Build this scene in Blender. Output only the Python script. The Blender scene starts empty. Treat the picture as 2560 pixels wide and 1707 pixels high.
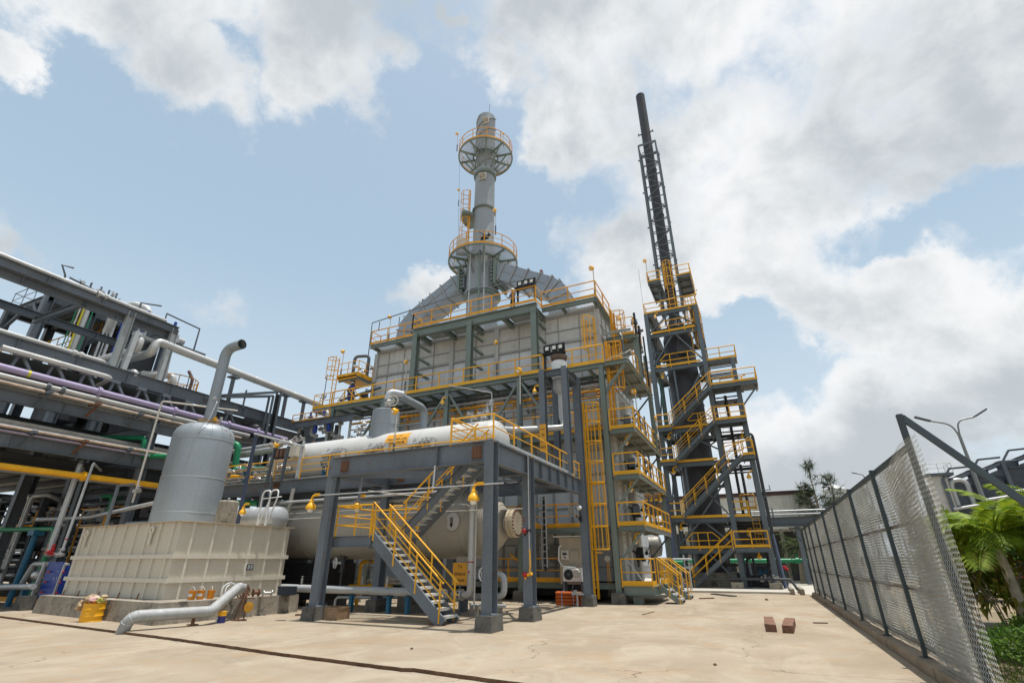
import bpy, math, random
from mathutils import Vector, Matrix, Euler
random.seed(7)
R = math.radians
S = bpy.context.scene
COL = S.collection

# ------------------------------------------------------------ camera, sky, sun, exposure
cam_d = bpy.data.cameras.new("camera")
cam = bpy.data.objects.new("camera", cam_d); COL.objects.link(cam)
cam_d.sensor_width = 36.0; cam_d.lens = 1227.24 * 36 / 2560
cam_d.clip_start = 0.05; cam_d.clip_end = 3000
_t, _r, _h = 0.42108503, -0.0033028, 0.43375969
_f = Vector((-math.sin(_h) * math.cos(_t), math.cos(_h) * math.cos(_t), math.sin(_t)))
_x = Vector((math.cos(_h), math.sin(_h), 0)); _u = _x.cross(_f)
_x2 = _x * math.cos(_r) + _u * math.sin(_r); _u2 = _u * math.cos(_r) - _x * math.sin(_r)
CAMROT = Matrix((_x2, _u2, -_f)).transposed()
cam.matrix_world = Matrix.Translation((0, 0, 1.65)) @ CAMROT.to_4x4()
S.camera = cam

SUN_EL, SUN_AZ = R(83), R(70)          # azimuth measured from +Y towards +X
EXPOSURE = 0.12
S.view_settings.view_transform = 'Standard'; S.view_settings.look = 'None'
S.view_settings.exposure = EXPOSURE; S.view_settings.gamma = 1
sun_d = bpy.data.lights.new("sun", 'SUN'); sun_d.energy = 4.8; sun_d.angle = R(0.55); sun_d.color = (1, 0.965, 0.91)
sun = bpy.data.objects.new("sun", sun_d); COL.objects.link(sun)
_sd = Vector((math.sin(SUN_AZ) * math.cos(SUN_EL), math.cos(SUN_AZ) * math.cos(SUN_EL), math.sin(SUN_EL)))
sun.rotation_euler = _sd.to_track_quat('Z', 'Y').to_euler()

W = bpy.data.worlds.new("World"); S.world = W; W.use_nodes = True
nt = W.node_tree; nt.nodes.clear()
def N(t, **k):
    n = nt.nodes.new(t)
    for a, b in k.items(): setattr(n, a, b)
    return n
def M(op, a, b=None, c=None, clamp=False):
    n = N('ShaderNodeMath', operation=op, use_clamp=clamp)
    for i, v in enumerate((a, b, c)):
        if v is None: continue
        if hasattr(v, 'links'): nt.links.new(v, n.inputs[i])
        else: n.inputs[i].default_value = v
    return n.outputs[0]
def VM(op, a, b=None, out=0):
    n = N('ShaderNodeVectorMath', operation=op)
    for i, v in enumerate((a, b)):
        if v is None: continue
        if hasattr(v, 'links'): nt.links.new(v, n.inputs[i])
        else: n.inputs[i].default_value = v
    return n.outputs[out]
def SS(v, lo, hi, a=0.0, b=1.0):
    n = N('ShaderNodeMapRange', interpolation_type='SMOOTHSTEP')
    nt.links.new(v, n.inputs[0])
    for i, q in enumerate((lo, hi, a, b)): n.inputs[i + 1].default_value = q
    return n.outputs[0]
def MIXC(f, a, b):
    n = N('ShaderNodeMix', data_type='RGBA')
    for i, v in ((0, f), (6, a), (7, b)):
        if hasattr(v, 'links'): nt.links.new(v, n.inputs[i])
        else: n.inputs[i].default_value = v
    return n.outputs[2]
def raydir(px, py):                        # direction on the sky dome of a point of the photograph
    return (CAMROT @ Vector(((px - 1280) / 1227.24, -(py - 853.5) / 1227.24, -1))).normalized()
tc = N('ShaderNodeTexCoord'); D = tc.outputs['Generated']
sky = N('ShaderNodeTexSky', sky_type='NISHITA', sun_disc=False, sun_elevation=SUN_EL, sun_rotation=SUN_AZ,
        altitude=0, air_density=1.0, dust_density=3.0, ozone_density=1.0)
sep = N('ShaderNodeSeparateXYZ'); nt.links.new(D, sep.inputs[0])
elev = sep.outputs[2]
def NOISE(vec, scale, detail, rough=0.55, dist=0.0, off=(0, 0, 0), sc=(1, 1, 1)):
    mp = N('ShaderNodeMapping'); nt.links.new(vec, mp.inputs[0])
    mp.inputs[1].default_value = off; mp.inputs[3].default_value = sc
    n = N('ShaderNodeTexNoise'); nt.links.new(mp.outputs[0], n.inputs['Vector'])
    n.inputs['Scale'].default_value = scale; n.inputs['Detail'].default_value = detail
    n.inputs['Roughness'].default_value = rough; n.inputs['Distortion'].default_value = dist
    return n.outputs[0]
big = NOISE(D, 3.2, 4, 0.55, 0.2, (3, 1, 7))
fine = NOISE(D, 6.5, 8, 0.6, 0.3, (1, 5, 2))
# cloud banks: (photo x, y, half width, half height in photo pixels, tilt deg, weight)
BANKS = [(330, -60, 520, 150, 8, 1.0), (800, 40, 170, 230, 18, 1.0), (760, 190, 110, 130, 20, .9), (480, 150, 150, 200, -30, 1.0), (20, 130, 100, 75, 0, .9),
         (640, -80, 380, 170, 0, 1.05),
         (1640, -40, 470, 330, 0, 1.1), (2250, 60, 560, 330, 0, 1.05), (1480, 300, 190, 260, 12, 1.0), (1900, 430, 520, 340, 0, 1.1),
         (2360, 330, 420, 150, -8, .9), (1560, 640, 170, 200, 0, .95), (2060, 720, 460, 170, 12, 1.05), (2330, 800, 400, 150, -5, .95),
         (2440, 1000, 460, 170, 0, 1.05), (2120, 1110, 420, 130, -4, 1.0), (1065, 730, 95, 70, 0, .9),
         (10, 620, 90, 130, 30, .8), (1250, 170, 80, 170, -25, .72), (2100, 1260, 700, 100, 0, 1.0), (540, 800, 90, 50, 15, .33),
         (1900, 980, 150, 90, 0, .5), (-400, 300, 300, 300, 0, .9), (1380, 600, 120, 110, 0, .55), (1130, 40, 45, 35, 0, .6)]
wn = N('ShaderNodeTexNoise'); nt.links.new(D, wn.inputs['Vector']); wn.inputs['Scale'].default_value = 7; wn.inputs['Detail'].default_value = 7; wn.inputs['Roughness'].default_value = .62
DW = VM('ADD', D, VM('MULTIPLY', VM('SUBTRACT', wn.outputs['Color'], (.5, .5, .5)), (.26, .26, .26)))
cov = None
for px, py, rx, ry, tilt, w in BANKS:
    c = raydir(px, py)
    ax = (raydir(px + 10, py) - c); ay = (raydir(px, py + 10) - c)
    sx, sy = ax.length / 10 * rx, ay.length / 10 * ry
    ax.normalize(); ay = (ay - ax * ay.dot(ax)).normalized()
    t = R(tilt); a2 = ax * math.cos(t) + ay * math.sin(t); b2 = ay * math.cos(t) - ax * math.sin(t)
    d = VM('SUBTRACT', DW, tuple(c))
    u = VM('DOT_PRODUCT', d, tuple(a2 / sx), out=1); v = VM('DOT_PRODUCT', d, tuple(b2 / sy), out=1)
    r2 = M('SQRT', M('ADD', M('MULTIPLY', u, u), M('MULTIPLY', v, v)))
    m = M('MULTIPLY', M('SUBTRACT', 1.5, r2), w)
    cov = m if cov is None else M('MAXIMUM', cov, m)
cov = M('MINIMUM', cov, 1.0)
for px, py, rx, ry, w in ((1880, 880, 190, 90, .62), (2450, 480, 170, 80, .5), (2200, 590, 210, 75, .5), (1300, 430, 60, 170, .5)):   # blue gaps
    c = raydir(px, py); d = VM('SUBTRACT', DW, tuple(c)); ax = raydir(px + 10, py) - c; ay = raydir(px, py + 10) - c
    u = VM('DOT_PRODUCT', d, tuple(ax.normalized() / (ax.length / 10 * rx)), out=1); v = VM('DOT_PRODUCT', d, tuple(ay.normalized() / (ay.length / 10 * ry)), out=1)
    cov = M('SUBTRACT', cov, M('MULTIPLY', M('SUBTRACT', 1.4, M('SQRT', M('ADD', M('MULTIPLY', u, u), M('MULTIPLY', v, v))), clamp=True), w))
# unseen parts of the sky get invented cloud, thinned to cut the fill light
fwd = raydir(1280, 853)
behind = SS(VM('DOT_PRODUCT', D, tuple(fwd), out=1), 0.45, 0.15)
cov = M('MAXIMUM', cov, M('MULTIPLY', behind, 0.40))
cov = M('MINIMUM', cov, 1.0)
dens = M('ADD', cov, M('ADD', M('MULTIPLY', M('SUBTRACT', big, 0.5), 1.3), M('MULTIPLY', M('SUBTRACT', fine, 0.5), 1.7)))
alpha = SS(dens, 0.28, 0.92)
shade_n = NOISE(D, 2.6, 7, 0.55, 0.2, (4, 2, 9))
thick = SS(M('ADD', M('MULTIPLY', dens, 0.35), M('ADD', M('MULTIPLY', M('SUBTRACT', shade_n, 0.5), 3.0), M('MULTIPLY', M('SUBTRACT', fine, 0.5), 0.9))), -0.16, 0.74)
BG = 0.10
k = 1 / BG
white = (0.88 * k, 0.885 * k, 0.89 * k, 1); grey = (0.50 * k, 0.545 * k, 0.575 * k, 1)
ccol = MIXC(thick, white, grey)
hs = N('ShaderNodeHueSaturation'); nt.links.new(sky.outputs[0], hs.inputs['Color'])
hs.inputs['Saturation'].default_value = 1.0; hs.inputs['Value'].default_value = 1.25
SKYGAIN = hs.inputs['Value']
# thin high veil: whitens the blue, most of all near the horizon
veil = SS(elev, 0.9, 0.0, 0.62, 0.92)
base = MIXC(veil, hs.outputs[0], (0.46 * k, 0.61 * k, 0.735 * k, 1))
base = MIXC(SS(elev, 0.55, -0.02, 0.0, 0.85), base, (0.68 * k, 0.765 * k, 0.83 * k, 1))
outc = MIXC(M('MULTIPLY', alpha, 0.97), base, ccol)
bg = N('ShaderNodeBackground'); nt.links.new(outc, bg.inputs[0]); bg.inputs[1].default_value = BG
wo = N('ShaderNodeOutputWorld'); nt.links.new(bg.outputs[0], wo.inputs[0])

# ------------------------------------------------------------ helpers
def V(*a): return Vector(a[0] if len(a) == 1 else a)
def fillet(pts, rad, n=6):
    pts = [V(p) for p in pts]; out = [pts[0]]
    for i in range(1, len(pts) - 1):
        p, a, b = pts[i], pts[i - 1] - pts[i], pts[i + 1] - pts[i]
        la, lb = a.length, b.length; a.normalize(); b.normalize()
        ang = a.angle(b)
        if ang > 3.1: out.append(p); continue
        t = min(rad / math.tan(ang / 2), la * .49, lb * .49)
        p0, p1 = p + a * t, p + b * t
        for j in range(n + 1):
            s = j / n
            out.append(p0 * (1 - s) ** 2 + p * 2 * s * (1 - s) + p1 * s * s)
    out.append(pts[-1]); return out

class MB:
    """collects shapes; .out() links them as ONE mesh object"""
    def __init__(s, xf=None): s.v = []; s.f = []; s.m = []; s.xf = xf; s.mi = 0
    def add(s, vs, fs):
        o = len(s.v)
        for p in vs:
            p = V(p); s.v.append(s.xf @ p if s.xf else p)
        for f in fs: s.f.append([i + o for i in f]); s.m.append(s.mi)
        return s
    def box(s, x0, x1, y0, y1, z0, z1):
        return s.add([(x, y, z) for z in (z0, z1) for y in (y0, y1) for x in (x0, x1)],
                     [(0, 2, 3, 1), (4, 5, 7, 6), (0, 1, 5, 4), (2, 6, 7, 3), (0, 4, 6, 2), (1, 3, 7, 5)])
    def cbox(s, c, d, rz=0):
        m = Matrix.Rotation(rz, 3, 'Z'); c = V(c)
        vs = [c + m @ V((x * d[0] / 2, y * d[1] / 2, z * d[2] / 2)) for z in (-1, 1) for y in (-1, 1) for x in (-1, 1)]
        return s.add(vs, [(0, 2, 3, 1), (4, 5, 7, 6), (0, 1, 5, 4), (2, 6, 7, 3), (0, 4, 6, 2), (1, 3, 7, 5)])
    def frame(s, a, b, up=None):
        a, b = V(a), V(b); t = (b - a).normalized()
        u = V(up) if up else (V(0, 0, 1) if abs(t.z) < .95 else V(0, 1, 0))
        x = t.cross(u)
        if x.length < 1e-4: x = t.cross(V(1, 0, 0))
        x.normalize(); y = x.cross(t).normalized()
        return a, b, x, y
    def prof(s, a, b, pts, up=None):
        a, b, x, y = s.frame(a, b, up); n = len(pts)
        vs = [a + x * p[0] + y * p[1] for p in pts] + [b + x * p[0] + y * p[1] for p in pts]
        fs = [(i, (i + 1) % n, n + (i + 1) % n, n + i) for i in range(n)] + [tuple(range(n - 1, -1, -1)), tuple(range(n, 2 * n))]
        return s.add(vs, fs)
    def bar(s, a, b, w, h=None, up=None):
        h = h or w
        return s.prof(a, b, [(-w / 2, -h / 2), (w / 2, -h / 2), (w / 2, h / 2), (-w / 2, h / 2)], up)
    def ib(s, a, b, H=.3, B=.2, tf=.018, tw=.012, up=None):
        h, w, t = H / 2, B / 2, tw / 2
        return s.prof(a, b, [(-w, -h), (w, -h), (w, -h + tf), (t, -h + tf), (t, h - tf), (w, h - tf), (w, h), (-w, h), (-w, h - tf), (-t, h - tf), (-t, -h + tf), (-w, -h + tf)], up)
    def ch(s, a, b, H=.3, B=.1, t=.012, up=None, flip=1):
        h = H / 2; B *= flip; t2 = t * flip
        return s.prof(a, b, [(0, -h), (B, -h), (B, -h + t), (t2, -h + t), (t2, h - t), (B, h - t), (B, h), (0, h)][::flip], up)
    def angle(s, a, b, L=.08, t=.01, up=None):
        return s.prof(a, b, [(0, 0), (L, 0), (L, t), (t, t), (t, L), (0, L)], up)
    def tube(s, pts, r, n=10, cap=True, closed=False):
        pts = [V(p) for p in pts]; k = len(pts); rr = r if isinstance(r, (list, tuple)) else [r] * k
        T = []
        for i in range(k):
            if closed: t = pts[(i + 1) % k] - pts[i - 1]
            else: t = pts[min(i + 1, k - 1)] - pts[max(i - 1, 0)]
            T.append(t.normalized())
        x = T[0].cross(V(0, 0, 1))
        if x.length < 1e-3: x = V(1, 0, 0)
        x.normalize(); vs = []
        for i in range(k):
            x = (x - T[i] * x.dot(T[i]))
            if x.length < 1e-5: x = T[i].orthogonal()
            x.normalize(); y = T[i].cross(x)
            for j in range(n):
                a = 2 * math.pi * (j + .5) / n
                vs.append(pts[i] + (x * math.cos(a) + y * math.sin(a)) * rr[i])
        fs = []
        for i in range(k if closed else k - 1):
            for j in range(n):
                a, b = i * n, ((i + 1) % k) * n
                fs.append((a + j, a + (j + 1) % n, b + (j + 1) % n, b + j))
        if cap and not closed:
            fs.append(tuple(range(n - 1, -1, -1))); fs.append(tuple(range((k - 1) * n, k * n)))
        return s.add(vs, fs)
    def pipe(s, pts, r, bend=None, n=12):
        return s.tube(fillet(pts, bend or r * 3), r, n)
    def lathe(s, prof, o=(0, 0, 0), d=(0, 0, 1), n=24, cap=True):
        """prof: (radius, distance along d)"""
        o, d = V(o), V(d).normalized()
        x = d.orthogonal().normalized() if abs(d.z) < .999 else V(1, 0, 0)
        y = d.cross(x); vs = []; k = len(prof)
        for r, z in prof:
            for j in range(n):
                a = 2 * math.pi * j / n
                vs.append(o + d * z + (x * math.cos(a) + y * math.sin(a)) * max(r, 1e-4))
        fs = [(i * n + j, i * n + (j + 1) % n, (i + 1) * n + (j + 1) % n, (i + 1) * n + j) for i in range(k - 1) for j in range(n)]
        if cap:
            if prof[0][0] > .001: fs.append(tuple(range(n - 1, -1, -1)))
            if prof[-1][0] > .001: fs.append(tuple(range((k - 1) * n, k * n)))
        return s.add(vs, fs)
    def ring(s, c, r, tube, n=24, m=6, d=(0, 0, 1)):
        d = V(d).normalized(); x = d.orthogonal().normalized(); y = d.cross(x); c = V(c)
        return s.tube([c + (x * math.cos(2 * math.pi * i / n) + y * math.sin(2 * math.pi * i / n)) * r for i in range(n)], tube, m, closed=True)
    def bolts(s, c, r, n, d=(0, 0, 1), br=.025, bl=.05):
        d = V(d).normalized(); x = d.orthogonal().normalized(); y = d.cross(x); c = V(c)
        for i in range(n):
            a = 2 * math.pi * i / n; p = c + (x * math.cos(a) + y * math.sin(a)) * r
            s.tube([p - d * bl, p + d * bl], br, 6)
        return s
    def wheel(s, c, r, d=(0, 0, 1)):
        d = V(d).normalized(); x = d.orthogonal().normalized(); y = d.cross(x); c = V(c)
        s.ring(c, r, r * .11, 16, 6, d)
        for i in range(5):
            a = 2 * math.pi * i / 5
            s.tube([c, c + (x * math.cos(a) + y * math.sin(a)) * r], r * .07, 5)
        return s.tube([c - d * r * .7, c + d * r * .15], r * .13, 6)
    def valve(s, c, sz=.12, along=(1, 0, 0), up=(0, 0, 1)):
        c, a, u = V(c), V(along).normalized(), V(up).normalized()
        s.lathe([(sz * .5, -sz), (sz * .95, -sz), (sz * .95, -sz * .8), (sz * .5, -sz * .7), (sz * .75, -sz * .3), (sz * .75, sz * .3), (sz * .5, sz * .7), (sz * .95, sz * .8), (sz * .95, sz), (sz * .5, sz)], c, a, 12)
        s.lathe([(sz * .45, 0), (sz * .45, sz), (sz * .7, sz), (sz * .7, sz * 1.2), (sz * .25, sz * 1.25), (sz * .12, sz * 2.2)], c, u, 10)
        return s.wheel(c + u * sz * 2.1, sz * .85, u)
    def out(s, name, mat, parent=None, loc=None, sharp=35):
        me = bpy.data.meshes.new(name)
        o = bpy.data.objects.new(name, me); COL.objects.link(o)
        if parent is not None:
            o.parent = parent; inv = ROOT[parent.name].inverted(); ROOT[o.name] = ROOT[parent.name]
        else:
            if loc is None:
                xs = [p.x for p in s.v]; ys = [p.y for p in s.v]; zs = [p.z for p in s.v]
                loc = ((min(xs) + max(xs)) / 2, (min(ys) + max(ys)) / 2, min(zs))
            o.location = loc; ROOT[o.name] = Matrix.Translation(loc); inv = ROOT[o.name].inverted()
        me.from_pydata([inv @ p for p in s.v], [], s.f)
        for mm in (mat if isinstance(mat, (list, tuple)) else [mat]): me.materials.append(mm)
        if any(s.m): me.polygons.foreach_set('material_index', s.m)
        me.polygons.foreach_set('use_smooth', [True] * len(me.polygons))
        me.update()
        me.set_sharp_from_angle(angle=R(sharp))
        return o
ROOT = {}
def tag(o, label, cat, group=None, kind=None):
    if label: o['label'] = label
    if cat: o['category'] = cat
    if group: o['group'] = group
    if kind: o['kind'] = kind
    return o
def thing(name, label, cat, loc=(0, 0, 0), group=None, rz=0):
    o = bpy.data.objects.new(name, None); COL.objects.link(o); o.empty_display_size = .2
    o.location = loc; o.rotation_euler = (0, 0, rz)
    ROOT[o.name] = Matrix.Translation(loc) @ Matrix.Rotation(rz, 4, 'Z')
    return tag(o, label, cat, group)
def XF(loc, rz=0): return Matrix.Translation(loc) @ Matrix.Rotation(rz, 4, 'Z')
def dup(t, loc, rz=0, label=None, group=None, scale=None):
    """a copy of a thing with copies of its parts and sub-parts (meshes shared)"""
    c = t.copy(); COL.objects.link(c); c.location = loc; c.rotation_euler = (0, 0, rz)
    if scale: c.scale = scale
    if label: c['label'] = label
    if group: c['group'] = group
    for ch in t.children:
        d = ch.copy(); COL.objects.link(d); d.parent = c
        for g in ch.children:
            e = g.copy(); COL.objects.link(e); e.parent = d
    return c

# ------------------------------------------------------------ materials
def pmat(name, col, rough=.55, metal=0.0, v=.16, scale=1.2, rust=0.0, streak=0.0, bump=0.0, bscale=30, dirt=None, spec=.4, rustcol=(.16, .06, .025), fscale=18, joints=None):
    m = bpy.data.materials.new(name); m.use_nodes = True; t = m.node_tree; b = t.nodes['Principled BSDF']
    L = t.links.new; nd = t.nodes.new
    tcn = nd('ShaderNodeTexCoord'); co = tcn.outputs['Object']
    def noise(sc, det, ms=None, ro=.6):
        n = nd('ShaderNodeTexNoise'); n.inputs['Scale'].default_value = sc; n.inputs['Detail'].default_value = det; n.inputs['Roughness'].default_value = ro
        if ms:
            mp = nd('ShaderNodeMapping'); mp.inputs[3].default_value = ms; L(co, mp.inputs[0]); L(mp.outputs[0], n.inputs['Vector'])
        else: L(co, n.inputs['Vector'])
        return n.outputs[0]
    def rng(x, a, c, lo, hi):
        n = nd('ShaderNodeMapRange'); L(x, n.inputs[0])
        for i, q in enumerate((a, c, lo, hi)): n.inputs[i + 1].default_value = q
        return n.outputs[0]
    def mix(f, a, c, bt='MIX'):
        n = nd('ShaderNodeMix'); n.data_type = 'RGBA'; n.blend_type = bt
        for i, q in ((0, f), (6, a), (7, c)):
            if hasattr(q, 'links'): L(q, n.inputs[i])
            else: n.inputs[i].default_value = q
        return n.outputs[2]
    c4 = (*col, 1)
    x = mix(rng(noise(scale, 5), .3, .7, 0, 1), tuple(q * (1 - v) for q in col) + (1,), tuple(min(1, q * (1 + v)) for q in col) + (1,))
    f2 = rng(noise(fscale, 3), .35, .65, 1 - v * .6, 1 + v * .4)
    cb = nd('ShaderNodeCombineColor'); [L(f2, cb.inputs[i]) for i in range(3)]
    x = mix(1.0, x, cb.outputs[0], 'MULTIPLY')
    if streak:
        st = rng(noise(3.0, 7, (1.7, 1.7, .2), .7), .50, .74, 0, streak)
        x = mix(st, x, (*(dirt or (col[0] * .42, col[1] * .38, col[2] * .32)), 1))
    if rust:
        a = noise(2.3, 8, None, .7); rs = rng(a, .66 - rust * .28, .74 - rust * .2, 0, 1)
        x = mix(rs, x, (*rustcol, 1))
    L(x, b.inputs['Base Color'])
    b.inputs['Metallic'].default_value = metal; b.inputs['Specular IOR Level'].default_value = spec
    L(rng(noise(scale * 4, 4), .3, .7, max(0, rough - .1), min(1, rough + .12)), b.inputs['Roughness'])
    if bump:
        bp = nd('ShaderNodeBump'); bp.inputs['Strength'].default_value = bump; bp.inputs['Distance'].default_value = .02
        L(noise(bscale, 5), bp.inputs['Height']); L(bp.outputs[0], b.inputs['Normal'])
    return m
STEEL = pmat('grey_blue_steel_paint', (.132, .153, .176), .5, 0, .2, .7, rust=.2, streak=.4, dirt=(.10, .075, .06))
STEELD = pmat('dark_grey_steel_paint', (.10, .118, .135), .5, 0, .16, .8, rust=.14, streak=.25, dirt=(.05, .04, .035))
TOWERST = pmat('tower_steel_paint', (.125, .15, .165), .5, 0, .14, .7, rust=.08, streak=.2)
GREEN = pmat('sage_green_steel_paint', (.175, .215, .19), .5, 0, .14, .7, rust=.1, streak=.4, dirt=(.13, .11, .08))
YEL = pmat('safety_yellow_paint', (.82, .41, .012), .45, 0, .12, 1.5, rust=.06, streak=.15, dirt=(.4, .16, .02))
YELD = pmat('weathered_yellow_paint', (.74, .335, .014), .5, 0, .2, 1.5, rust=.14, streak=.3, dirt=(.25, .10, .03))
GALV = pmat('galvanised_grating', (.44, .465, .48), .45, .35, .15, 3)
GALVD = pmat('galvanised_pipe', (.46, .47, .47), .4, .3, .15, 3, streak=.15)
PANEL = pmat('white_wall_panel', (.60, .625, .65), .45, 0, .12, .5, streak=.45, dirt=(.36, .345, .32), rust=.06)
PANELR = pmat('panel_stiffener', (.33, .335, .33), .5, 0, .12, .8, streak=.5, dirt=(.24, .19, .14), rust=.16)
WHITEINS = pmat('white_insulation_cladding', (.50, .495, .47), .45, 0, .06, .7, streak=.2, dirt=(.48, .43, .36))
CREAMINS = pmat('cream_insulation_cladding', (.36, .335, .285), .45, 0, .08, .6, streak=.3, dirt=(.36, .31, .24))
ALU = pmat('aluminium_cladding', (.42, .435, .445), .45, .3, .1, 1.0, streak=.2, dirt=(.38, .36, .33))
ALUW = pmat('pale_pipe_cladding', (.50, .50, .485), .38, .2, .1, 1.2, streak=.25, dirt=(.38, .34, .3))
VESSEL = pmat('grey_vessel_cladding', (.275, .31, .335), .42, .15, .1, .7, streak=.35, dirt=(.33, .31, .27), rust=.03)
CREAM = pmat('cream_tank_paint', (.58, .53, .435), .5, 0, .06, .6, streak=.22, dirt=(.40, .31, .18), rust=.03, rustcol=(.33, .18, .06))
CREAMR = pmat('cream_rib_paint', (.64, .59, .495), .5, 0, .06, .6, streak=.2, dirt=(.42, .33, .2), rust=.02, rustcol=(.33, .18, .06))
CONC = pmat('weathered_concrete', (.29, .255, .205), .85, 0, .3, 1.3, streak=.3, rust=.55, rustcol=(.10, .09, .072), dirt=(.13, .115, .09), bump=.5, bscale=25)
CONCD = pmat('dark_concrete_plinth', (.125, .118, .105), .85, 0, .3, 2.2, streak=.3, rust=.4, rustcol=(.05, .047, .042), dirt=(.07, .065, .058), bump=.5, bscale=25)
RUST = pmat('rusty_bolted_plate', (.17, .085, .05), .75, .1, .3, 3, rust=.3, rustcol=(.10, .04, .02), bump=.3)
STACK = pmat('grey_stack_paint', (.30, .325, .34), .5, .1, .1, .7, streak=.35, rust=.07, dirt=(.27, .24, .2))
DUCT = pmat('grey_duct_cladding', (.285, .315, .345), .4, .25, .08, .7, streak=.2)
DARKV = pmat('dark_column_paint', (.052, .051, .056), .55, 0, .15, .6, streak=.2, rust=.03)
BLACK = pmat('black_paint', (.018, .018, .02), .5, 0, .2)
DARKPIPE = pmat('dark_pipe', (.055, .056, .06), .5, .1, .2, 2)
PIPEG = pmat('green_pipe_paint', (.012, .20, .085), .4, 0, .12, 2, streak=.2)
PURPLE = pmat('lilac_pipe_paint', (.34, .29, .44), .4, 0, .08, 1.2, streak=.15)
BLUE = pmat('blue_paint', (.012, .045, .27), .4, 0, .12, 2, streak=.1)
CYAN = pmat('teal_blue_paint', (.015, .12, .22), .45, 0, .14, 2, rust=.08)
RED = pmat('red_paint', (.42, .018, .02), .4, 0, .1, 2)
ORANGE = pmat('orange_paint', (.55, .12, .02), .5, 0, .14, 3, streak=.2)
WHITE = pmat('white_paint', (.72, .72, .70), .4, 0, .06, 2, streak=.15)
DIRTYW = pmat('dirty_white_paint', (.55, .52, .46), .5, 0, .12, 2, streak=.4)
CHROME = pmat('bare_metal', (.50, .49, .47), .35, .7, .2, 8)
LENS = pmat('lamp_glass', (.75, .73, .66), .15, 0, .05, 3)
WOOD = pmat('weathered_wood', (.29, .19, .11), .8, 0, .3, 2.5, streak=.4, dirt=(.08, .05, .03), bump=.4, bscale=20)
WOODR = pmat('brown_timber', (.17, .085, .055), .8, 0, .3, 3, streak=.3, dirt=(.06, .035, .03), bump=.5, bscale=18)
RUBBER = pmat('black_rubber', (.02, .02, .021), .7, 0, .2, 3)
GLASS = pmat('tinted_glass', (.03, .045, .05), .08, 0, .1, 2, spec=.8)

def railing(parent, pts, h=1.0, mat=None, toe=.12, step=1.4, rails=(.5,), r=.027, name='railing', toemat=None, post=.05, closed=False, zoff=0.0):
    """handrail with posts along a floor line; toe board as a sub-part"""
    mat = mat or YEL; b = MB(); t = MB(); P = [V(p) + V(0, 0, zoff) for p in pts]; up = V(0, 0, h)
    if closed: P = P + [P[0]]
    b.tube([p + up for p in P], r, 8)
    for q in rails: b.tube([p + V(0, 0, h * q) for p in P], r * .75, 6)
    for s_, (a, c) in enumerate(zip(P, P[1:])):
        n = max(1, round((c - a).length / step))
        for i in range(1 if s_ else 0, n + 1):
            p = a.lerp(c, i / n); b.bar(p - V(0, 0, .06), p + up, post, post * .5)
        if toe: t.bar(a + V(0, 0, toe / 2), c + V(0, 0, toe / 2), .012, toe)
    o = b.out(name, mat, parent)
    if toe: t.out('toeboard', toemat or mat, o)
    return o
def grating(parent, x0, x1, y0, y1, z, along='y', pitch=.07, name='grating', mat=None, holes=()):
    b = MB(); n = int(((x1 - x0) if along == 'y' else (y1 - y0)) / pitch)
    for i in range(n + 1):
        if along == 'y':
            x = x0 + i * pitch; segs = [(y0, y1)]
            for hx0, hx1, hy0, hy1 in holes:
                if hx0 < x < hx1: segs = [q for s in segs for q in ((s[0], min(s[1], hy0)), (max(s[0], hy1), s[1])) if q[1] - q[0] > .02]
            for a, c in segs: b.bar((x, a, z - .02), (x, c, z - .02), .009, .04)
        else:
            y = y0 + i * pitch; segs = [(x0, x1)]
            for hx0, hx1, hy0, hy1 in holes:
                if hy0 < y < hy1: segs = [q for s in segs for q in ((s[0], min(s[1], hx0)), (max(s[0], hx1), s[1])) if q[1] - q[0] > .02]
            for a, c in segs: b.bar((a, y, z - .02), (c, y, z - .02), .009, .04)
    # a few cross rods
    L = (y1 - y0) if along == 'y' else (x1 - x0)
    if not holes:
        for i in range(int(L / .3) + 1):
            q = (y0 if along == 'y' else x0) + i * .3
            if along == 'y': b.bar((x0, q, z - .008), (x1, q, z - .008), .01, .012)
            else: b.bar((q, y0, z - .008), (q, y1, z - .008), .01, .012)
    return b.out(name, mat or GALV, parent)
def ladder(parent, base, h, face=(1, 0, 0), w=.45, cage=None, mat=None, rail=(.06, .02), ext=0):
    """vertical ladder; face = direction the climber's back (cage) lies in"""
    mat = mat or YEL; f = V(face).normalized(); s = f.cross(V(0, 0, 1)); p = V(base); b = MB()
    for k in (-1, 1):
        b.bar(p + s * k * w / 2, p + s * k * w / 2 + V(0, 0, h), rail[1], rail[0], up=f)
    for i in range(int(h / .3)):
        z = .15 + i * .3; b.tube([p - s * w / 2 + V(0, 0, z), p + s * w / 2 + V(0, 0, z)], .013, 6)
    o = b.out('ladder', mat, parent)
    if cage:
        c = MB(); z0, z1 = cage; n = max(1, round((z1 - z0) / .9)); A = [R(-90 + 180 * j / 8) for j in range(9)]
        def arc(z): return [p + f * (.12 + .62 * math.cos(a)) + s * (.36 * math.sin(a)) + V(0, 0, z) for a in A]
        for i in range(n + 1):
            z = z0 + (z1 - z0) * i / n; a = arc(z)
            pts = [p - s * w / 2 + V(0, 0, z)] + a + [p + s * w / 2 + V(0, 0, z)]
            for q, e in zip(pts, pts[1:]): c.bar(q, e, .012, .06)
        lo, hi = arc(z0), arc(z1)
        for j in (0, 2, 4, 6, 8): c.bar(lo[j], hi[j], .045, .012)
        c.out('cage', mat, o)
    return o
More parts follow.
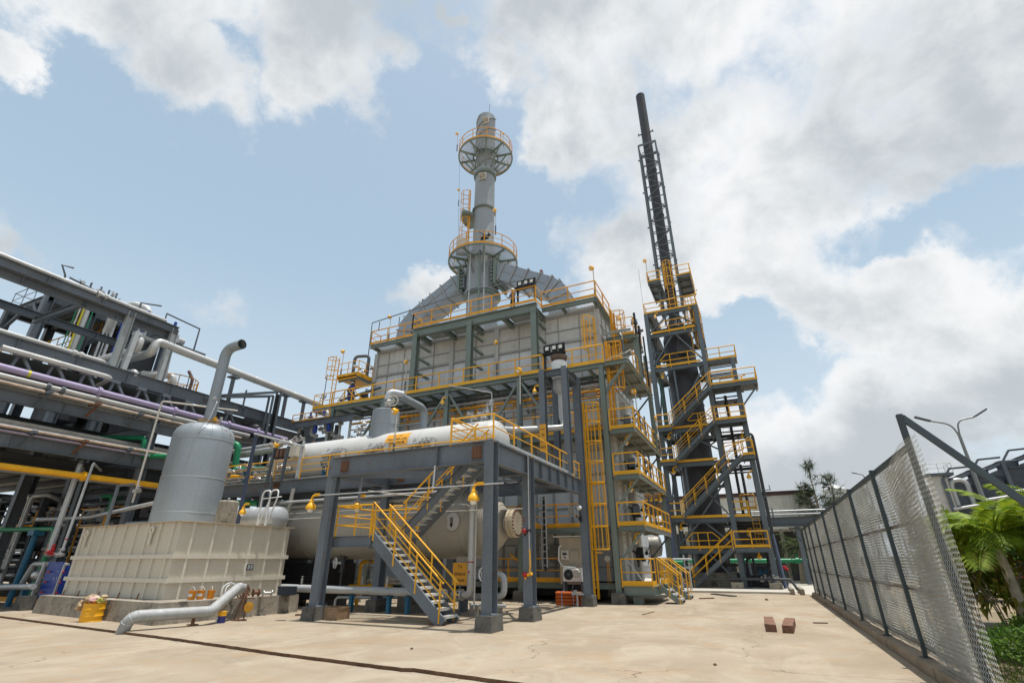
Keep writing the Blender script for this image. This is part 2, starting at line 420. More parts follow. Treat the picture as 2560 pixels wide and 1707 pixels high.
def stair(parent, foot, top, width, side=(0, 1, 0), smat=None, H=.3, rails=(True, True), rmat=None, nt=None, h=1.0, tmat=None, midr=(.5,), ext=.3, hoff=0):
    """straight flight: foot and top are the near-stringer ends at nosing level; side points to the far stringer"""
    smat = smat or STEEL; a, c, sd = V(foot), V(top), V(side).normalized() * width
    for k in (0, 1):
        b = MB(); b.ch(a + sd * k, c + sd * k, H, .08, .012, flip=1 if k == 0 else -1); b.out('stringer', smat, parent)
    n = nt or max(3, round((c.z - a.z) / .19)); d = c - a; run = V(d.x, d.y, 0) / n
    first = None
    for i in range(1, n):
        p = a + d * i / n
        if first is None:
            b = MB(); rl = run.length; u = run.normalized()
            q = sd.normalized() * .02
            b.prof(p - u * rl * .5 + q, p - u * rl * .5 + sd - q, [(-.13, -.02), (.13, -.02), (.13, .02), (-.13, .02)])
            b.prof(p - u * (rl * .5 + .13) + q, p - u * (rl * .5 + .13) + sd - q, [(-.004, -.05), (.004, -.05), (.004, .021), (-.004, .021)])
            first = b.out('tread', tmat or GALV, parent); p0 = p
        else:
            t = first.copy(); COL.objects.link(t); t.parent = parent
            Rm = ROOT[parent.name].to_3x3().inverted(); t.location = Rm @ (p - p0)
    up = V(0, 0, h); u = V(d.x, d.y, 0).normalized()
    for k in (0, 1):
        if not rails[k]: continue
        b = MB(); A, C = a + sd * k + V(0, 0, .1), c + sd * k + V(0, 0, .1)
        b.tube([A + up - (C - A).normalized() * hoff, C + up], .027, 8)
        for q in midr: b.tube([A + up * q, C + up * q], .019, 6)
        m = max(2, round((C - A).length / 1.25))
        for i in range(m + 1):
            p = A.lerp(C, (i + .12) / (m + .24)); b.bar(p - V(0, 0, .16), p + up, .045, .03)
        b.out('handrail', rmat or YEL, parent)
# ------------------------------------------------------------ ground
def ground_mat():
    m = bpy.data.materials.new('yard_concrete'); m.use_nodes = True; t = m.node_tree; b = t.nodes['Principled BSDF']; L = t.links.new
    tcn = t.nodes.new('ShaderNodeTexCoord'); co = tcn.outputs['Object']
    def noise(sc, det, ms=(1, 1, 1), ro=.6, off=(0, 0, 0), dist=0):
        mp = t.nodes.new('ShaderNodeMapping'); mp.inputs[3].default_value = ms; mp.inputs[1].default_value = off; L(co, mp.inputs[0])
        n = t.nodes.new('ShaderNodeTexNoise'); n.inputs['Scale'].default_value = sc; n.inputs['Detail'].default_value = det
        n.inputs['Roughness'].default_value = ro; n.inputs['Distortion'].default_value = dist; L(mp.outputs[0], n.inputs['Vector']); return n.outputs[0]
    def rng(x, a, c, lo, hi):
        n = t.nodes.new('ShaderNodeMapRange'); L(x, n.inputs[0])
        for i, q in enumerate((a, c, lo, hi)): n.inputs[i + 1].default_value = q
        return n.outputs[0]
    def mix(f, a, c, bt='MIX'):
        n = t.nodes.new('ShaderNodeMix'); n.data_type = 'RGBA'; n.blend_type = bt
        for i, q in ((0, f), (6, a), (7, c)):
            if hasattr(q, 'links'): L(q, n.inputs[i])
            else: n.inputs[i].default_value = q
        return n.outputs[2]
    def mul(a, c):
        n = t.nodes.new('ShaderNodeMath'); n.operation = 'MULTIPLY'
        for i, q in ((0, a), (1, c)):
            if hasattr(q, 'links'): L(q, n.inputs[i])
            else: n.inputs[i].default_value = q
        return n.outputs[0]
    x = mix(rng(noise(.35, 5, dist=.6), .35, .65, 0, 1), (.28, .226, .157, 1), (.365, .308, .228, 1))
    x = mix(rng(noise(.9, 8, (1, .6, 1), .7, (3, 2, 0), .8), .47, .68, 0, .75), x, (.43, .375, .29, 1))      # pale scuffed patches
    x = mix(rng(noise(.55, 7, (1, 1, 1), .65, (9, 4, 0), .5), .52, .68, 0, .7), x, (.33, .22, .125, 1))      # ochre dust
    x = mix(rng(noise(.8, 9, (1, 1, 1), .7, (1, 14, 0), .4), .56, .70, 0, .65), x, (.22, .185, .15, 1))       # grey damp stains
    x = mix(rng(noise(6, 6, (.25, 1, 1), .7, (2, 2, 0)), .60, .74, 0, .35), x, (.43, .36, .265, 1))            # broom marks
    x = mix(rng(noise(34, 3), .62, .72, 0, .6), x, (.15, .115, .085, 1))                                          # grit
    x = mix(rng(noise(140, 2), .3, .7, 0, .4), x, (.21, .165, .12, 1))
    vo = t.nodes.new('ShaderNodeTexVoronoi'); vo.feature = 'DISTANCE_TO_EDGE'; vo.inputs['Scale'].default_value = .16
    wn = t.nodes.new('ShaderNodeTexNoise'); wn.inputs['Scale'].default_value = 1.3; wn.inputs['Detail'].default_value = 6; L(co, wn.inputs['Vector'])
    va = t.nodes.new('ShaderNodeVectorMath'); va.operation = 'ADD'; L(co, va.inputs[0]); L(wn.outputs['Color'], va.inputs[1]); L(va.outputs[0], vo.inputs['Vector'])
    ck = mul(rng(vo.outputs['Distance'], .0, .003, 1, 0), rng(noise(.25, 2, off=(5, 8, 0)), .42, .52, 0, .9))
    x = mix(ck, x, (.12, .085, .06, 1))
    L(x, b.inputs['Base Color']); b.inputs['Roughness'].default_value = .88; b.inputs['Specular IOR Level'].default_value = .25
    bp = t.nodes.new('ShaderNodeBump'); bp.inputs['Strength'].default_value = .35; bp.inputs['Distance'].default_value = .02
    L(noise(14, 8, ro=.7), bp.inputs['Height']); L(bp.outputs[0], b.inputs['Normal'])
    return m
YARD = ground_mat()
PAD = pmat('pale_concrete_pad', (.44, .41, .35), .85, 0, .15, .8, streak=.3, bump=.3)
SOIL = pmat('garden_soil', (.20, .155, .095), .95, 0, .35, .7, bump=.8, bscale=12)
SANDY = pmat('sandy_ground', (.33, .27, .19), .95, 0, .25, .2, bump=.4, bscale=6)
EDGE = pmat('dark_brown_slab_edge', (.15, .085, .05), .9, 0, .4, 3, streak=.3, bump=.6)  # front face of the slab, a darker brown than its top

random.seed(3)
b = MB(); b.add([(-1500, -400, -.10), (1500, -400, -.10), (1500, 2500, -.10), (-1500, 2500, -.10)], [(0, 1, 2, 3)])
tag(b.out('ground', SANDY, loc=(0, 0, -.10)), None, None, kind='structure')
b = MB(); b.add([(-60, -6, -.06), (2.2, -6, -.06), (2.2, 12, -.06), (-60, 16, -.06)], [(0, 1, 2, 3)])
tag(b.out('front_apron', YARD, loc=(0, 0, -.06)), None, None, kind='structure')
# raised slab with its broken front edge
line = [(-60, 13.6), (-24.2, 10.07), (-16, 9.25), (-12.97, 8.98), (-9.08, 8.49), (-5.9, 8.22), (-5.7, 8.29), (-4.03, 8.07), (2.05, 7.6)]
edge = []
for (x0, y0), (x1, y1) in zip(line, line[1:]):
    n = max(2, int((x1 - x0) / .12))
    for i in range(n):
        f = i / n; edge.append((x0 + (x1 - x0) * f, y0 + (y1 - y0) * f + random.gauss(0, .006)))
edge.append(line[-1]); n = len(edge)
b = MB()
b.add([(x, y, 0) for x, y in edge] + [(2.05, 34.2, 0), (-60, 34.2, 0)], [tuple(range(n + 2))])
b.mi = 1
b.add([(x, y, 0) for x, y in edge] + [(x, y + .012, -.061) for x, y in edge], [(i, n + i, n + i + 1, i + 1) for i in range(n - 1)])
tag(b.out('concrete_yard', [YARD, EDGE], loc=(0, 0, 0)), None, None, kind='structure')
# rear roadway beyond the yard and the slightly raised pad below the dark tower
b = MB(); b.add([(-60, 34.2, -.03), (3.2, 34.2, -.03), (9, 90, -.03), (-60, 90, -.03)], [(0, 1, 2, 3)])
tag(b.out('rear_roadway', PAD, loc=(0, 0, -.03)), None, None, kind='structure')
b = MB(); b.box(-7.5, 1.15, 33.1, 46, -.02, .10)
tag(b.out('tower_pad', PAD), None, None, kind='structure')
b = MB(); b.box(2.3, 60, -6, 70, -.3, -.045)
tag(b.out('garden_ground', SOIL, loc=(20, 20, -.3)), None, None, kind='structure')

# ------------------------------------------------------------ fence on the right
FST = pmat('dark_slate_fence_paint', (.045, .062, .068), .5, 0, .15, 1.5, rust=.04)
WIRE = pmat('beige_galvanised_wire', (.45, .44, .40), .5, .1, .12, 5)
KERB = pmat('fence_kerb_concrete', (.30, .235, .165), .9, 0, .25, 1.5, streak=.3, bump=.5)
b = MB(); pts = []
yy = 7.4
while yy < 32.3:
    l = random.uniform(2.2, 3.6); e = min(32.4, yy + l - .015); j = random.gauss(0, .008)
    b.box(2.06 + j, 2.38 + j, yy, e, -.05, .15 + j); yy += l
b.out('kerb', KERB)['kind'] = 'structure'
fx = 2.22
fence = thing('chain_link_fence', 'long chain link fence on dark posts, its loose mesh end curling round the nearest post', 'fence', (fx, 20, .15))
for y in (11.75, 14.8, 18, 21.25, 24.5, 27.5, 29.95, 32.3):
    b = MB(); b.bar((fx, y, .15), (fx, y, 3.24), .085, .06, up=(1, 0, 0)); b.box(fx - .08, fx + .08, y - .08, y + .08, .15, .162); b.out('post', FST, fence)
b = MB(); b.bar((fx, 8.85, .15), (fx, 8.85, 3.62), .09, .07, up=(1, 0, 0)); b.out('post', FST, fence)
b = MB(); b.bar((fx + .02, 8.85, 3.58), (4.75, 8.1, 0), .085, .06, up=(0, 1, 0)); b.out('brace', FST, fence)
b = MB(); b.bar((fx - .1, 32.3, 2.6), (fx - .55, 32.5, 3.3), .05); b.bar((fx, 32.3, 3.2), (fx - .55, 32.5, 3.3), .05); b.out('end_bracket', FST, fence)
TRIM = pmat('brown_trim', (.15, .125, .105), .6, 0, .2, 3, rust=.1)
for z, y0 in ((3.2, 9.2), (2.2, 10.2), (1.2, 10.1), (.30, 9.6)):
    b = MB(); b.bar((fx + .075, y0, z), (fx + .075, 32.3, z), .05, .05 if z < 3 else .09); b.out('rail', TRIM if z < 3.1 else FST, fence)
def net(x, y0, y1, z0, z1, pitch, r, fn, top=None):
    """chain link: zigzag wires, one per pitch, lying on the surface fn(y,z)->x"""
    b = MB(); n = int((y1 - y0) / pitch); k = int((z1 - z0) / pitch); hp = pitch * .5
    for i in range(n + 1):
        y = y0 + i * pitch; vs = []
        for j in range(2 * k + 1):
            z = z0 + j * hp; q = y + (hp if j % 2 else -hp) * 1.04
            xx, dy = fn(q, z); c = V(xx + (.004 if j % 2 else -.004), q + dy, z0 + (z - z0) * (top(q) if top else 1) + .006 * math.sin(3.3 * q + x * 40))
            vs += [c + V(r, 0, 0), c + V(-r * .6, r, 0), c + V(-r * .6, -r, 0)]
        fs = []
        for j in range(2 * k):
            a = 3 * j
            for m in range(3): fs.append((a + m, a + (m + 1) % 3, a + 3 + (m + 1) % 3, a + 3 + m))
        b.add(vs, fs)
    return b
sag = lambda y, z: .008 * math.sin(y * 2.1 + z) + .006 * math.sin(y * 5.3 - z * 2.2)
net(fx, 9.6, 19.5, .2, 3.16, .056, .0034, lambda y, z: (fx + .045 + sag(y, z), 0)).out('mesh', WIRE, fence)
net(fx, 19.5, 32.3, .2, 3.16, .085, .0054, lambda y, z: (fx + .045 + sag(y, z), 0)).out('mesh', WIRE, fence)
net(fx, 9.6, 18.0, .2, 3.16, .05, .0034, lambda y, z: (fx + .10 + sag(y + 3, z), .02 * math.sin(z * 3))).out('mesh', WIRE, fence)
net(fx, 16.8, 32.3, .2, 3.16, .075, .0054, lambda y, z: (fx + .10 + sag(y + 3, z), .02 * math.sin(z * 3))).out('mesh', WIRE, fence)
# the loose end of the mesh: folded layers pulled forward to the nearest post and wrapped round it
slope = lambda y: 1 - max(0, y - 9.0) * .055
def loose(off, amp, ph):
    def f(y, z):
        t = max(0, min(1, (10.6 - y) / 2.4))
        return fx + off + amp * math.sin(t * math.pi) * (.6 + .4 * math.sin(z * 1.3 + ph)), .035 * math.sin(z * 1.9 + ph) - .16 * (1 - z / 3.2) * t
    return f
net(fx, 8.38, 10.6, .05, 3.28, .066, .0028, loose(-.07, -.05, 0), slope).out('mesh', WIRE, fence)
net(fx, 8.46, 10.5, .08, 3.30, .066, .0028, loose(.01, .03, 1), slope).out('mesh', WIRE, fence)
net(fx, 9.15, 10.6, .05, 3.2, .06, .0028, loose(.02, .03, 2), slope).out('mesh', WIRE, fence)
net(fx, 9.35, 10.5, .05, 3.2, .063, .0028, loose(-.02, -.03, 3), slope).out('mesh', WIRE, fence)
net(fx, 9.5, 10.3, .05, 3.2, .058, .0028, loose(.05, .02, 4), slope).out('mesh', WIRE, fence)

# ------------------------------------------------------------ plants on the right
def leafmat(name, a, c):
    m = bpy.data.materials.new(name); m.use_nodes = True; t = m.node_tree; b = t.nodes['Principled BSDF']
    oi = t.nodes.new('ShaderNodeNewGeometry'); r = t.nodes.new('ShaderNodeValToRGB')
    r.color_ramp.elements[0].color = (*a, 1); r.color_ramp.elements[1].color = (*c, 1)
    t.links.new(oi.outputs['Random Per Island'], r.inputs[0]); t.links.new(r.outputs[0], b.inputs['Base Color'])
    b.inputs['Roughness'].default_value = .5; b.inputs['Specular IOR Level'].default_value = .3
    tr = t.nodes.new('ShaderNodeBsdfTranslucent'); mx = t.nodes.new('ShaderNodeMixShader'); mx.inputs[0].default_value = .35
    t.links.new(r.outputs[0], tr.inputs[0]); t.links.new(b.outputs[0], mx.inputs[1]); t.links.new(tr.outputs[0], mx.inputs[2])
    t.links.new(mx.outputs[0], t.nodes['Material Output'].inputs[0]); return m
PALM = leafmat('palm_leaf', (.075, .15, .012), (.30, .37, .025))
PALM2 = leafmat('dusty_palm_leaf', (.035, .06, .02), (.09, .12, .04))
CROTON = leafmat('yellow_green_leaf', (.10, .13, .012), (.26, .20, .03))
HEDGE = leafmat('hedge_leaf', (.03, .085, .012), (.13, .22, .03))
NEEDLE = leafmat('casuarina_leaf', (.025, .045, .02), (.06, .09, .035))
GRASS = leafmat('grass_blade', (.07, .13, .015), (.17, .24, .035))
BARK = pmat('pale_palm_bark', (.32, .27, .20), .8, 0, .25, 4, streak=.4, bump=.6)
def frond(b, base, az, rise, L, droop, leaf=.46, w=.05, n=26):
    """arching rachis with paired leaflets"""
    d = V(math.cos(az), math.sin(az), 0); pts = []
    for i in range(n + 1):
        t = i / n; pts.append(V(base) + d * (L * t * (1 - .25 * t * droop)) + V(0, 0, rise * L * t - droop * L * .75 * t * t))
    b.tube(pts, [.018 * (1 - .8 * i / n) + .003 for i in range(n + 1)], 5)
    for i in range(3, n + 1):
        t = i / n; p = pts[i]; tan = (pts[i] - pts[i - 1]).normalized(); side = tan.cross(V(0, 0, 1)).normalized()
        l = leaf * (math.sin(math.pi * (.12 + .85 * t)) * .9 + .15)
        for k in (-1, 1):
            q = (side * k * .8 + tan * .65 + V(0, 0, .12)).normalized(); dr = random.uniform(.1, .35)
            m = p + q * l * .5; e = p + q * l + V(0, 0, -l * dr)
            wv = tan * w * .5
            b.add([p, m - wv + V(0, 0, .01), e, m + wv + V(0, 0, .01)], [(0, 1, 2, 3)])
def palm(name, label, x, y, h, crown, nf, L, mat, lean=(0, 0), trunk_r=.085, droop=.6, group=None, leaf=.52):
    t = thing(name, label, 'palm', (x, y, -.05), group)
    b = MB(); top = V(x + lean[0], y + lean[1], h)
    pts = [V(x, y, -.05).lerp(top, i / 8) + V(0, 0, 0) for i in range(9)]
    b.tube(pts, [trunk_r * (1.25 - .45 * i / 8) for i in range(9)], 10); b.out('trunk', BARK, t)
    b = MB()
    for i in range(nf):
        az = 2 * math.pi * (i * .382) + random.uniform(-.2, .2)
        frond(b, top + V(0, 0, random.uniform(-.15, .1)), az, random.uniform(.1, 1.15), L * random.uniform(.7, 1.1), droop * random.uniform(.8, 1.9), leaf)
    b.out('crown', mat, t); return t
random.seed(11)
palm('palm_tree', 'bright green feathery palm behind the fence brace, nearest the street lamp', 4.35, 13.6, 2.1, 1, 24, 1.15, PALM, (.0, .3))
palm('palm_tree', 'bright yellow green palm with a leaning pale trunk in front of the red truck cab', 5.6, 14.2, 2.2, 1, 26, 1.4, PALM, (-.35, .1))
palm('palm_tree', 'small dusty coconut palm by the dark boundary wall beyond the fence', 2.8, 50.3, 2.6, 1, 24, 2.3, PALM2, (.2, 0), .2, .8, leaf=.7)
def leafbush(name, label, c, rad, h, n, mat, size=(.05, .12), cat='bush', strap=False, group=None):
    t = thing(name, label, cat, (c[0], c[1], -.05), group)
    b = MB()
    for i in range(5 if strap else 9):
        a = random.uniform(0, 6.28); q = V(c[0] + math.cos(a) * rad * .6, c[1] + math.sin(a) * rad * .6, h * .75)
        b.tube([(c[0], c[1], -.05), (c[0] * .6 + q.x * .4, c[1] * .6 + q.y * .4, h * .4), q], .014, 5)
    b.out('stem', BARK, t)
    b = MB()
    for i in range(n):
        u = random.random(); a = random.uniform(0, 6.28); zz = random.uniform(-.3, 1); s = math.sqrt(max(0, 1 - zz * zz)); rr = (.55 + .45 * u ** .5) * random.choice((1, 1, .8, 1.12))
        p = V(c[0] + math.cos(a) * s * rad * rr, c[1] + math.sin(a) * s * rad * rr, max(.02, h * .5 + zz * h * .5 * rr))
        l = random.uniform(*size); d = V(math.cos(a) * s + random.gauss(0, .5), math.sin(a) * s + random.gauss(0, .5), zz * .5 + random.gauss(.1, .5)).normalized()
        if strap:
            d.z = random.uniform(-.3, .5); sd = d.cross(V(0, 0, 1)).normalized() * l * .09
            m = p + d * l * .5 + V(0, 0, .04); e = p + d * l - V(0, 0, l * .4); b.add([p, m - sd, e, m + sd], [(0, 1, 2, 3)])
        else:
            sd = d.orthogonal().normalized() * l * .32; sd.rotate(Matrix.Rotation(random.uniform(0, 6.28), 3, d)); m = p + d * l * .5
            b.add([p, m - sd, p + d * l, m + sd], [(0, 1, 2, 3)])
    b.out('foliage', mat, t); return t
leafbush('croton_shrub', 'tall yellow green strap leaved shrub just behind the mesh fence, beside the truck wheels', (4.35, 14.6), .75, 1.9, 420, CROTON, (.25, .5), 'shrub', True)
leafbush('croton_shrub', 'drooping yellow brown strap leaved shrub at the foot of the leaning palm', (5.6, 13.4), .6, 1.55, 360, CROTON, (.22, .45), 'shrub', True)
palm('palm_tree', 'yellow green palm at the right picture edge behind the red truck cab window', 7.2, 17.2, 2.6, 1, 24, 1.6, PALM, (-.2, 0))
leafbush('broadleaf_bush', 'tall dense bright green bush filling the gap left of the leaning palm trunk', (4.15, 15.8), .8, 2.6, 3000, PALM, (.08, .2))
leafbush('broadleaf_bush', 'tall dense green bush in front of the grey truck box', (6.0, 18.6), 1.2, 2.6, 3600, HEDGE, (.1, .22))
leafbush('broadleaf_bush', 'dense mid green bush at the right edge below the palms', (6.5, 14.8), 1.0, 1.9, 3600, HEDGE, (.08, .18))
leafbush('hedge_bush', 'low clipped green hedge bush behind the fence, nearest the camera', (3.75, 11.9), .85, .62, 3200, HEDGE, (.04, .09))
leafbush('hedge_bush', 'rounded green hedge bush behind the nearer clipped one', (4.6, 13.1), .8, .78, 2600, HEDGE, (.04, .09))
leafbush('hedge_bush', 'bright yellow green round bush beside the soil track', (5.6, 16.4), .6, .7, 1800, PALM, (.05, .1))
b = MB(); random.seed(5)
for i in range(26000):
    x = random.uniform(2.45, 8.2); y = random.uniform(8.5, 24)
    if random.random() < (y - 8) / 22 or (y > 19 and x > 3.2): continue
    p = V(x, y, -.05); l = random.uniform(.05, .15); a = random.uniform(0, 6.28)
    s = V(math.cos(a), math.sin(a), 0) * .008; e = p + V(random.gauss(0, .04), random.gauss(0, .04), l)
    b.add([p - s, p + s, e], [(0, 1, 2)])
tag(b.out('grass', GRASS, loc=(5, 15, -.05)), 'short green grass growing on the strip behind the fence', 'grass', kind='stuff')
for x, y, l, rz, lb in ((4.6, 16.2, 1.6, .15, 'short concrete kerb stone lying on the grass behind the fence, the nearer one'), (5.4, 19.2, 2.0, -.1, 'short concrete kerb stone beside the soil track, the farther one')):
    b = MB(); b.cbox((x, y, .03), (l, .22, .16), rz); tag(b.out('kerb_stone', PAD), lb, 'kerb stone', 'kerb stones in the garden')

def casuarina(x, y, h, label, seed):
    random.seed(seed)
    t = thing('casuarina_tree', label, 'tree', (x, y, 0), 'feathery trees behind the shed')
    b = MB(); b.tube([(x, y, 0), (x + .1, y, h * .5), (x, y, h)], [.16, .1, .02], 8)
    tw = []
    for i in range(46):
        f = random.uniform(.3, .99); a = random.uniform(0, 6.28); L = (1 - f) * h * .26 + .35
        p = V(x, y, h * f); e = p + V(math.cos(a) * L, math.sin(a) * L, L * random.uniform(.1, .9))
        b.tube([p, p.lerp(e, .5) + V(0, 0, .05), e], [.03, .02, .006], 5); tw.append((p, e))
    b.out('trunk', BARK, t); b = MB()
    for p, e in tw:
        for j in range(42):
            q = p.lerp(e, random.uniform(.35, 1.05)); d = V(random.gauss(0, .3), random.gauss(0, .3), random.gauss(-.05, .35)); s = V(.012, .012, 0) * random.choice((-1, 1)) + V(random.gauss(0, .01), 0, .01)
            b.add([q - s, q + s, q + d], [(0, 1, 2)])
    b.out('crown', NEEDLE, t)
casuarina(5.0, 50, 9.4, 'tall thin feathery casuarina tree behind the end of the shed roof', 2)
casuarina(6.35, 50, 8.3, 'shorter feathery casuarina tree right of the taller one, behind the fence top', 4)
casuarina(4.3, 50.5, 7.6, 'feathery casuarina tree partly hidden behind the shed', 9)

# street lamp
LGREY = pmat('lamp_post_grey', (.24, .25, .24), .5, .2, .1)
lamp = thing('street_lamp', 'tall grey street lamp with two curved arms behind the fence', 'street lamp', (7.66, 24, -.05))
b = MB(); b.tube([(7.66, 24, -.05), (7.66, 24, 6.0)], [.09, .05], 10); b.out('pole', LGREY, lamp)
for e, m, k in (((6.95, 24, 6.62), (7.55, 24, 6.42), -1), ((8.28, 24, 6.62), (7.75, 24, 6.55), 1)):
    b = MB(); b.tube(fillet([(7.66, 24, 5.9), m, e], .5, 8), [.032] * 10 if False else .03, 8); b.out('arm', LGREY, lamp)
    b = MB(); d = V(k * .46, 0, .26 if k > 0 else .22); b.bar(e, V(e) + d, .16, .05); b.bar(V(e) + d * .2 - V(0, 0, .03), V(e) + d * .95 - V(0, 0, .03), .12, .02); b.out('lamp_head', STEELD, lamp)
lamp2 = thing('street_lamp', 'far small street lamp head just showing over the fence top', 'street lamp', (10.7, 60, 0))
b = MB(); b.tube([(10.7, 60, 0), (10.7, 60, 9.2)], .07, 8); b.out('pole', STEELD, lamp2)
b = MB(); b.tube(fillet([(10.7, 60, 9.0), (10.6, 60, 9.4), (10.1, 60, 9.55)], .2), .04, 6); b.bar((10.15, 60, 9.55), (9.7, 60, 9.68), .2, .07); b.out('lamp_head', STEELD, lamp2)

# red truck beyond the garden
TX, TY = 9.4, 32.0
tr = thing('box_truck', 'red cabbed truck with a grey ribbed cargo box parked behind the palms', 'truck', (TX, TY, -.05))
b = MB(); b.box(TX - 1.5, TX + .05, TY - 1.1, TY + 1.3, 1.35, 3.3)
for i in range(14):
    x = TX - 1.42 + i * .108; b.box(x, x + .05, TY - 1.13, TY - 1.1, 1.4, 3.24)
for i in range(17): b.box(TX - 1.53, TX - 1.5, TY - 1.0 + i * .135, TY - .94 + i * .135, 1.4, 3.24)
b.box(TX - 1.54, TX + .08, TY - 1.15, TY + 1.33, 3.24, 3.34); b.box(TX - 1.54, TX + .08, TY - 1.15, TY + 1.33, 1.28, 1.38)
b.out('cargo_box', pmat('grey_corrugated_box', (.40, .39, .41), .5, .1, .12, 1, streak=.4, rust=.05), tr)
b = MB(); b.add([(TX + .15, TY + s * 1.1, z) for s in (-1, 1) for z in (0,)], [])
prof = [(.15, .75), (2.1, .75), (2.1, 1.5), (1.85, 2.45), (1.6, 2.58), (.15, 2.62)]
b.add([(TX + x, TY - 1.1, z) for x, z in prof] + [(TX + x, TY + 1.1, z) for x, z in prof], [tuple(range(6)), tuple(range(11, 5, -1))] + [(i, i + 6, (i + 1) % 6 + 6, (i + 1) % 6) for i in range(6)])
cab = b.out('cab', RED, tr)
b = MB(); b.add([(TX + x, TY - 1.115, z) for x, z in ((.35, 1.62), (.9, 1.62), (.9, 2.3), (.35, 2.3))], [(0, 1, 2, 3)]); b.add([(TX + x, TY - 1.115, z) for x, z in ((1.0, 1.55), (1.9, 1.55), (1.72, 2.32), (1.0, 2.32))], [(0, 1, 2, 3)]); b.out('window', GLASS, cab)
b = MB(); b.box(TX + 1.72, TX + 1.9, TY - 1.45, TY - 1.2, 1.75, 2.2); b.bar((TX + 1.8, TY - 1.3, 2.2), (TX + 1.8, TY - 1.1, 2.35), .03); b.out('mirror', BLACK, cab)
b = MB(); b.box(TX - 1.5, TX + 2.0, TY - .5, TY + .5, .75, 1.3); b.box(TX - 1.5, TX + .1, TY - 1.05, TY + 1.05, 1.2, 1.33); b.out('chassis', BLACK, tr)
for x in (-.95, .75):
    b = MB(); b.lathe([(.22, -.14), (.44, -.14), (.5, -.1), (.5, .1), (.44, .14), (.22, .14)], (TX + x, TY - .95, .45), (0, 1, 0), 24); w = b.out('wheel', RUBBER, tr)
    b = MB(); b.lathe([(.0, .05), (.2, .05), (.24, .0)], (TX + x, TY - 1.05, .45), (0, -1, 0), 16); b.out('rim', DIRTYW, w)

# far process structure on the right
fs = thing('process_building', 'dark blue grey steel process structure far off at the right edge behind the palms', 'building', (25, 72, 0))
for i, x in enumerate((19.5, 22.2, 25, 27.8, 30.6, 33.4)):
    z = 9.6 + i * .75
    for y in (70, 76):
        b = MB(); b.ib((x, y, 0), (x, y, z), .4, .35); b.out('column', STEELD, fs)
    b = MB(); b.ib((x, 70, z), (x, 76, z), .4, .3); b.bar((x, 70, z), (x + .9, 70, z + 1.2), .18); b.bar((x + .9, 70, z + 1.2), (x + 2.8, 70, z + 1.3), .18); b.out('frame_beam', STEELD, fs)
    b = MB(); b.box(x + .2, x + 2.6, 70.5, 75.5, z - 4.3, z - .5); b.box(x + .5, x + 2.3, 70.4, 75.2, z - .6, z - .35); b.out('cooler_bay', pmat('dark_cooler_bay', (.06, .07, .085), .5, 0, .2), fs)
    b = MB(); b.lathe([(.9, 0), (1.0, .8), (.85, .9)], (x + 1.4, 73, z - .35), n=18); b.out('fan_ring', STEELD, fs)
    b = MB(); b.tube([(x, 69.8, z - 3), (x + 2.8, 69.8, z - 2.6)], .16); b.tube([(x, 69.8, z - 4), (x + 2.8, 69.8, z - 4)], .12); b.out('header_pipe', ALUW, fs)
b = MB(); b.box(17, 36, 74, 76.5, 0, 6.2); b.out('wall', DARKV, fs)
ft = thing('tank_building', 'small far beige tank house with a railed flat roof behind the mesh end', 'building', (19.6, 71, 0))
b = MB(); b.lathe([(.95, 0), (.95, 10.1)], (19.3, 71, 0), n=20); b.out('wall', DIRTYW, ft)
b = MB(); b.box(18.1, 20.6, 69.8, 72.2, 10.1, 10.4); b.out('roof', STEELD, ft)
railing(ft, [(18.1, 69.8, 10.4), (20.6, 69.8, 10.4), (20.6, 72.2, 10.4)], 1.0, DIRTYW, toe=0)
b = MB(); b.pipe([(20.2, 70.5, 7), (20.2, 70.5, 9.6), (21.6, 70.5, 9.6), (21.6, 70.5, 7)], .25); b.out('pipe', ALUW, ft)
b = MB(); b.tube([(18.0, 70.5, 10.2), (17.9, 70.5, 13)], .06); b.out('mast', STEELD, ft)
ws = thing('water_tank', 'white cylindrical tank top just showing over the fence beside the casuarinas', 'tank', (8.6, 66, 0))
b = MB(); b.lathe([(1.15, 0), (1.15, 8.6), (1.3, 8.6), (1.3, 8.8), (.2, 9.3)], (8.6, 66, 0), n=24); b.out('shell', WHITE, ws)

# ------------------------------------------------------------ behind the tower: shed, pipe bridge, wall
sh = thing('shed', 'pale beige shed with a low red brown roof edge behind the tower', 'shed', (0, 52, 0))
b = MB(); b.box(-8, 4.9, 52, 58, 4.2, 7.05); b.out('wall', pmat('beige_render', (.66, .62, .54), .8, 0, .12, .6, streak=.5, dirt=(.24, .21, .17)), sh)
b = MB(); b.box(-8, 5.2, 51.85, 58.4, 7.06, 7.3); b.box(-8, 5.3, 51.75, 58.6, 7.31, 7.38); b.out('roof', pmat('dark_red_roof', (.10, .06, .055), .7, 0, .2), sh)
for x in (-6, -2, 2, 4.7):
    b = MB(); b.box(x - .15, x + .15, 52.05, 52.4, 0, 4.2); b.out('column', CONC, sh)
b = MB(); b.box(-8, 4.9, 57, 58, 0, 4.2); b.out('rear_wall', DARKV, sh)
pb = thing('pipe_bridge', 'blue grey steel pipe bridge crossing from the tower to the fence line', 'pipe bridge', (2, 47, 0))
for y in (46.6, 47.8):
    b = MB(); b.ib((-4, y, 4.5), (9, y, 4.5), .62, .3); b.out('girder', STEELD, pb)
for x in (-1.5, 1.45, 5.2): 
    b = MB(); b.bar((x, 46.5, 4.8), (x, 46.5, 5.5), .1); b.out('pipe_stop', STEEL, pb)
for z, r, m_ in ((5.02, .085, ALUW), (5.3, .06, GALVD)):
    b = MB(); b.tube([(-4, 46.9, z), (9, 46.9, z)], r); b.out('pipe', m_, pb)
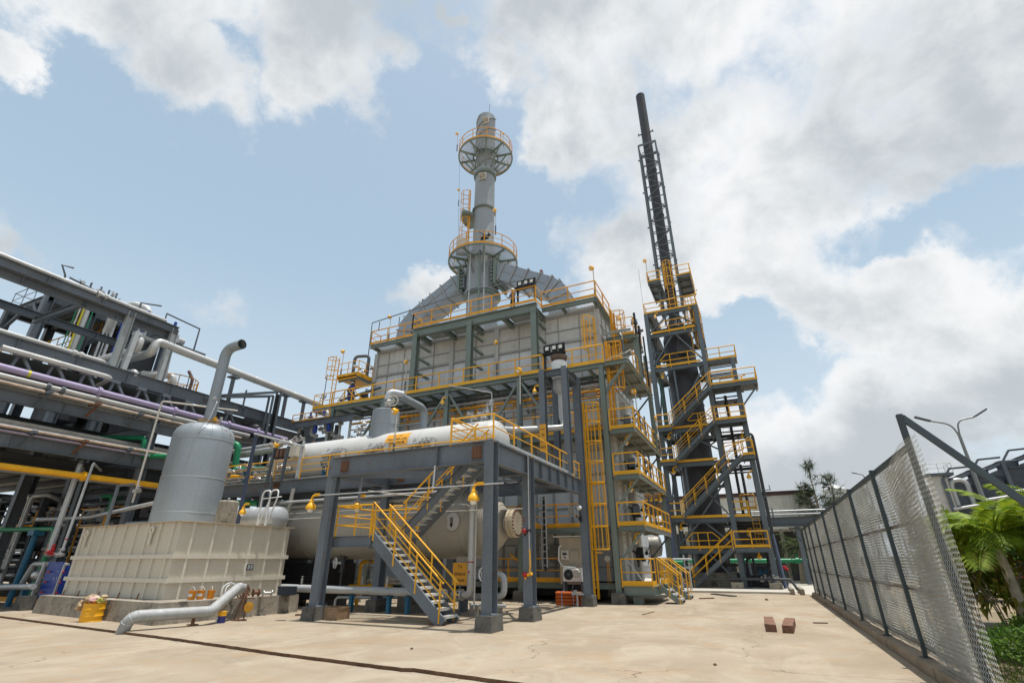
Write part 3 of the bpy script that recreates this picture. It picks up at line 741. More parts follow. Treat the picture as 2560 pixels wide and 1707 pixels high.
for x in (3.0, 8):
    b = MB(); b.ib((x, 47.2, 0), (x, 47.2, 4.2), .3, .3); b.out('leg', STEEL, pb)
gp = thing('green_pipe', 'fat green water pipe running low behind the tower towards the fence', 'pipe', (1, 49, 0))
b = MB(); b.pipe([(-9, 49, 1.65), (3.4, 49, 1.65), (4.1, 49, .4)], .17, .4); b.out('pipe_run', PIPEG, gp)
for x in (1.0, 2.6):
    b = MB(); b.tube([(x - .12, 49, 1.65), (x + .12, 49, 1.65)], .24, 14); b.tube([(x, 49, 1.65), (x, 49, 2.15)], .07); b.out('flange', pmat('dark_green', (.01, .10, .05), .5) if x == 1.0 else PIPEG, gp)
for x in (-6, -1, 3): 
    b = MB(); b.box(x - .1, x + .1, 48.9, 49.1, 0, 1.5); b.out('support', STEELD, gp)
bw = MB(); bw.box(-14, 14, 60, 60.3, 0, 1.9); bw.box(-14, 14, 59.95, 60.35, 1.9, 2.0)
tag(bw.out('boundary_wall', pmat('mouldy_wall', (.11, .10, .085), .9, 0, .35, .8, streak=.5, bump=.3)), 'dark weathered boundary wall beyond the green pipe', 'wall')
def motorcycle(x, y, lb, col):
    t = thing('motorcycle', lb, 'motorcycle', (x, y, 0), 'motorcycles parked by the wall')
    for dx in (-.62, .62):
        b = MB(); b.ring((x + dx, y, .3), .26, .05, 20, 8, (0, 1, 0)); b.tube([(x + dx, y - .05, .3), (x + dx, y + .05, .3)], .08); b.out('wheel', RUBBER, t)
    b = MB(); b.tube([(x - .62, y, .3), (x - .2, y, .45), (x + .3, y, .42), (x + .45, y, .85), (x + .62, y, .3)], .05); b.cbox((x + .1, y, .4), (.35, .22, .28)); b.out('frame', BLACK, t)
    b = MB(); b.lathe([(.02, -.3), (.13, -.2), (.15, 0), (.1, .25), (.02, .3)], (x + .15, y, .78), (1, 0, .2), 12); b.out('fuel_tank', col, t)
    b = MB(); b.cbox((x - .35, y, .78), (.6, .22, .1)); b.out('saddle', BLACK, t)
    b = MB(); b.tube([(x + .4, y - .32, 1.02), (x + .45, y, .95), (x + .4, y + .32, 1.02)], .02); b.out('handlebar', CHROME, t)
motorcycle(3.45, 57.2, 'dark motorcycle parked by the boundary wall, left of the pair', BLACK)
motorcycle(4.5, 57.6, 'motorcycle with a grey tank by the boundary wall, nearer the fence', STEELD)

# scraps lying on the yard
def sliver(a, c, w, h, m_, lb):
    b = MB(); b.bar((*a, h / 2), (*c, h / 2), w, h); tag(b.out('wood_scrap' if m_ in (WOODR, WOOD) else 'scrap', m_), lb, 'scrap')
sliver((1.03, 18.38), (1.4, 18.48), .05, .03, WOODR, 'thin brown wood sliver on the yard between the timber blocks and the fence kerb')
sliver((-3.95, 18.9), (-3.8, 20.1), .05, .03, WOOD, 'pale stick lying on the open yard before the green entry deck')
sliver((-3.0, 27.6), (-2.4, 28.1), .09, .05, WOODR, 'short flat board lying in front of the entry stair')
sliver((-2.7, 31.6), (-1.6, 30.0), .35, .05, DARKPIPE, 'dark flat bar lying beyond the entry stair near the tower pad')
sliver((-8.62, 8.1), (-8.42, 8.08), .06, .012, pmat('blue_plastic', (.12, .3, .6), .4), 'small blue plastic scrap in front of the slab edge') if False else None
random.seed(77)
for x, y, r, lb in ((-.12, 27.9, .07, 'small dark stone on the yard far beyond the timber blocks'), (-1.05, 10.6, .03, 'tiny dark pebble on the near yard, right of centre'), (-6.9, 9.9, .03, 'tiny reddish pebble on the near yard below the stair foot')):
    b = MB(); b.lathe([(.0, 0), (r, .1 * r), (r * 1.1, .6 * r), (r * .6, 1.1 * r), (.0, 1.2 * r)], (x, y, 0), (random.uniform(-.2, .2), .1, 1), 7); tag(b.out('stone', WOODR, sharp=10), lb, 'stone')
# ------------------------------------------------------------ grey steel platform
def column(parent, x, y, z1, plinth=(.5, .7, .38), H=.36, B=.30, mat=None, pm=None, z0=0, pn='plinth', up=(0, 1, 0)):
    b = MB(); b.ib((x, y, z0 + (plinth[2] if plinth else 0)), (x, y, z1), H, B, .02, .014, up=up)
    if plinth: b.box(x - B * .65, x + B * .65, y - H * .6, y + H * .6, plinth[2] + z0, plinth[2] + z0 + .022)
    c = b.out('column', mat or STEEL, parent)
    if plinth:
        b = MB(); px, py, pz = plinth; e = .02
        b.add([(x - px / 2, y - py / 2, z0), (x + px / 2, y - py / 2, z0), (x + px / 2, y + py / 2, z0), (x - px / 2, y + py / 2, z0)] +
              [(x - px / 2 + e, y - py / 2 + e, z0 + pz), (x + px / 2 - e, y - py / 2 + e, z0 + pz), (x + px / 2 - e, y + py / 2 - e, z0 + pz), (x - px / 2 + e, y + py / 2 - e, z0 + pz)],
              [(3, 2, 1, 0), (4, 5, 6, 7), (0, 1, 5, 4), (1, 2, 6, 5), (2, 3, 7, 6), (3, 0, 4, 7)])
        for dx in (-1, 1):
            for dy in (-1, 1): b.tube([(x + dx * px * .33, y + dy * py * .36, pz + z0), (x + dx * px * .33, y + dy * py * .36, pz + z0 + .09)], .014, 5)
        b.out(pn, pm or CONCD, c)
    return c
def splice(parent, x, y, z, n=(3, 4), face=-1, w=.34, h=.38):
    b = MB(); yy = y
    b.box(x - w / 2, x + w / 2, yy - .012, yy, z - h / 2, z + h / 2)
    for i in range(n[0]):
        for j in range(n[1]):
            px = x + (i - (n[0] - 1) / 2) * w / n[0]; pz = z + (j - (n[1] - 1) / 2) * h / n[1]
            b.tube([(px, yy, pz), (px, yy - .04, pz)], .019, 6)
    for i in range(4):
        px = x + (i - 1.5) * w / 4
        for dz in (.29, -.29): b.tube([(px, yy - .05, z + dz - .03), (px, yy - .05, z + dz + .03)], .017, 6)
    return b.out('splice_plate', RUST, parent)
pf = thing('steel_platform', 'grey blue bolted steel platform on concrete plinths carrying the long white drum', 'platform', (-9, 17, 0))
CX0, CX1 = -13.05, -6.73
column(pf, CX1, 13.05, 4.97); column(pf, CX0, 13.35, 4.97); column(pf, CX0 - .08, 16.4, 4.7); column(pf, CX1, 15.8, 4.97)
column(pf, CX1 + .12, 21.6, 9.72, (.5, .6, .38)); column(pf, -20.0, 16.4, 4.7); column(pf, CX0, 21.4, 4.7); column(pf, -20.0, 21.4, 4.7)
column(pf, CX1, 18.9, 4.6, None)if False else None
def beam(a, c, H=.62, B=.26, par=None, mat=None, name='beam', stiff=0):
    b = MB(); b.ib(a, c, H, B, .02, .014)
    A, Cc = V(a), V(c); d = (Cc - A)
    for i in range(stiff):
        p = A + d * (i + 1) / (stiff + 1); s = d.normalized().cross(V(0, 0, 1)) * B * .48
        b.bar(p - s, p + s, .014, H - .05, up=(0, 0, 1))
    return b.out(name, mat or STEEL, par or pf)
b1 = beam((CX0 + .02, 13.18, 4.65), (CX1 - .02, 13.05, 4.65), .64, .24)
splice(b1, -12.45, 13.15, 4.65); splice(b1, -7.22, 13.04, 4.65)
b = MB(); b.bar((-8.6, 12.95, 4.65), (-8.6, 13.1, 4.65), .016, .58, up=(0, 0, 1)); b.out('stiffener', STEEL, b1)
b2 = beam((-23.5, 16.4, 4.75), (CX1 - .02, 16.4, 4.75), .58, .24); splice(b2, -12.5, 16.38, 4.75); splice(b2, -19.4, 16.38, 4.75)
b3 = beam((CX1, 13.2, 4.63), (CX1, 15.65, 4.63), .62, .24); b4 = beam((CX1, 15.95, 4.63), (CX1, 21.45, 4.63), .62, .24, stiff=5)
beam((CX0, 13.5, 4.6), (CX0, 16.3, 4.6), .5, .24); beam((CX0, 16.5, 4.6), (CX0, 21.3, 4.6), .5, .24)
beam((-20.0, 16.5, 4.6), (-20.0, 21.3, 4.6), .5, .24); beam((-23.5, 21.4, 4.7), (CX1 - .02, 21.4, 4.7), .55, .24)
for x in (-8.2, -9.8, -11.4, -14.6, -16.3, -18): beam((x, 16.5, 4.72), (x, 21.3, 4.72), .3, .15, name='joist')
beam((-8.2, 13.15, 4.78), (-8.2, 16.3, 4.78), .3, .15, name='joist'); 
for y in (14.45, 15.45): beam((-8.1, y, 4.82), (CX1 - .02, y, 4.82), .2, .1, name='joist')
for y in (17.6, 19.4): beam((-8.1, y, 4.82), (CX1 - .02, y, 4.82), .2, .1, name='joist')
grating(pf, -8.2, -6.62, 12.98, 22.0, 4.985, 'x', .075)
grating(pf, -22.8, -8.25, 16.15, 16.72, 4.985 + .06, 'y', .09); grating(pf, -22.8, -8.25, 18.4, 19.6, 5.045, 'y', .09)
b = MB(); b.box(-6.6, -6.585, 12.95, 20.4, 4.97, 5.05); b.out('edge_plate', GALVD, pf)
b = MB(); b.bar((CX0, 13.6, 4.5), (-8.3, 16.3, 4.5), .12, .25); b.out('brace', STEEL, pf)
b = MB(); b.bar((CX1 - .1, 16.2, 4.5), (-8.3, 18.6, 4.5), .1, .1); b.bar((CX1 - .1, 21.0, 4.5), (-8.3, 18.6, 4.5), .1, .1); b.out('brace', STEEL, pf)
railing(pf, [(-8.12, 12.98, 4.985), (-6.62, 12.95, 4.985), (-6.62, 20.3, 4.985)], .77, YEL, toe=0, rails=(.36, .68) if False else (.5,), step=1.55)
railing(pf, [(-6.62, 20.55, 4.985), (-6.62, 22.0, 4.985)], .62, YEL, toe=0, step=.7)
railing(pf, [(-22.6, 16.13, 5.05), (-8.17, 16.13, 5.05), (-8.17, 13.08, 5.0)], .83, YEL, toe=0, rails=(.33, .66), step=1.6, r=.026)
b = MB(); b.tube([(-8.12, 12.98, 5.76), (-7.85, 14.0, 5.55), (-7.85, 14.0, 5.0)], .022, 6); b.tube([(-8.12, 12.98, 5.4), (-7.85, 14, 5.25), (-8.12, 12.98, 5.05)], .018, 6); b.tube([(-7.85, 14, 5.5), (-8.5, 14.1, 5.0)], .02, 6); b.out('gate', YEL, pf)

# ------------------------------------------------------------ staircase
st = thing('staircase', 'grey steel staircase with bright yellow handrails climbing in two flights to the drum platform', 'staircase', (-10, 14.5, 0))
TREADL = pmat('bright_stair_grating', (.60, .60, .57), .5, .2, .15, 4)
stair(st, (-8.52, 13.6, .02), (-11.38, 13.6, 2.42), .82, (0, 1, 0), h=.95, midr=(.32, .64), H=.32, ext=0, tmat=TREADL)
stair(st, (-10.92, 14.6, 2.45), (-8.05, 14.6, 4.95), .82, (0, 1, 0), h=.95, midr=(.5,), H=.27, tmat=TREADL)
b = MB(); b.ch((-11.36, 13.6, 2.27), (-13.0, 13.6, 2.27), .34, .08, flip=-1); b.ch((-10.9, 15.45, 2.27), (-13.0, 15.45, 2.27), .34, .08); b.bar((-11.3, 13.6, 2.3), (-11.3, 15.45, 2.3), .06, .2); b.bar((-12.9, 13.6, 2.3), (-12.9, 15.45, 2.3), .06, .2); b.out('landing_frame', STEEL, st)
grating(st, -12.95, -11.3, 13.6, 15.45, 2.45, 'y', .06, 'landing_grating')
railing(st, [(-11.42, 13.6, 2.45), (-12.9, 13.6, 2.45), (-12.9, 15.45, 2.45), (-10.9, 15.45, 2.45)], .95, YEL, toe=0, rails=(.36, .68), step=1.1)
b = MB(); b.tube([(-11.36, 14.42, 3.36), (-11.25, 14.5, 3.42), (-10.95, 14.62, 3.42)], .027, 8); b.tube([(-11.36, 14.42, 3.36), (-11.3, 14.5, 2.45)], .022, 6); b.out('newel_rail', YEL, st)
b = MB(); b.box(-8.95, -8.45, 13.55, 13.72, 0, .015); b.box(-8.85, -8.35, 14.36, 14.52, 0, .015); b.out('base_plate', RUST, st)

# ------------------------------------------------------------ steam drum
dr = thing('steam_drum', 'long white insulated horizontal drum with an orange lettered patch on the grey platform', 'drum', (-14.5, 17.5, 5.0))
DY, DZ, DRR = 17.5, 6.0, .90
def hdrum(x0, x1, r, head, y, z, n=40):
    p = []
    for i in range(9):
        a = math.pi / 2 * i / 8; p.append((r * math.sin(a), x0 + head * (1 - math.cos(a))))
    for i in range(9):
        a = math.pi / 2 * i / 8; p.append((r * math.cos(a), x1 - head * (1 - math.sin(a))))
    return MB().lathe([(q[0], q[1]) for q in p], (0, y, z), (1, 0, 0), n, cap=False)
b = hdrum(-20.9, -8.35, DRR, .55, DY, DZ); b.out('shell', WHITEINS, dr, sharp=50)
SEAM = pmat('cladding_seam', (.46, .45, .41), .5, 0, .1)
for x in (-18.5, -16.2, -12.0, -10.5, -9.0):
    b = MB(); b.lathe([(DRR + .002, -.02), (DRR + .009, -.015), (DRR + .009, .015), (DRR + .002, .02)], (x, DY, DZ), (1, 0, 0), 40, cap=False); b.out('cladding_band', SEAM, dr)
b = MB()
for i in range(7):
    t = i / 7 * .5; r = DRR * math.cos(math.asin(min(.99, (t) / .55))); b.lathe([(r + .003, -.008), (r + .006, .0), (r + .003, .008)], (-8.9 + t, DY, DZ), (1, 0, 0), 40, cap=False)
b.out('end_cap_seam', SEAM, dr)
for x in (-18.8, -10.4):
    b = MB(); b.box(x - .15, x + .15, DY - .7, DY + .7, 4.9, 5.35); b.box(x - .3, x + .3, DY - .75, DY + .75, 4.86, 4.95); b.out('saddle', STEEL, dr)
# orange lettered patch, curved to the shell
def curved_patch(x0, x1, a0, a1, r, mat, parent, name, n=8):
    b = MB(); vs = []
    for i in range(n + 1):
        a = R(a0 + (a1 - a0) * i / n)
        for x in (x0, x1): vs.append((x, DY - r * math.cos(a), DZ + r * math.sin(a)))
    k = len(vs); vs2 = [(x, DY + (y - DY) * (r - .006) / r, DZ + (z - DZ) * (r - .006) / r) for x, y, z in vs]
    b.add(vs + vs2, [(2 * i, 2 * i + 1, 2 * i + 3, 2 * i + 2) for i in range(n)] + [(0, 2 * n, k + 2 * n, k), (1, k + 1, k + 2 * n + 1, 2 * n + 1), (0, k, k + 1, 1), (2 * n, 2 * n + 1, k + 2 * n + 1, k + 2 * n)])
    return b.out(name, mat, parent)
SIGN = pmat('orange_yellow_sign', (.72, .34, .03), .5, 0, .08, 3, streak=.2)
sg = curved_patch(-13.72, -12.52, 6, 47, DRR + .009, SIGN, dr, 'name_patch')
def text_mesh(txt, size, parent, fn, name='lettering', mat=None, thick=.003, shear=0.0):
    """flat letters mapped by fn(u,v,w)->world"""
    cu = bpy.data.curves.new('lettering', 'FONT'); cu.body = txt; cu.size = size; cu.align_x = 'CENTER'; cu.resolution_u = 2; cu.offset = size * .012; cu.shear = shear
    o = bpy.data.objects.new('lettering', cu); COL.objects.link(o); dg = bpy.context.evaluated_depsgraph_get()
    me = bpy.data.meshes.new_from_object(o.evaluated_get(dg)); bpy.data.objects.remove(o); bpy.data.curves.remove(cu)
    b = MB(); b.add([fn(v.co.x, v.co.y, 0) for v in me.vertices], [tuple(p.vertices) for p in me.polygons])
    bpy.data.meshes.remove(me)
    return b.out(name, mat or BLACK, parent)
def on_drum(cx, ang):
    def f(u, v, w):
        a = R(ang) + v / DRR; r = DRR + .013; return (cx + u, DY - r * math.cos(a), DZ + r * math.sin(a))
    return f
for s, a in (('MS - 411', 34), ('TRANSFER LINE', 22.5), ('STEAM DRUM', 11.5)): text_mesh(s, .145, sg, on_drum(-13.12, a), shear=.1)
b = MB(); b.ring((-11.0, 17.42, 6.92), .09, .025, 12, 6, (0, 1, 0)); b.box(-11.1, -10.9, 17.38, 17.46, 6.86, 6.92); b.out('lifting_lug', RUST, dr)
b = MB(); b.ring((-18.7, 17.42, 6.92), .09, .025, 12, 6, (0, 1, 0)); b.out('lifting_lug', RUST, dr)
for i, x in enumerate((-16.45, -14.1, -11.8)):                         # level gauge take-offs on the near side
    y = 16.35; b = MB(XF((0, 0, .27))); b.tube([(x - .5, y + .1, 5.72), (x + .05, y + .1, 5.76)], .115, 12); b.tube([(x - .25, y + .1, 5.7), (x - .25, y + .6, 5.72)], .06, 8)
    b.valve((x + .16, y + .1, 5.77), .085); b.valve((x - .22, y + .12, 5.84), .075); b.valve((x + .36, y + .1, 5.79), .085); n = b.out('level_gauge_nozzle', CHROME if i else ALU, dr)
    b = MB(XF((0, 0, .27))); b.valve((x - .3, y + .1, 5.28), .07); b.valve((x - .12, y + .1, 5.3), .07); b.tube([(x - .2, y + .1, 5.0), (x - .2, y + .1, 5.7)], .03, 8); b.out('drain_valve', CHROME, n)
    b = MB(XF((0, 0, .27))); b.tube([(x + .62, y + .15, 5.0), (x + .62, y + .15, 5.95)], .11, 14); b.out('gauge_column', ALUW, n)
    b = MB(XF((0, 0, .27))); b.box(x + .56, x + .585, y + .02, y + .045, 5.35, 5.6); b.cbox((x + .572, y + .03, 5.34), (.06, .02, .06)); b.out('red_mark', RED, n)
for x, y, z in ((-9.75, 17.1, 6.85), (-9.45, 17.4, 6.9)):
    b = MB(); b.tube([(x, y, z - .2), (x, y, z + .25)], .045, 8); b.valve((x, y, z + .3), .09, (0, 0, 1), (-.6, -.8, .1)); b.valve((x + .2, y - .1, z + .12), .08, (1, 0, 0), (0, -1, .2)); b.out('vent_valve', CHROME, dr)
b = MB(); b.tube([(-9.3, 18.0, 6.7), (-9.3, 18.0, 8.0)], .05, 8); b.tube(fillet([(-9.3, 18, 8.0), (-9.3, 18, 8.3), (-11.5, 18, 8.95)], .1), .02, 6); b.valve((-9.5, 18, 7.5), .13, (1, 0, 0)); b.valve((-9.3, 18, 7.8), .11, (0, 0, 1), (0, -1, 0)); b.out('sample_valve', CHROME, dr)
b = MB(); b.box(-9.9, -8.5, 16.8, 17.0, 5.02, 5.09)
for i in range(26): b.box(-10.15 + i * .055, -10.125 + i * .055, 16.0, 16.1, 5.06, 5.17)
b.out('grating_offcut', WHITE, dr)

# outlet riser with valve and elbow pipe
rs = thing('vapour_riser', 'grey clad cylinder riser with a handwheel valve standing on top of the white drum', 'riser', (-14.5, 17.5, 6.75))
b = MB(); b.lathe([(.62, 0), (.62, .62), (.64, .63), (.64, .67), (.62, .68), (.61, 1.28), (.55, 1.32), (.2, 1.34)], (-14.5, 17.5, 6.68), n=32); b.out('cylinder', VESSEL, rs)
b = MB(); b.tube([(-14.5, 17.5, 7.95), (-14.5, 17.5, 8.1)], .21, 16); b.bolts((-14.5, 17.5, 8.06), .2, 12, br=.02); b.valve((-14.5, 17.5, 8.36), .2, (0, 0, 1), (.85, -.5, .1)); b.out('valve', CHROME, rs)
b = MB(); b.wheel((-13.92, 17.15, 8.32), .24, (.6, -.8, 0)); b.out('handwheel', DIRTYW, rs)
b = MB(); b.pipe([(-14.5, 17.5, 8.55), (-14.45, 17.55, 8.92), (-14.1, 18.1, 8.9)], .17, .3); b.bolts((-14.1, 18.1, 8.9), .2, 10, (.3, .9, 0), .02); b.out('elbow', ALU, rs)
b = MB(); b.pipe([(-14.15, 18.0, 8.78), (-14.15, 20.0, 8.72), (-14.15, 20.0, 5.1)], .185, .5, 16); b.out('outlet_pipe', VESSEL, rs)

# ------------------------------------------------------------ exchanger below the platform
ex = thing('heat_exchanger', 'fat cream insulated horizontal exchanger with a bolted end flange under the platform', 'heat exchanger', (-14, 17.5, 0))
EY, EZ, ER = 17.5, 2.95, 1.2
p = [(.3, -21.0), (.75, -20.95), (1.05, -20.75), (ER, -20.4), (ER, -9.75)]
for i in range(1, 9):
    a = math.pi / 2 * i / 9; p.append((ER * math.cos(a) ** .85, -9.75 + 1.42 * math.sin(a)))
p += [(.34, -8.34), (.34, -8.05)]
b = MB().lathe(p, (0, EY, EZ), (1, 0, 0), 48, cap=False); b.out('shell', CREAMINS, ex, sharp=45)
SEAM2 = pmat('cream_seam', (.33, .305, .255), .5, 0, .1)
for x in (-19, -17.4, -15.8, -14.2, -12.6, -11.1, -9.75):
    b = MB(); b.lathe([(ER + .001, -.02), (ER + .010, -.015), (ER + .010, .015), (ER + .001, .02)], (x, EY, EZ), (1, 0, 0), 48, cap=False); b.out('cladding_band', SEAM2, ex)
b = MB()
for i in range(1, 9):
    a = math.pi / 2 * i / 9; r = ER * math.cos(a) ** .85; x = -9.75 + 1.42 * math.sin(a); b.lathe([(r + .004, -.012), (r + .012, 0), (r + .004, .012)], (x, EY, EZ), (1, 0, 0), 48, cap=False)
b.out('head_seam', SEAM2, ex)
b = MB(); b.lathe([(.34, -8.2), (.50, -8.19), (.50, -8.08), (.47, -8.07), (.47, -8.03), (.50, -8.02), (.50, -7.92), (.02, -7.91)], (0, EY, EZ), (1, 0, 0), 32); f_ = b.out('end_flange', pmat('cream_flange', (.50, .42, .30), .5, 0, .15, 2, rust=.12), ex)
b = MB(); b.bolts((-8.05, EY, EZ), .44, 22, (1, 0, 0), .028, .19); b.tube([(-7.9, EY, EZ + .5), (-7.7, EY - .2, EZ + .62), (-7.7, EY - .2, EZ + .3)], .03, 6); b.out('bolt_ring', RUST, f_)
b = MB(); b.lathe([(.33, .0), (.33, .22), (.30, .24), (.02, .25)], (-9.95, 16.52, 2.98), (-.12, -1, .02), 24); mh = b.out('manhole', WHITEINS, ex)
b = MB(); b.lathe([(.332, .19), (.345, .2), (.345, .23), (.332, .24)], (-9.95, 16.52, 2.98), (-.12, -1, .02), 24, cap=False); b.out('rim', SEAM2, mh)
b = MB(); b.box(-10.0, -9.96, 16.24, 16.27, 2.8, 2.9)
for dz in (-.1, 0, .1): b.ring((-9.98, 16.25, 2.98 + dz), .045, .012, 10, 5, (0, 1, 0))
b.out('handle', BLACK, ex)
b = MB(); b.pipe([(-18.1, 16.2, 4.6), (-18.1, 16.15, 3.9), (-18.3, 16.15, 2.5), (-18.2, 16.3, 2.35)], .085, .2); b.out('side_pipe', CREAMINS, ex)
for x in (-19.2, -11.8):
    b = MB(); b.box(x - .2, x + .2, EY - .9, EY + .9, .9, 1.9); b.box(x - .35, x + .35, EY - 1.0, EY + 1.0, .8, .92); b.out('saddle', STEELD, ex)
    b = MB(); b.box(x - .4, x + .4, EY - 1.1, EY + 1.1, 0, .8); b.out('pier', CONCD, ex)
b = MB(); b.box(-11.3, -11.1, 16.15, 16.35, .0, 1.75) if False else b.box(-9.9, -9.5, 16.6, 17.0, 1.55, 1.8); b.out('bracket', CREAMINS, ex)

# sign on the ground pipework
s2 = thing('equipment_sign', 'orange rectangular sign board lettered TRANSFER LINE EXCHANGER behind the stair foot', 'sign', (-9.6, 16.35, .4))
b = MB(); b.box(-9.88, -9.30, 16.33, 16.345, .92, 1.62); p_ = b.out('board', SIGN, s2)
b = MB(); b.bar((-9.59, 16.37, 0), (-9.59, 16.37, 1.5), .05); b.out('post', STEELD, s2)
for s, z in (('TT-4', 1.43), ('TRANSFER LINE', 1.22), ('EXCHANGER', 1.02)): text_mesh(s, .085 if s != 'TT-4' else .11, p_, lambda u, v, w, z=z: (-9.59 + u * .78, 16.326, z + v * 1.5))

# ------------------------------------------------------------ pipework under the exchanger
gp = thing('ground_pipe', 'long grey pipe on blue trestle stands crossing behind the staircase', 'pipe', (-14, 15.9, 0))
b = MB(); b.pipe([(-22, 15.6, .78), (-13.2, 15.95, .70), (-9.9, 16.0, .66)], .135, .3, 14); b.out('pipe_run', ALU, gp)
for x in (-18.1, -16.9, -13.9, -12.2, -11.4, -10.5):
    b = MB(); b.box(x - .06, x + .06, 15.85, 16.0, .0, .5); b.box(x - .11, x + .11, 15.8, 16.05, .5, .54); b.out('trestle', CYAN, gp)
for x in (-16.4, -12.3, -10.7):
    b = MB(); b.tube([(x, 15.85, .8), (x, 15.85, 1.0)], .03, 8); b.valve((x, 15.85, 1.0), .07, (0, 0, 1), (0, 0, 1)); b.out('drain_valve', CHROME, gp)
mp = thing('small_bore_pipe', 'thin grey looped pipe low on the ground between the plinths', 'pipe', (-13, 16.8, 0))
b = MB(); b.pipe([(-15.1, 16.4, .0), (-15.1, 16.4, .42), (-11.2, 17.6, .42), (-9, 17.6, .42)], .05, .15, 8); b.out('pipe_run', GALVD, mp)
b = MB(); b.box(-13.3, -13.1, 16.85, 17.1, 0, .38); b.box(-10.2, -10, 17.4, 17.7, 0, .38); b.out('support', STEELD, mp)
rp = thing('riser_pipe', 'vertical pale pipe with a red band rising past the exchanger end', 'pipe', (-9.15, 16.3, 0))
b = MB(); b.pipe([(-9.9, 16.4, .62), (-9.15, 16.3, .62), (-9.15, 16.3, 4.4)], .115, .22, 14); b.out('pipe_run', ALUW, rp)
b = MB(); b.tube([(-9.15, 16.3, 1.62), (-9.15, 16.3, 1.66)], .119, 14); b.add([(-9.15, 16.18, 1.28), (-9.1, 16.18, 1.36), (-9.2, 16.18, 1.36)], [(0, 1, 2)]); b.out('red_band', RED, rp)
b = MB(); b.tube([(-8.97, 16.28, .2), (-8.97, 16.28, 4.0)], .03, 8); b.out('tracer_pipe', DIRTYW, rp)
b = MB(); b.tube([(-9.5, 16.3, .62), (-9.44, 16.3, .62)], .19, 16); b.tube([(-9.62, 16.3, .62), (-9.57, 16.3, .62)], .19, 16); b.bolts((-9.53, 16.3, .62), .16, 8, (1, 0, 0), .018, .1); b.out('flange', CHROME, rp)
ep = thing('elbow_pipe', 'grey pipe loop with two bends on concrete pads right of the stair foot', 'pipe', (-8.5, 17.2, 0))
b = MB(); b.pipe([(-9.2, 17.3, 1.25), (-8.35, 17.3, 1.25), (-8.35, 17.3, .55), (-9.6, 17.3, .5)], .115, .26, 14); b.tube([(-9.2, 16.4, .32), (-7.9, 16.5, .32)], .055, 8); b.out('pipe_run', GALVD, ep)
b = MB(); b.box(-8.85, -8.5, 17.0, 17.5, 0, .35); b.box(-9.15, -8.95, 16.3, 16.6, 0, .28); b.out('pad', CONC, ep)
def gatevalve(name, lb, x, y, z0, z1, mat, grp=None):
    t = thing(name, lb, 'valve', (x, y, 0), grp)
    b = MB(); b.tube([(x, y, z0), (x, y, z1 - .25)], .055, 10); b.tube([(x, y, z1 - .3), (x, y, z1 + .25)], .1, 10); b.tube([(x, y, z1 - .33), (x, y, z1 - .29)], .16, 12); b.tube([(x, y, z1 + .2), (x, y, z1 + .24)], .16, 12); b.out('body', mat, t)
    b = MB(); b.wheel((x - .18, y - .25, z1), .19, (-.45, -.9, 0)); b.tube([(x, y, z1), (x - .18, y - .25, z1)], .05, 8); b.out('handwheel', WHITE, t)
gatevalve('gate_valve', 'grey upright gate valve with a white handwheel under the exchanger, behind the stringer', -12.35, 16.9, .3, 1.62, ALU)
gatevalve('gate_valve', 'upright gate valve with a white handwheel left of the front corner column', -8.0, 15.6, .05, 1.28, GALVD)
gatevalve('gate_valve', 'shaded gate valve with a pale handwheel beside the left front column', -15.5, 17.0, .4, 1.62, DARKPIPE)
yv = thing('yellow_pipe_manifold', 'yellow gas pipe with elbows and valves in the shade under the exchanger', 'pipe', (-14.6, 18.2, 0))
b = MB(); b.pipe([(-15.6, 18.2, .0), (-15.6, 18.2, 1.66), (-13.6, 18.2, 1.66)], .075, .2, 10); b.pipe([(-15.9, 18, .72), (-13.7, 18, .72)], .085); b.tube([(-14.9, 18.0, .72), (-14.6, 18.0, .72)], .13, 12); b.tube([(-14.1, 18.0, .72), (-13.9, 18.0, .72)], .13, 12); b.out('pipe_run', YEL, yv)
b = MB(); b.tube([(-14.55, 18.1, .5), (-14.55, 18.1, 1.9)], .06, 8); b.valve((-14.55, 18.1, 1.15), .13, (0, 0, 1), (-.5, -.85, 0)); b.valve((-14.75, 18.0, .95), .08, (0, 0, 1), (-.5, -.85, 0)); b.out('valve', DIRTYW, yv)
b = MB(); b.wheel((-14.9, 17.9, 1.55), .17, (-.4, -.9, 0)); b.out('handwheel', CHROME, yv)
b = MB(); b.pipe([(-13.2, 18.4, .2), (-13.2, 18.4, 1.0), (-14.4, 18.4, 1.0)], .16, .3); b.out('large_pipe', GALVD, yv)
b = MB(); b.pipe([(-15.9, 18.6, 1.1), (-15.9, 18.6, .1)], .14); b.out('large_pipe', GALVD, yv)
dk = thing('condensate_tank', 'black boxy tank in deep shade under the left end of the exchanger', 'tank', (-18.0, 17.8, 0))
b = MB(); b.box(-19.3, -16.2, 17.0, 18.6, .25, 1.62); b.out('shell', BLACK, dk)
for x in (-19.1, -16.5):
    b = MB(); b.box(x - .1, x + .1, 17.1, 18.5, 0, .25); b.out('foot', STEELD, dk)

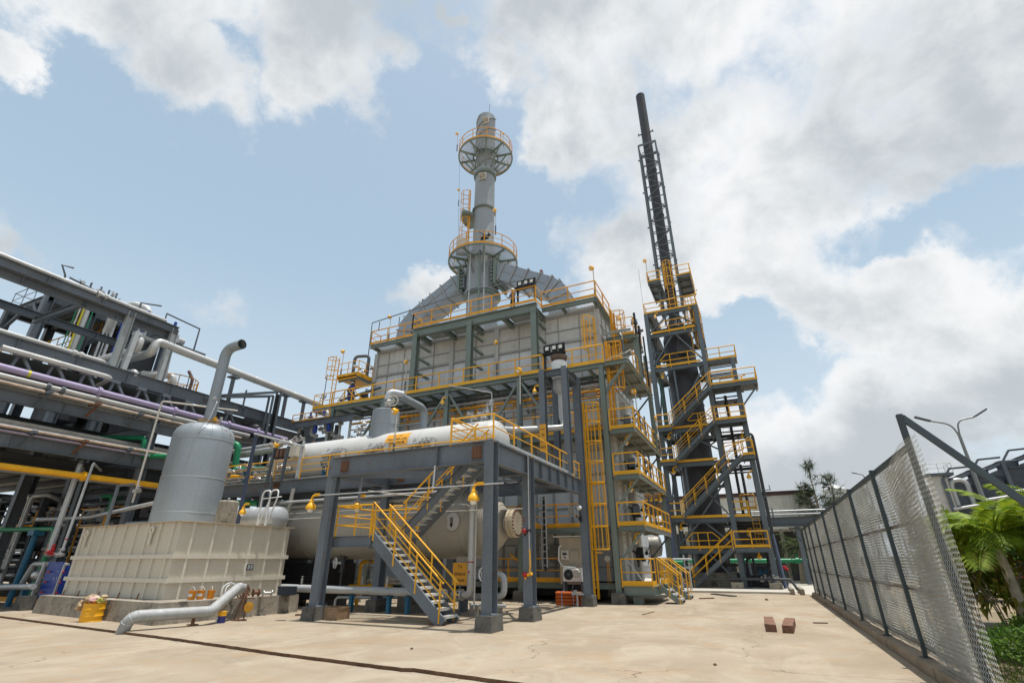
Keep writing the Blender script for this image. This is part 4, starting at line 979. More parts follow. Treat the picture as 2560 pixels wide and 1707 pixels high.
# white pipe and conduits under the beams
for z, y, x0, x1, r, lb in ((4.02, 16.0, -18.5, -9.4, .05, 'thin pale pipe hung just below the rear platform beam'), (3.86, 16.6, -22, -10.2, .07, 'grey cream pipe running above the exchanger shell')):
    b = MB(); b.tube([(x0, y, z), (x1, y, z)], r, 10)
    o = b.out('pipe', ALUW if r < .06 else CREAMINS); tag(o, lb, 'pipe')
cd = thing('lamp_conduit', 'long thin silver conduit strung between the two front columns carrying the yellow lamps', 'conduit', (-9.5, 12.9, 3.4))
b = MB(); b.tube([(-13.25, 12.98, 3.72), (-6.2, 12.78, 3.66)], .021, 8); b.tube([(-8.62, 12.9, 3.7), (-8.62, 12.95, 4.35)], .035, 6); b.out('conduit_run', GALVD, cd)
b = MB(); b.bar((-8.6, 12.95, 4.33), (-8.6, 12.95, 3.68), .05, .05); b.out('hanger', STEEL, cd)
b = MB(); b.bar((-12.05, 13.6, 4.35), (-12.05, 13.6, 3.55), .07, .07); b.box(-12.2, -11.95, 13.5, 13.7, 3.5, 3.56); b.out('hanger', STEEL, cd)
cd2 = thing('cable_conduit', 'thin white cable conduit run across behind the columns at head height', 'conduit', (-12, 16.2, 3.2))
b = MB(); b.tube([(-21, 16.1, 3.32), (-13.3, 16.1, 3.32)], .018, 6); b.tube([(-12.9, 16.1, 3.35), (-6.9, 16.2, 3.30)], .018, 6); b.tube([(-12.2, 14.2, 3.95), (-10.3, 15.8, 3.75)], .018, 6); b.out('conduit_run', DIRTYW, cd2)

# timber things on the yard
cr = thing('wooden_crate', 'open weathered wooden crate against the left front plinth', 'crate', (-12.75, 13.85, 0))
CRX, CRY, CW, CD, CHh = -12.70, 13.80, .74, .62, .35
m = XF((CRX, CRY, 0), R(4))
for nm, (x0, x1, y0, y1) in (('front_board', (-CW / 2, CW / 2, -CD / 2, -CD / 2 + .025)), ('back_board', (-CW / 2, CW / 2, CD / 2 - .025, CD / 2)), ('side_board', (-CW / 2, -CW / 2 + .025, -CD / 2 + .026, CD / 2 - .026)), ('side_board', (CW / 2 - .025, CW / 2, -CD / 2 + .026, CD / 2 - .026))):
    b = MB(m); b.box(x0, x1, y0, y1, .0, CHh); b.out(nm, WOOD, cr)
b = MB(m)
for sx in (-1, 1):
    b.box(sx * CW / 2 - (.0 if sx < 0 else .05), sx * CW / 2 + (.05 if sx < 0 else .0), -CD / 2 - .012, -CD / 2 - .001, 0, CHh + .004)
b.box(-CW / 2 + .05, CW / 2 - .05, -CD / 2 - .012, -CD / 2 - .001, CHh - .045, CHh + .003); b.box(-CW / 2 + .05, CW / 2 - .05, -CD / 2 - .012, -CD / 2 - .001, 0, .045)
b.box(CW / 2 + .001, CW / 2 + .012, -CD / 2, -CD / 2 + .05, 0, CHh + .002); b.box(CW / 2 + .001, CW / 2 + .012, CD / 2 - .05, CD / 2, 0, CHh + .002); b.box(CW / 2 + .001, CW / 2 + .012, -CD / 2 + .05, CD / 2 - .05, CHh - .045, CHh + .002)
b.out('batten', WOOD, cr)
b = MB(m); b.box(-CW / 2 + .03, CW / 2 - .03, -CD / 2 + .03, CD / 2 - .03, .01, .03); b.out('base', WOODR, cr)
def rough_block(name, c, d, rz, lb, grp):
    b = MB(XF((c[0], c[1], 0), rz)); n = 8; vs = []; random.seed(int(c[0] * 100))
    for i in range(n + 1):
        y = -d[1] / 2 + d[1] * i / n
        for x, z in ((-1, 0), (1, 0), (1, 1), (-1, 1)): vs.append((x * d[0] / 2 + random.gauss(0, .003), y + random.gauss(0, .004), z * d[2] + random.gauss(0, .003)))
    fs = [(4 * i + j, 4 * i + (j + 1) % 4, 4 * i + 4 + (j + 1) % 4, 4 * i + 4 + j) for i in range(n) for j in range(4)] + [(3, 2, 1, 0), (4 * n, 4 * n + 1, 4 * n + 2, 4 * n + 3)]
    b.add(vs, fs); tag(b.out(name, WOODR), lb, 'timber', grp)
rough_block('timber_block', (-.10, 16.85, 0), (.245, 2.1, .17), R(1), 'brown timber block lying on the open yard, the left of two', 'timber blocks on the yard')
rough_block('timber_block', (.36, 16.75, 0), (.25, 2.1, .17), R(-4), 'brown timber block lying on the open yard, the right one turned slightly', 'timber blocks on the yard')
b = MB(XF((-14.1, 14.6, 0), R(35))); b.box(-.75, .75, -.1, .1, 0, .045); tag(b.out('plank', WOODR), 'long brown plank lying between the tank plinth and the left front plinth', 'plank')
b = MB(XF((-13.1, 13.42, 0), R(2))); b.box(-.18, .18, -.03, .03, 0, .04); tag(b.out('plank', WOODR), 'short wood scrap lying in front of the left front plinth', 'plank')
# ------------------------------------------------------------ furnace building
PILA = pmat('pale_pilaster', (.46, .47, .46), .5, 0, .12, .8, streak=.5, dirt=(.26, .21, .16), rust=.14)
fb = thing('furnace_building', 'tall white panelled furnace building in a sage green steel frame with yellow railed walkways', 'building', (-14, 29, 0))
FX0, FX1, FY, FYB = -22.0, -6.1, 25.0, 33.0
b = MB(); b.box(FX0, FX1, FY, FYB, 10.9, 13.25); b.box(FX0, FX1 + .02, FY + .02, FYB - .02, .8, 10.898); wall = b.out('wall', PANEL, fb)
b = MB(); b.box(FX0, FX1, FY, FYB, 13.252, 15.3); b.out('upper_wall', pmat('beige_white_wall_panel', (.54, .535, .505), .45, 0, .14, .5, streak=.5, dirt=(.33, .30, .25), rust=.07), fb)
b = MB(); b.add([(FX0, FY + .3, 15.1), (FX1, FY + .3, 15.1), (FX1 - 1.5, 28, 16.1), (FX0 + 1.5, 28, 16.1), (FX0 + 1.5, 30, 16.1), (FX1 - 1.5, 30, 16.1), (FX1, FYB, 15.1), (FX0, FYB, 15.1)], [(0, 1, 2, 3), (3, 2, 5, 4), (4, 5, 6, 7), (0, 3, 4, 7), (1, 6, 5, 2)]); b.out('roof', DUCT, fb)
b = MB()
for z, w, d in ((15.02, .18, .07), (14.05, .055, .06), (13.25, .13, .13), (11.6, .04, .05), (10.95, .1, .08)):
    b.box(FX0 - .03, FX1 + .04, FY - d, FY - .001, z - w / 2, z + w / 2); b.box(FX1 + .001, FX1 + d, FY - d + .002, FYB, z - w / 2 + .003, z + w / 2 - .003)
for x in (-21.95, -20.95, -19.65, -17.25, -14.1, -11.1, -8.55, -7.25): b.box(x - .025, x + .025, FY - .045, FY - .002, 10.95, 15.0)
for y in (25.6, 26.6, 27.6, 28.6, 29.6, 30.6, 31.6): b.box(FX1 + .002, FX1 + .06, y - .03, y + .03, 10.95, 15.0)
b.out('panel_stiffener', PANELR, wall)
for x in (-21.98, -18.56, -15.83, -12.59, -9.52, -6.16):
    b = MB(); b.box(x - .14, x + .14, FY - .145, FY - .003, 10.93, 14.96); b.out('pilaster', PILA, wall)
b = MB()
for z, w, d in ((9.2, .05, .05), (8.2, .1, .1), (6.9, .05, .05), (5.7, .07, .07), (5.25, .07, .07), (4.1, .05, .05), (2.4, .05, .05), (1.4, .05, .05)):
    b.box(FX0 - .02, FX1 + .05, FY - d, FY - .001, z - w / 2, z + w / 2); b.box(FX1 + .021, FX1 + d + .02, FY, FYB, z - w / 2 + .003, z + w / 2 - .003)
for i in range(17):
    x = FX0 + .3 + i * .96; b.box(x - .045, x + .045, FY - .065, FY - .002, .8, 10.6)
b.out('panel_stiffener', PANELR, wall)
# bolted burner-end wall on the right
b = MB(); b.box(FX1 + .05, -5.62, 24.2, 24.9, .8, 10.0); b.box(FX1 + .1, -5.55, 25.2, 25.75, .8, 10.0); b.box(FX1 + .1, -5.55, 27.4, 28.0, .8, 10.0)
for y, x in ((24.19, -5.85), (25.19, -5.8)):
    for i in range(28):
        for dx in (-.1, .1): b.tube([(x + dx, y - .03, 1.2 + i * .31), (x + dx, y + .02, 1.2 + i * .31)], .03, 6)
for i in range(28):
    for y in (24.35, 24.75, 25.3, 25.65): b.tube([(-5.63, y, 1.2 + i * .31), (-5.52, y, 1.2 + i * .31)], .028, 6)
b.out('end_wall', pmat('white_bolted_plate', (.52, .51, .48), .5, 0, .1, .8, streak=.5, rust=.12, dirt=(.3, .25, .19)), fb)
for z in (1.9, 3.9, 6.1, 8.3):
    b = MB(); b.pipe([(-5.2, 25.1, z - .5), (-5.2, 25.1, z), (-5.5, 25.6, z + .2)], .045, .1, 8); b.lathe([(.28, 0), (.28, .12), (.2, .16), (.2, .3)], (-5.55, 26.6, z), (1, 0, 0), 16); b.valve((-5.15, 26.1, z - .2), .09); b.valve((-5.05, 26.5, z + .1), .08, (0, 1, 0)); b.tube(fillet([(-5.0, 26.3, z + .1), (-4.8, 26.5, z + .6), (-5.1, 26.9, z - .4)], .2), .02, 6); b.cbox((-5.3, 26.2, z + .2), (.25, .3, .35)); b.out('burner', BLACK, fb)
    b = MB(); b.tube([(-5.45, 26.6, z), (-5.25, 26.6, z)], .18, 14); b.out('burner_cover', GALVD, fb)

# green frame
for i, x in enumerate((-5.72, -10.28, -14.85, -19.4, -23.5)):
    column(fb, x, 23.15, 10.78, (.6, .7, .42), .24, .24, GREEN, CONCD)
for i, x in enumerate((-17.55, -13.6, -9.4)):
    c = column(fb, x, 23.35, 15.0, None, .36, .34, GREEN, z0=10.9)
    for z in (11.4, 12.4, 13.4, 14.3):
        b = MB(); b.box(x - .04, x + .14, 23.55, 24.86, z - .05, z + .06); b.out('tie_bracket', GREEN, c)
def gbeam(a, c, H=.3, B=.2, name='beam', mat=None): b = MB(); b.ib(a, c, H, B); return b.out(name, mat or GREEN, fb)
gbeam((-17.75, 23.3, 15.0), (-9.2, 23.3, 15.0), .55, .3)
for x in (-17.55, -15.6, -13.6, -11.5, -9.4): gbeam((x, 23.4, 14.98), (x, 25, 14.98), .35, .2)
for x in (-21.8, -19.8, -8.0, -6.1): gbeam((x, 24.1, 15.15), (x, 25, 15.15), .22, .12)
gbeam((-21.95, 24.1, 15.17), (-17.75, 24.1, 15.17), .24, .14); gbeam((-9.2, 24.1, 15.17), (-5.9, 24.1, 15.17), .24, .14); gbeam((-5.93, 24.1, 15.17), (-5.93, 33, 15.17), .24, .14)
gbeam((-23.75, 23.12, 10.76), (-5.55, 23.12, 10.76), .24, .2); gbeam((-23.75, 24.7, 10.7), (-5.55, 24.7, 10.7), .24, .2)
for i in range(19): gbeam((-23.4 + i, 23.2, 10.72), (-23.4 + i, 24.95, 10.72), .18, .1)
for x in (-19.4, -14.85, -10.28):
    for s in (-1, 1):
        b = MB(); b.bar((x + s * .12, 23.12, 10.5), (x + s * 2.0, 23.12, 7.7), .1, .12); b.out('knee_brace', GREEN, fb)
        b = MB(); b.tube(fillet([(x + s * .1, 24.6, 9.2), (x + s * .5, 24.6, 10.4), (x + s * 1.0, 24.6, 10.6)], .5), .08, 8); b.out('haunch', GREEN, fb)
grating(fb, -23.7, -5.6, 23.1, 24.95, 10.92, 'y', .085)
grating(fb, -17.75, -9.2, 23.1, 24.98, 15.32, 'y', .085); grating(fb, -21.9, -17.8, 24.05, 24.98, 15.32, 'y', .085); grating(fb, -9.15, -5.9, 24.05, 24.98, 15.32, 'y', .085)
for x0, x1 in ((-17.2, -15.7), (-15.4, -13.8), (-11.3, -9.7)):
    b = MB(); b.box(x0, x1, 23.6, 24.8, 15.1, 15.14); b.out('soffit_plate', GALV, fb)
YR = dict(h=1.0, toe=.16, step=1.55, mat=YELD, r=.038, post=.07)
railing(fb, [(-17.75, 23.1, 15.34), (-9.2, 23.1, 15.34), (-9.2, 24.05, 15.34), (-5.9, 24.05, 15.34), (-5.9, 27.2, 15.34)], **YR)
railing(fb, [(-21.9, 25.0, 15.34), (-21.9, 24.05, 15.34), (-17.75, 24.05, 15.34), (-17.75, 23.1, 15.34)], **YR)
b = MB(); b.tube([(-21.95, 24.0, 14.0), (-21.95, 24.0, 17.0), (-13.5, 22.95, 16.95), (-10.4, 23.0, 16.9)], .035, 8)
for x in (-21.3, -19.6): b.tube([(x, 24.0, 16.35), (x, 24.0, 16.95)], .03, 6)
b.out('cable_rail', STEELD, fb)
railing(fb, [(-23.7, 23.08, 10.92), (-5.55, 23.08, 10.92)], h=.98, toe=.18, step=1.62, mat=YEL, r=.038, post=.07)
railing(fb, [(-25.3, 23.6, 10.92), (-25.3, 23.08, 10.92), (-23.75, 23.08, 10.92)], h=.95, toe=.17, step=1.0, mat=YEL, r=.028)
b = MB(); b.box(-25.3, -23.75, 23.08, 24.9, 10.7, 10.9); b.out('side_deck', GREEN, fb)
b = MB(); b.bar((-22.7, 23.1, 10.95), (-22.7, 23.1, 11.85), .06); b.bar((-22.0, 23.1, 11.85), (-21.1, 23.1, 10.98), .05); b.bar((-22.4, 23.1, 11.85), (-21.6, 23.1, 10.98), .05); b.bar((-23.3, 23.1, 11.0), (-22.7, 23.1, 11.8), .04); b.out('loading_gate', YEL, fb)

# left cage platform
b = MB(); b.box(-24.0, -22.2, 23.5, 25.6, 12.95, 13.08); b.bar((-23.9, 23.55, 12.95), (-22.3, 23.55, 12.95), .1, .2); b.out('side_deck', YELD, fb)
railing(fb, [(-24.0, 23.5, 13.08), (-22.2, 23.5, 13.08), (-22.2, 25.6, 13.08)], h=.95, toe=.16, step=.8, mat=YEL)
gbeam((-22.25, 23.5, 12.85), (-22.25, 25.6, 12.85), .2, .1); gbeam((-23.9, 23.6, 12.8), (-22.2, 23.6, 12.8), .15, .1)
gbeam((-23.0, 24.0, 10.9), (-23.0, 24.0, 12.9), .2, .2, 'post')
ladder(fb, (-23.95, 23.3, 10.9), 3.6, (-1, -.2, 0), .42, (2.1, 3.5), YEL)
b = MB(); b.pipe([(-23.3, 24.2, 13.1), (-23.3, 24.2, 14.75), (-22.3, 24.5, 14.75), (-22.3, 24.5, 13.1)], .11, .3); b.out('vent_pipe', STEELD, fb)
b = MB()
for i in range(7): b.valve((-22.9 + i * .16 + random.uniform(-.04, .04), 24 + i * .2, 13.4 + random.uniform(0, .5)), .09, (1, 0, 0), (random.uniform(-1, 1), -.6, .6))
b.out('valve_cluster', CHROME, fb)
b = MB(); b.cbox((-23.4, 24.4, 12.0), (.4, .3, .5)); b.cbox((-22.6, 24.8, 11.9), (.5, .3, .3)); b.tube([(-24.2, 24.3, 11.7), (-20.9, 24.4, 12.2)], .09, 8); b.tube([(-23.4, 24.0, 12.2), (-21.4, 24.4, 12.6)], .07, 8); b.valve((-23.0, 24.1, 11.6), .12); b.valve((-21.9, 24.2, 11.9), .12); b.out('instrument_cluster', STEELD, fb)
b = MB(); b.wheel((-24.6, 23.2, 11.75), .2, (0, -1, 0)); b.tube([(-24.6, 23.2, 10.9), (-24.6, 23.2, 13.3), (-24.0, 23.2, 13.1)], .025, 6); b.out('chain_wheel', BLACK, fb)

# right end balconies
def balcony(z, y1=30.4, rail=True, x0=-5.5, x1=-4.35, y0=23.1, brace=True, mat=None):
    b = MB(); b.ch((x0, y0, z - .11), (x1, y0, z - .11), .22, .08); b.out('deck_beam', GREEN, fb)
    b = MB(); b.ch((x1, y0, z - .11), (x1, y1, z - .11), .22, .08); 
    b.box(x0 - .3, x1 - .01, y0 + .02, y1, z - .03, z)
    for y in (25, 26.8, 28.6): b.bar((x0, y, z - .1), (x1, y, z - .1), .08, .14)
    b.bar((x0 + .45, y0 + .1, z - .1), (x0 + .45, y1, z - .1), .07, .12)
    dk = b.out('deck', mat or DECKG, fb)
    if rail: railing(fb, [(x0, y0 - .01, z), (x1 + .01, y0 - .01, z), (x1 + .01, y1, z)], h=.98, toe=.18, step=1.15, mat=YEL, r=.036, post=.065)
    if brace:
        b = MB(); b.bar((x0 - .1, y0 + .06, z - 1.45), (x1 - .1, y0 + .06, z - .22), .09); b.out('knee_brace', GREEN, fb)
        b = MB(); b.bar((-5.6, y1 - .5, z - 1.45), (x1 - .1, y1 - .5, z - .22), .08); b.out('knee_brace', STEELD, fb)
    return dk
DECKG = pmat('green_grey_deck_plate', (.27, .29, .26), .55, .1, .12, 1.5, streak=.3)
for z in (3.08, 5.28, 7.42): balcony(z)
balcony(10.9, 29.8, False, brace=True)
railing(fb, [(-4.34, 24.6, 10.92), (-4.34, 29.8, 10.92)], h=1.0, toe=.17, step=1.2, mat=YELD)
b = MB(); b.tube([(-5.45, 23.12, 11.0), (-4.4, 23.12, 11.25), (-4.35, 24.4, 11.9)], .02, 6); b.out('chain_rail', DIRTYW, fb)
b = MB(); b.bar((-5.6, 23.2, 9.3), (-4.45, 23.14, 10.75), .1); b.out('knee_brace', GREEN, fb)
gbeam((-4.35, 26.3, 10.8), (-4.35, 26.3, 13.5), .3, .3, 'post'); gbeam((-4.35, 28.9, 7.4), (-4.35, 28.9, 13.2), .2, .2, 'post'); gbeam((-4.5, 30.2, .5), (-4.5, 30.2, 10.8), .2, .2, 'post')
balcony(13.45, 28.2, False, -5.9, -4.35, 25.9, False)
railing(fb, [(-5.0, 25.9, 13.45), (-4.35, 25.9, 13.45), (-4.35, 28.2, 13.45)], h=1.1, toe=.2, step=1.0, mat=YELD)
b = MB()
for i in range(7): b.valve((-4.3 + random.uniform(-.1, .1), 26.3 + i * .3, 14.0 + random.uniform(0, .6)), .1, (1, 0, 0), (random.uniform(-1, 1), random.uniform(-1, 0), .6))
b.tube([(-4.3, 26.4, 13.5), (-4.3, 26.4, 15.0)], .07); b.tube([(-4.35, 27, 11), (-4.2, 27, 14.4)], .06); b.tube([(-4.2, 28.2, 11), (-4.2, 28.2, 14.2)], .05); b.cbox((-4.4, 26.9, 11.6), (.35, .35, .9)); b.out('valve_cluster', BLACK, fb)
for z in (3.08, 5.28, 7.42):
    b = MB()
    for i in range(4): b.valve((-4.55 + random.uniform(-.1, .1), 25.8 + i * .4, z + .6 + random.uniform(0, .5)), .09, (1, 0, 0), (random.uniform(-1, 1), -.5, .7))
    b.tube([(-4.5, 25.6, z), (-4.5, 25.6, z + 1.4)], .045); b.tube([(-4.5, 27, z), (-4.5, 27, z + 1.5)], .045); b.cbox((-4.9, 24.4, z + .75), (.3, .2, .4)); b.out('valve_cluster', STEELD, fb)

# base deck, entry platform and its little stair
b = MB(); b.ch((-12.5, 23.45, .66), (-5.6, 23.45, .66), .24, .1); b.box(-22, -5.6, 23.5, 25, .70, .74); b.box(-22, -12.5, 23.4, 23.5, .55, .78); b.out('base_deck', GREEN, fb)
b = MB(); b.box(-21.5, -6.5, 24.2, 32.5, .2, .7); b.out('base_shade_block', BLACK, fb)  # black block under the floor stands in for shade beneath the building
railing(fb, [(-12.4, 23.42, .78), (-7.1, 23.42, .78)], h=1.0, toe=.2, step=1.3, mat=YELD, r=.035, post=.065)
b = MB(); b.bar((-10.6, 23.4, 1.75), (-9.8, 23.4, .95), .05); b.bar((-11, 23.45, 2.0), (-9.6, 23.5, .9), .12, .06); b.out('gate', YELD, fb)
b = MB(); b.ch((-12.5, 23.3, 2.96), (-5.75, 23.3, 2.96), .24, .1); b.box(-14, -5.6, 23.32, 25, 3.03, 3.07); b.out('walkway', GREEN, fb)
railing(fb, [(-14, 23.28, 3.08), (-7.1, 23.28, 3.08)], h=1.05, toe=.2, step=1.5, mat=YELD, r=.035, post=.065)
b = MB(); b.ch((-23.4, 23.3, 7.36), (-5.75, 23.3, 7.36), .26, .1); b.box(-23.4, -5.6, 23.32, 25, 7.44, 7.48); b.out('walkway', GREEN, fb)
railing(fb, [(-23.4, 23.28, 7.48), (-5.9, 23.28, 7.48)], h=1.05, toe=.2, step=1.5, mat=YELD, r=.035, post=.065)
b = MB(); b.ch((-5.5, 23.1, .52), (-4.25, 23.1, .52), .34, .08); b.ch((-4.25, 23.1, .52), (-4.25, 26.6, .52), .34, .08); b.box(-5.7, -4.26, 23.12, 27, .66, .69); b.box(-5.2, -4.8, 23.3, 23.7, .0, .35); b.out('entry_deck', GREEN, fb)
railing(fb, [(-5.55, 23.09, .69), (-4.28, 23.09, .69), (-4.26, 23.9, .69)], h=1.05, toe=.2, step=.9, mat=YEL)
railing(fb, [(-4.26, 25.1, .69), (-4.26, 27.6, .69)], h=1.05, toe=.2, step=.8, mat=YEL)
b = MB(); b.bar((-5.3, 23.3, 1.7), (-4.6, 23.2, .75), .12, .03); b.out('loose_plate', GALVD, fb)
es = thing('entry_stair', 'short stair with orange yellow handrails beside the green entry deck', 'staircase', (-3.8, 24.5, 0))
stair(es, (-3.35, 24.0, 0), (-4.22, 24.0, .69), 1.0, (0, 1, 0), GREEN, .2, h=1.0, midr=(.5,))
stair(es, (-3.35, 27.0, 0), (-4.22, 27.0, .69), 1.0, (0, 1, 0), GREEN, .2, h=1.0, midr=(.5,))

# caged ladders
ladder(fb, (-6.62, 22.75, .18), 8.6, (1, -.12, 0), .45, (1.95, 8.5), YEL, rail=(.10, .035))
b = MB()
for z in (2, 5, 8): b.bar((-6.6, 22.8, z), (-6.4, 23.3, z), .05)
b.out('ladder_bracket', YEL, fb)
ladder(fb, (-5.42, 23.65, 7.45), 4.75, (1, -.15, 0), .45, (2.1, 4.6), YELD, rail=(.12, .04))
ladder(fb, (-5.55, 26.2, 10.9), 4.4, (1, -.15, 0), .5, (2.3, 4.2), YELD, rail=(.12, .04))
ladder(fb, (-6.55, 24.75, 10.95), 3.4, (-.2, -1, 0), .45, (1.5, 3.3), YEL, rail=(.10, .03))

# yellow header pipe with droppers under the upper walkway
yp = thing('yellow_header_pipe', 'long yellow gas header pipe with branches fixed under the upper walkway of the furnace', 'pipe', (-14, 24.5, 9.8))
b = MB(); b.tube([(-23.2, 24.45, 9.97), (-5.9, 24.45, 9.92)], .075, 10); b.tube([(-23.2, 24.55, 9.6), (-5.9, 24.55, 9.6)], .04, 8); b.out('pipe_run', YELD, yp)
for i in range(14):
    x = -22.4 + i * 1.22; b = MB(); b.tube([(x, 24.5, 9.9), (x, 24.5, 10.25), (x + .25, 24.5, 10.25)], .03, 6); b.tube([(x + .1, 24.6, 9.9), (x + .1, 24.6, 7.5)], .025, 6); b.valve((x + .3, 24.4, 9.7), .06, (1, 0, 0), (0, -1, .3)); b.out('branch', YELD, yp)
for z in (10.35, 10.15, 9.35):
    b = MB(); b.tube([(-22.5, 24.2, z), (-6.2, 24.2, z)], .06 if z < 10.2 else .09, 8); tag(b.out('pipe', GALVD if z < 10.2 else DARKPIPE), {10.35: 'dark pipe close under the upper walkway grating', 10.15: 'upper grey pipe beneath the walkway grating', 9.35: 'lower grey pipe hung below the yellow header'}[z], 'pipe')

# ------------------------------------------------------------ stack with ring platforms and the two flue ducts
SX, SY = -15.95, 29.0
stk = thing('furnace_stack', 'tall grey cylindrical stack with two ring platforms rising from the furnace roof', 'chimney', (SX, SY, 15.6))
b = MB(); b.lathe([(1.5, 15.6), (1.5, 16.3), (1.2, 17.0), (1.18, 20.2)], (SX, SY, 0), n=36); b.lathe([(1.42, 20.2), (1.42, 20.35), (1.26, 20.38), (1.26, 23.1), (.95, 24.3), (.86, 24.6), (.84, 31.0)], (SX, SY, 0), n=36)
b.lathe([(.84, 31), (.82, 38.9), (.76, 38.92), (.74, 38.2)], (SX, SY, 0), n=36, cap=False); sh_ = b.out('shaft', STACK, stk)
b = MB(); b.lathe([(.84, 28.2), (1.0, 28.22), (1.0, 28.34), (.84, 28.36)], (SX, SY, 0), n=36); b.out('flange', GREEN, sh_)
b = MB(); b.lathe([(.84, 31.9), (.97, 31.92), (.97, 32.02), (.97, 32.12), (.84, 32.14)], (SX, SY, 0), n=36); b.bolts((SX, SY, 32.02), .92, 30, br=.03, bl=.22); b.out('flange', GREEN, sh_)
b = MB(); b.lathe([(1.17, 19.9), (1.44, 20.0), (1.44, 20.12), (1.17, 20.14)], (SX, SY, 0), n=36); b.out('flange', GREEN, sh_)
b = MB()
for i in range(90):                                      # helical strake on the top section
    a0, a1 = i * .12, (i + 1) * .12; z0, z1 = 32.6 + i * .068, 32.6 + (i + 1) * .068
    for ph in (0, 2.09, 4.19):
        p = [(SX + r * math.cos(a + ph), SY + r * math.sin(a + ph), z) for a, z in ((a0, z0), (a1, z1)) for r in (.82, .93)]
        b.add(p, [(0, 1, 3, 2)]); 
b.out('strake', STACK, sh_)
FA = math.atan2(-SY, -SX)
def nozzle(z, a):
    d = V(math.cos(a), math.sin(a), 0); b = MB(); c = V(SX, SY, z) + d * .86
    b.tube([c, c + d * .28], .13, 12); b.cbox(c + d * .2, (.5, .5, .07), a); b.bar(c + d * .1 + V(-.35, 0, -.3), c + d * .1 + V(.35, 0, -.3), .1, .08); b.bar(c + d * .1 + V(.3, 0, .3), c + d * .1 + V(.3, 0, -.3), .1, .06); b.out('sampling_nozzle', DIRTYW, stk)
nozzle(31.3, FA - .25); nozzle(37.7, FA - .1)
def ringplat(z, r0, r1, nseg=16, gap=None, mat=None):
    b = MB(); A = [2 * math.pi * i / 48 for i in range(48)]
    b.tube([(SX + r1 * math.cos(a), SY + r1 * math.sin(a), z - .1) for a in A], .07, 6, closed=True); b.tube([(SX + (r0 + .15) * math.cos(a), SY + (r0 + .15) * math.sin(a), z - .1) for a in A], .08, 6, closed=True)
    for i in range(10):
        a = 2 * math.pi * i / 10 + .2; d = V(math.cos(a), math.sin(a), 0); c = V(SX, SY, z)
        b.bar(c + d * r0 - V(0, 0, .14), c + d * r1 - V(0, 0, .14), .1, .18); b.bar(c + d * (r0 - .05) - V(0, 0, 1.7), c + d * (r1 * .8) - V(0, 0, .2), .1, .1)
    p = b.out('ring_platform', GREEN, stk)
    b = MB()
    for i in range(60):
        a = 2 * math.pi * i / 60
        for rr in [r0 + .15 + j * .085 for j in range(int((r1 - r0 - .2) / .085))]:
            a2 = 2 * math.pi * (i + 1) / 60
            p0, p1 = V(SX + rr * math.cos(a), SY + rr * math.sin(a), z - .02), V(SX + rr * math.cos(a2), SY + rr * math.sin(a2), z - .02)
            b.bar(p0, p1, .012, .04)
    for i in range(120):
        a = 2 * math.pi * i / 120; d = V(math.cos(a), math.sin(a), 0); b.bar(V(SX, SY, z - .015) + d * (r0 + .1), V(SX, SY, z - .015) + d * r1, .012, .03)
    b.out('grating', GALV, p)
    railing(stk, [(SX + r1 * math.cos(a), SY + r1 * math.sin(a), z) for a in A], h=1.05, toe=.14, step=.9, mat=YELD, closed=True, r=.03) if False else ringrail(z, r1)
def ringrail(z, r):
    b = MB(); t = MB(); A = [2 * math.pi * i / 48 for i in range(48)]
    P = lambda h: [(SX + r * math.cos(a), SY + r * math.sin(a), z + h) for a in A]
    b.tube(P(1.05), .032, 6, closed=True); b.tube(P(.55), .022, 6, closed=True)
    for i in range(0, 48, 4): b.bar((SX + r * math.cos(A[i]), SY + r * math.sin(A[i]), z - .1), (SX + r * math.cos(A[i]), SY + r * math.sin(A[i]), z + 1.05), .06, .03)
    o = b.out('railing', YELD, stk); q = P(.08)
    for i in range(48): t.bar(q[i], q[(i + 1) % 48], .012, .16)
    t.out('toeboard', YELD, o)
ringplat(23.3, 1.22, 2.7); ringplat(34.3, .9, 2.35)
b = MB(); c = V(SX, SY, 28.2); pts = []
for i in range(13):
    a = math.pi * .86 + i * .115; pts.append((SX + 1.9 * math.cos(a), SY + 1.9 * math.sin(a)))
inn = [(SX + .85 * math.cos(math.pi * .86 + i * .115), SY + .85 * math.sin(math.pi * .86 + i * .115)) for i in range(13)]
b.add([(*p, 27.85) for p in pts] + [(*p, 27.85) for p in inn] + [(*p, 27.6) for p in pts] + [(*p, 27.6) for p in inn], [(i, i + 1, 14 + i, 13 + i) for i in range(12)] + [(26 + i, 39 + i, 40 + i, 27 + i) for i in range(12)] + [(i, 26 + i, 27 + i, i + 1) for i in range(12)] + [(0, 13, 39, 26), (12, 38, 51, 25)]); b.bar((pts[3][0], pts[3][1], 27.6), (SX - .7, SY - .3, 26.6), .08); b.bar((pts[9][0], pts[9][1], 27.6), (SX - .5, SY - .6, 26.6), .08); b.out('rest_platform', GREEN, stk)
railing(stk, [(*p, 27.85) for p in pts[:7]], h=1.1, toe=.2, step=.5, mat=YELD)
la = math.pi * 1.17; ld = V(math.cos(la), math.sin(la), 0); lp = V(SX, SY, 0) + ld * 1.22
ladder(stk, lp + V(0, 0, 23.3), 7.0, ld, .45, (2.2, 6.9), YELD, rail=(.12, .04))
b = MB(); b.cbox((SX - 1.0, SY - 1.6, 24.1), (.9, .6, 1.3), .5); b.out('control_cabinet', DIRTYW, stk)
b = MB()
for i in range(5): b.valve((SX + .7 + i * .2, SY - 1.5 - .1 * i, 24.0 + random.uniform(0, .4)), .1, (1, 0, 0), (0, -.6, .8))
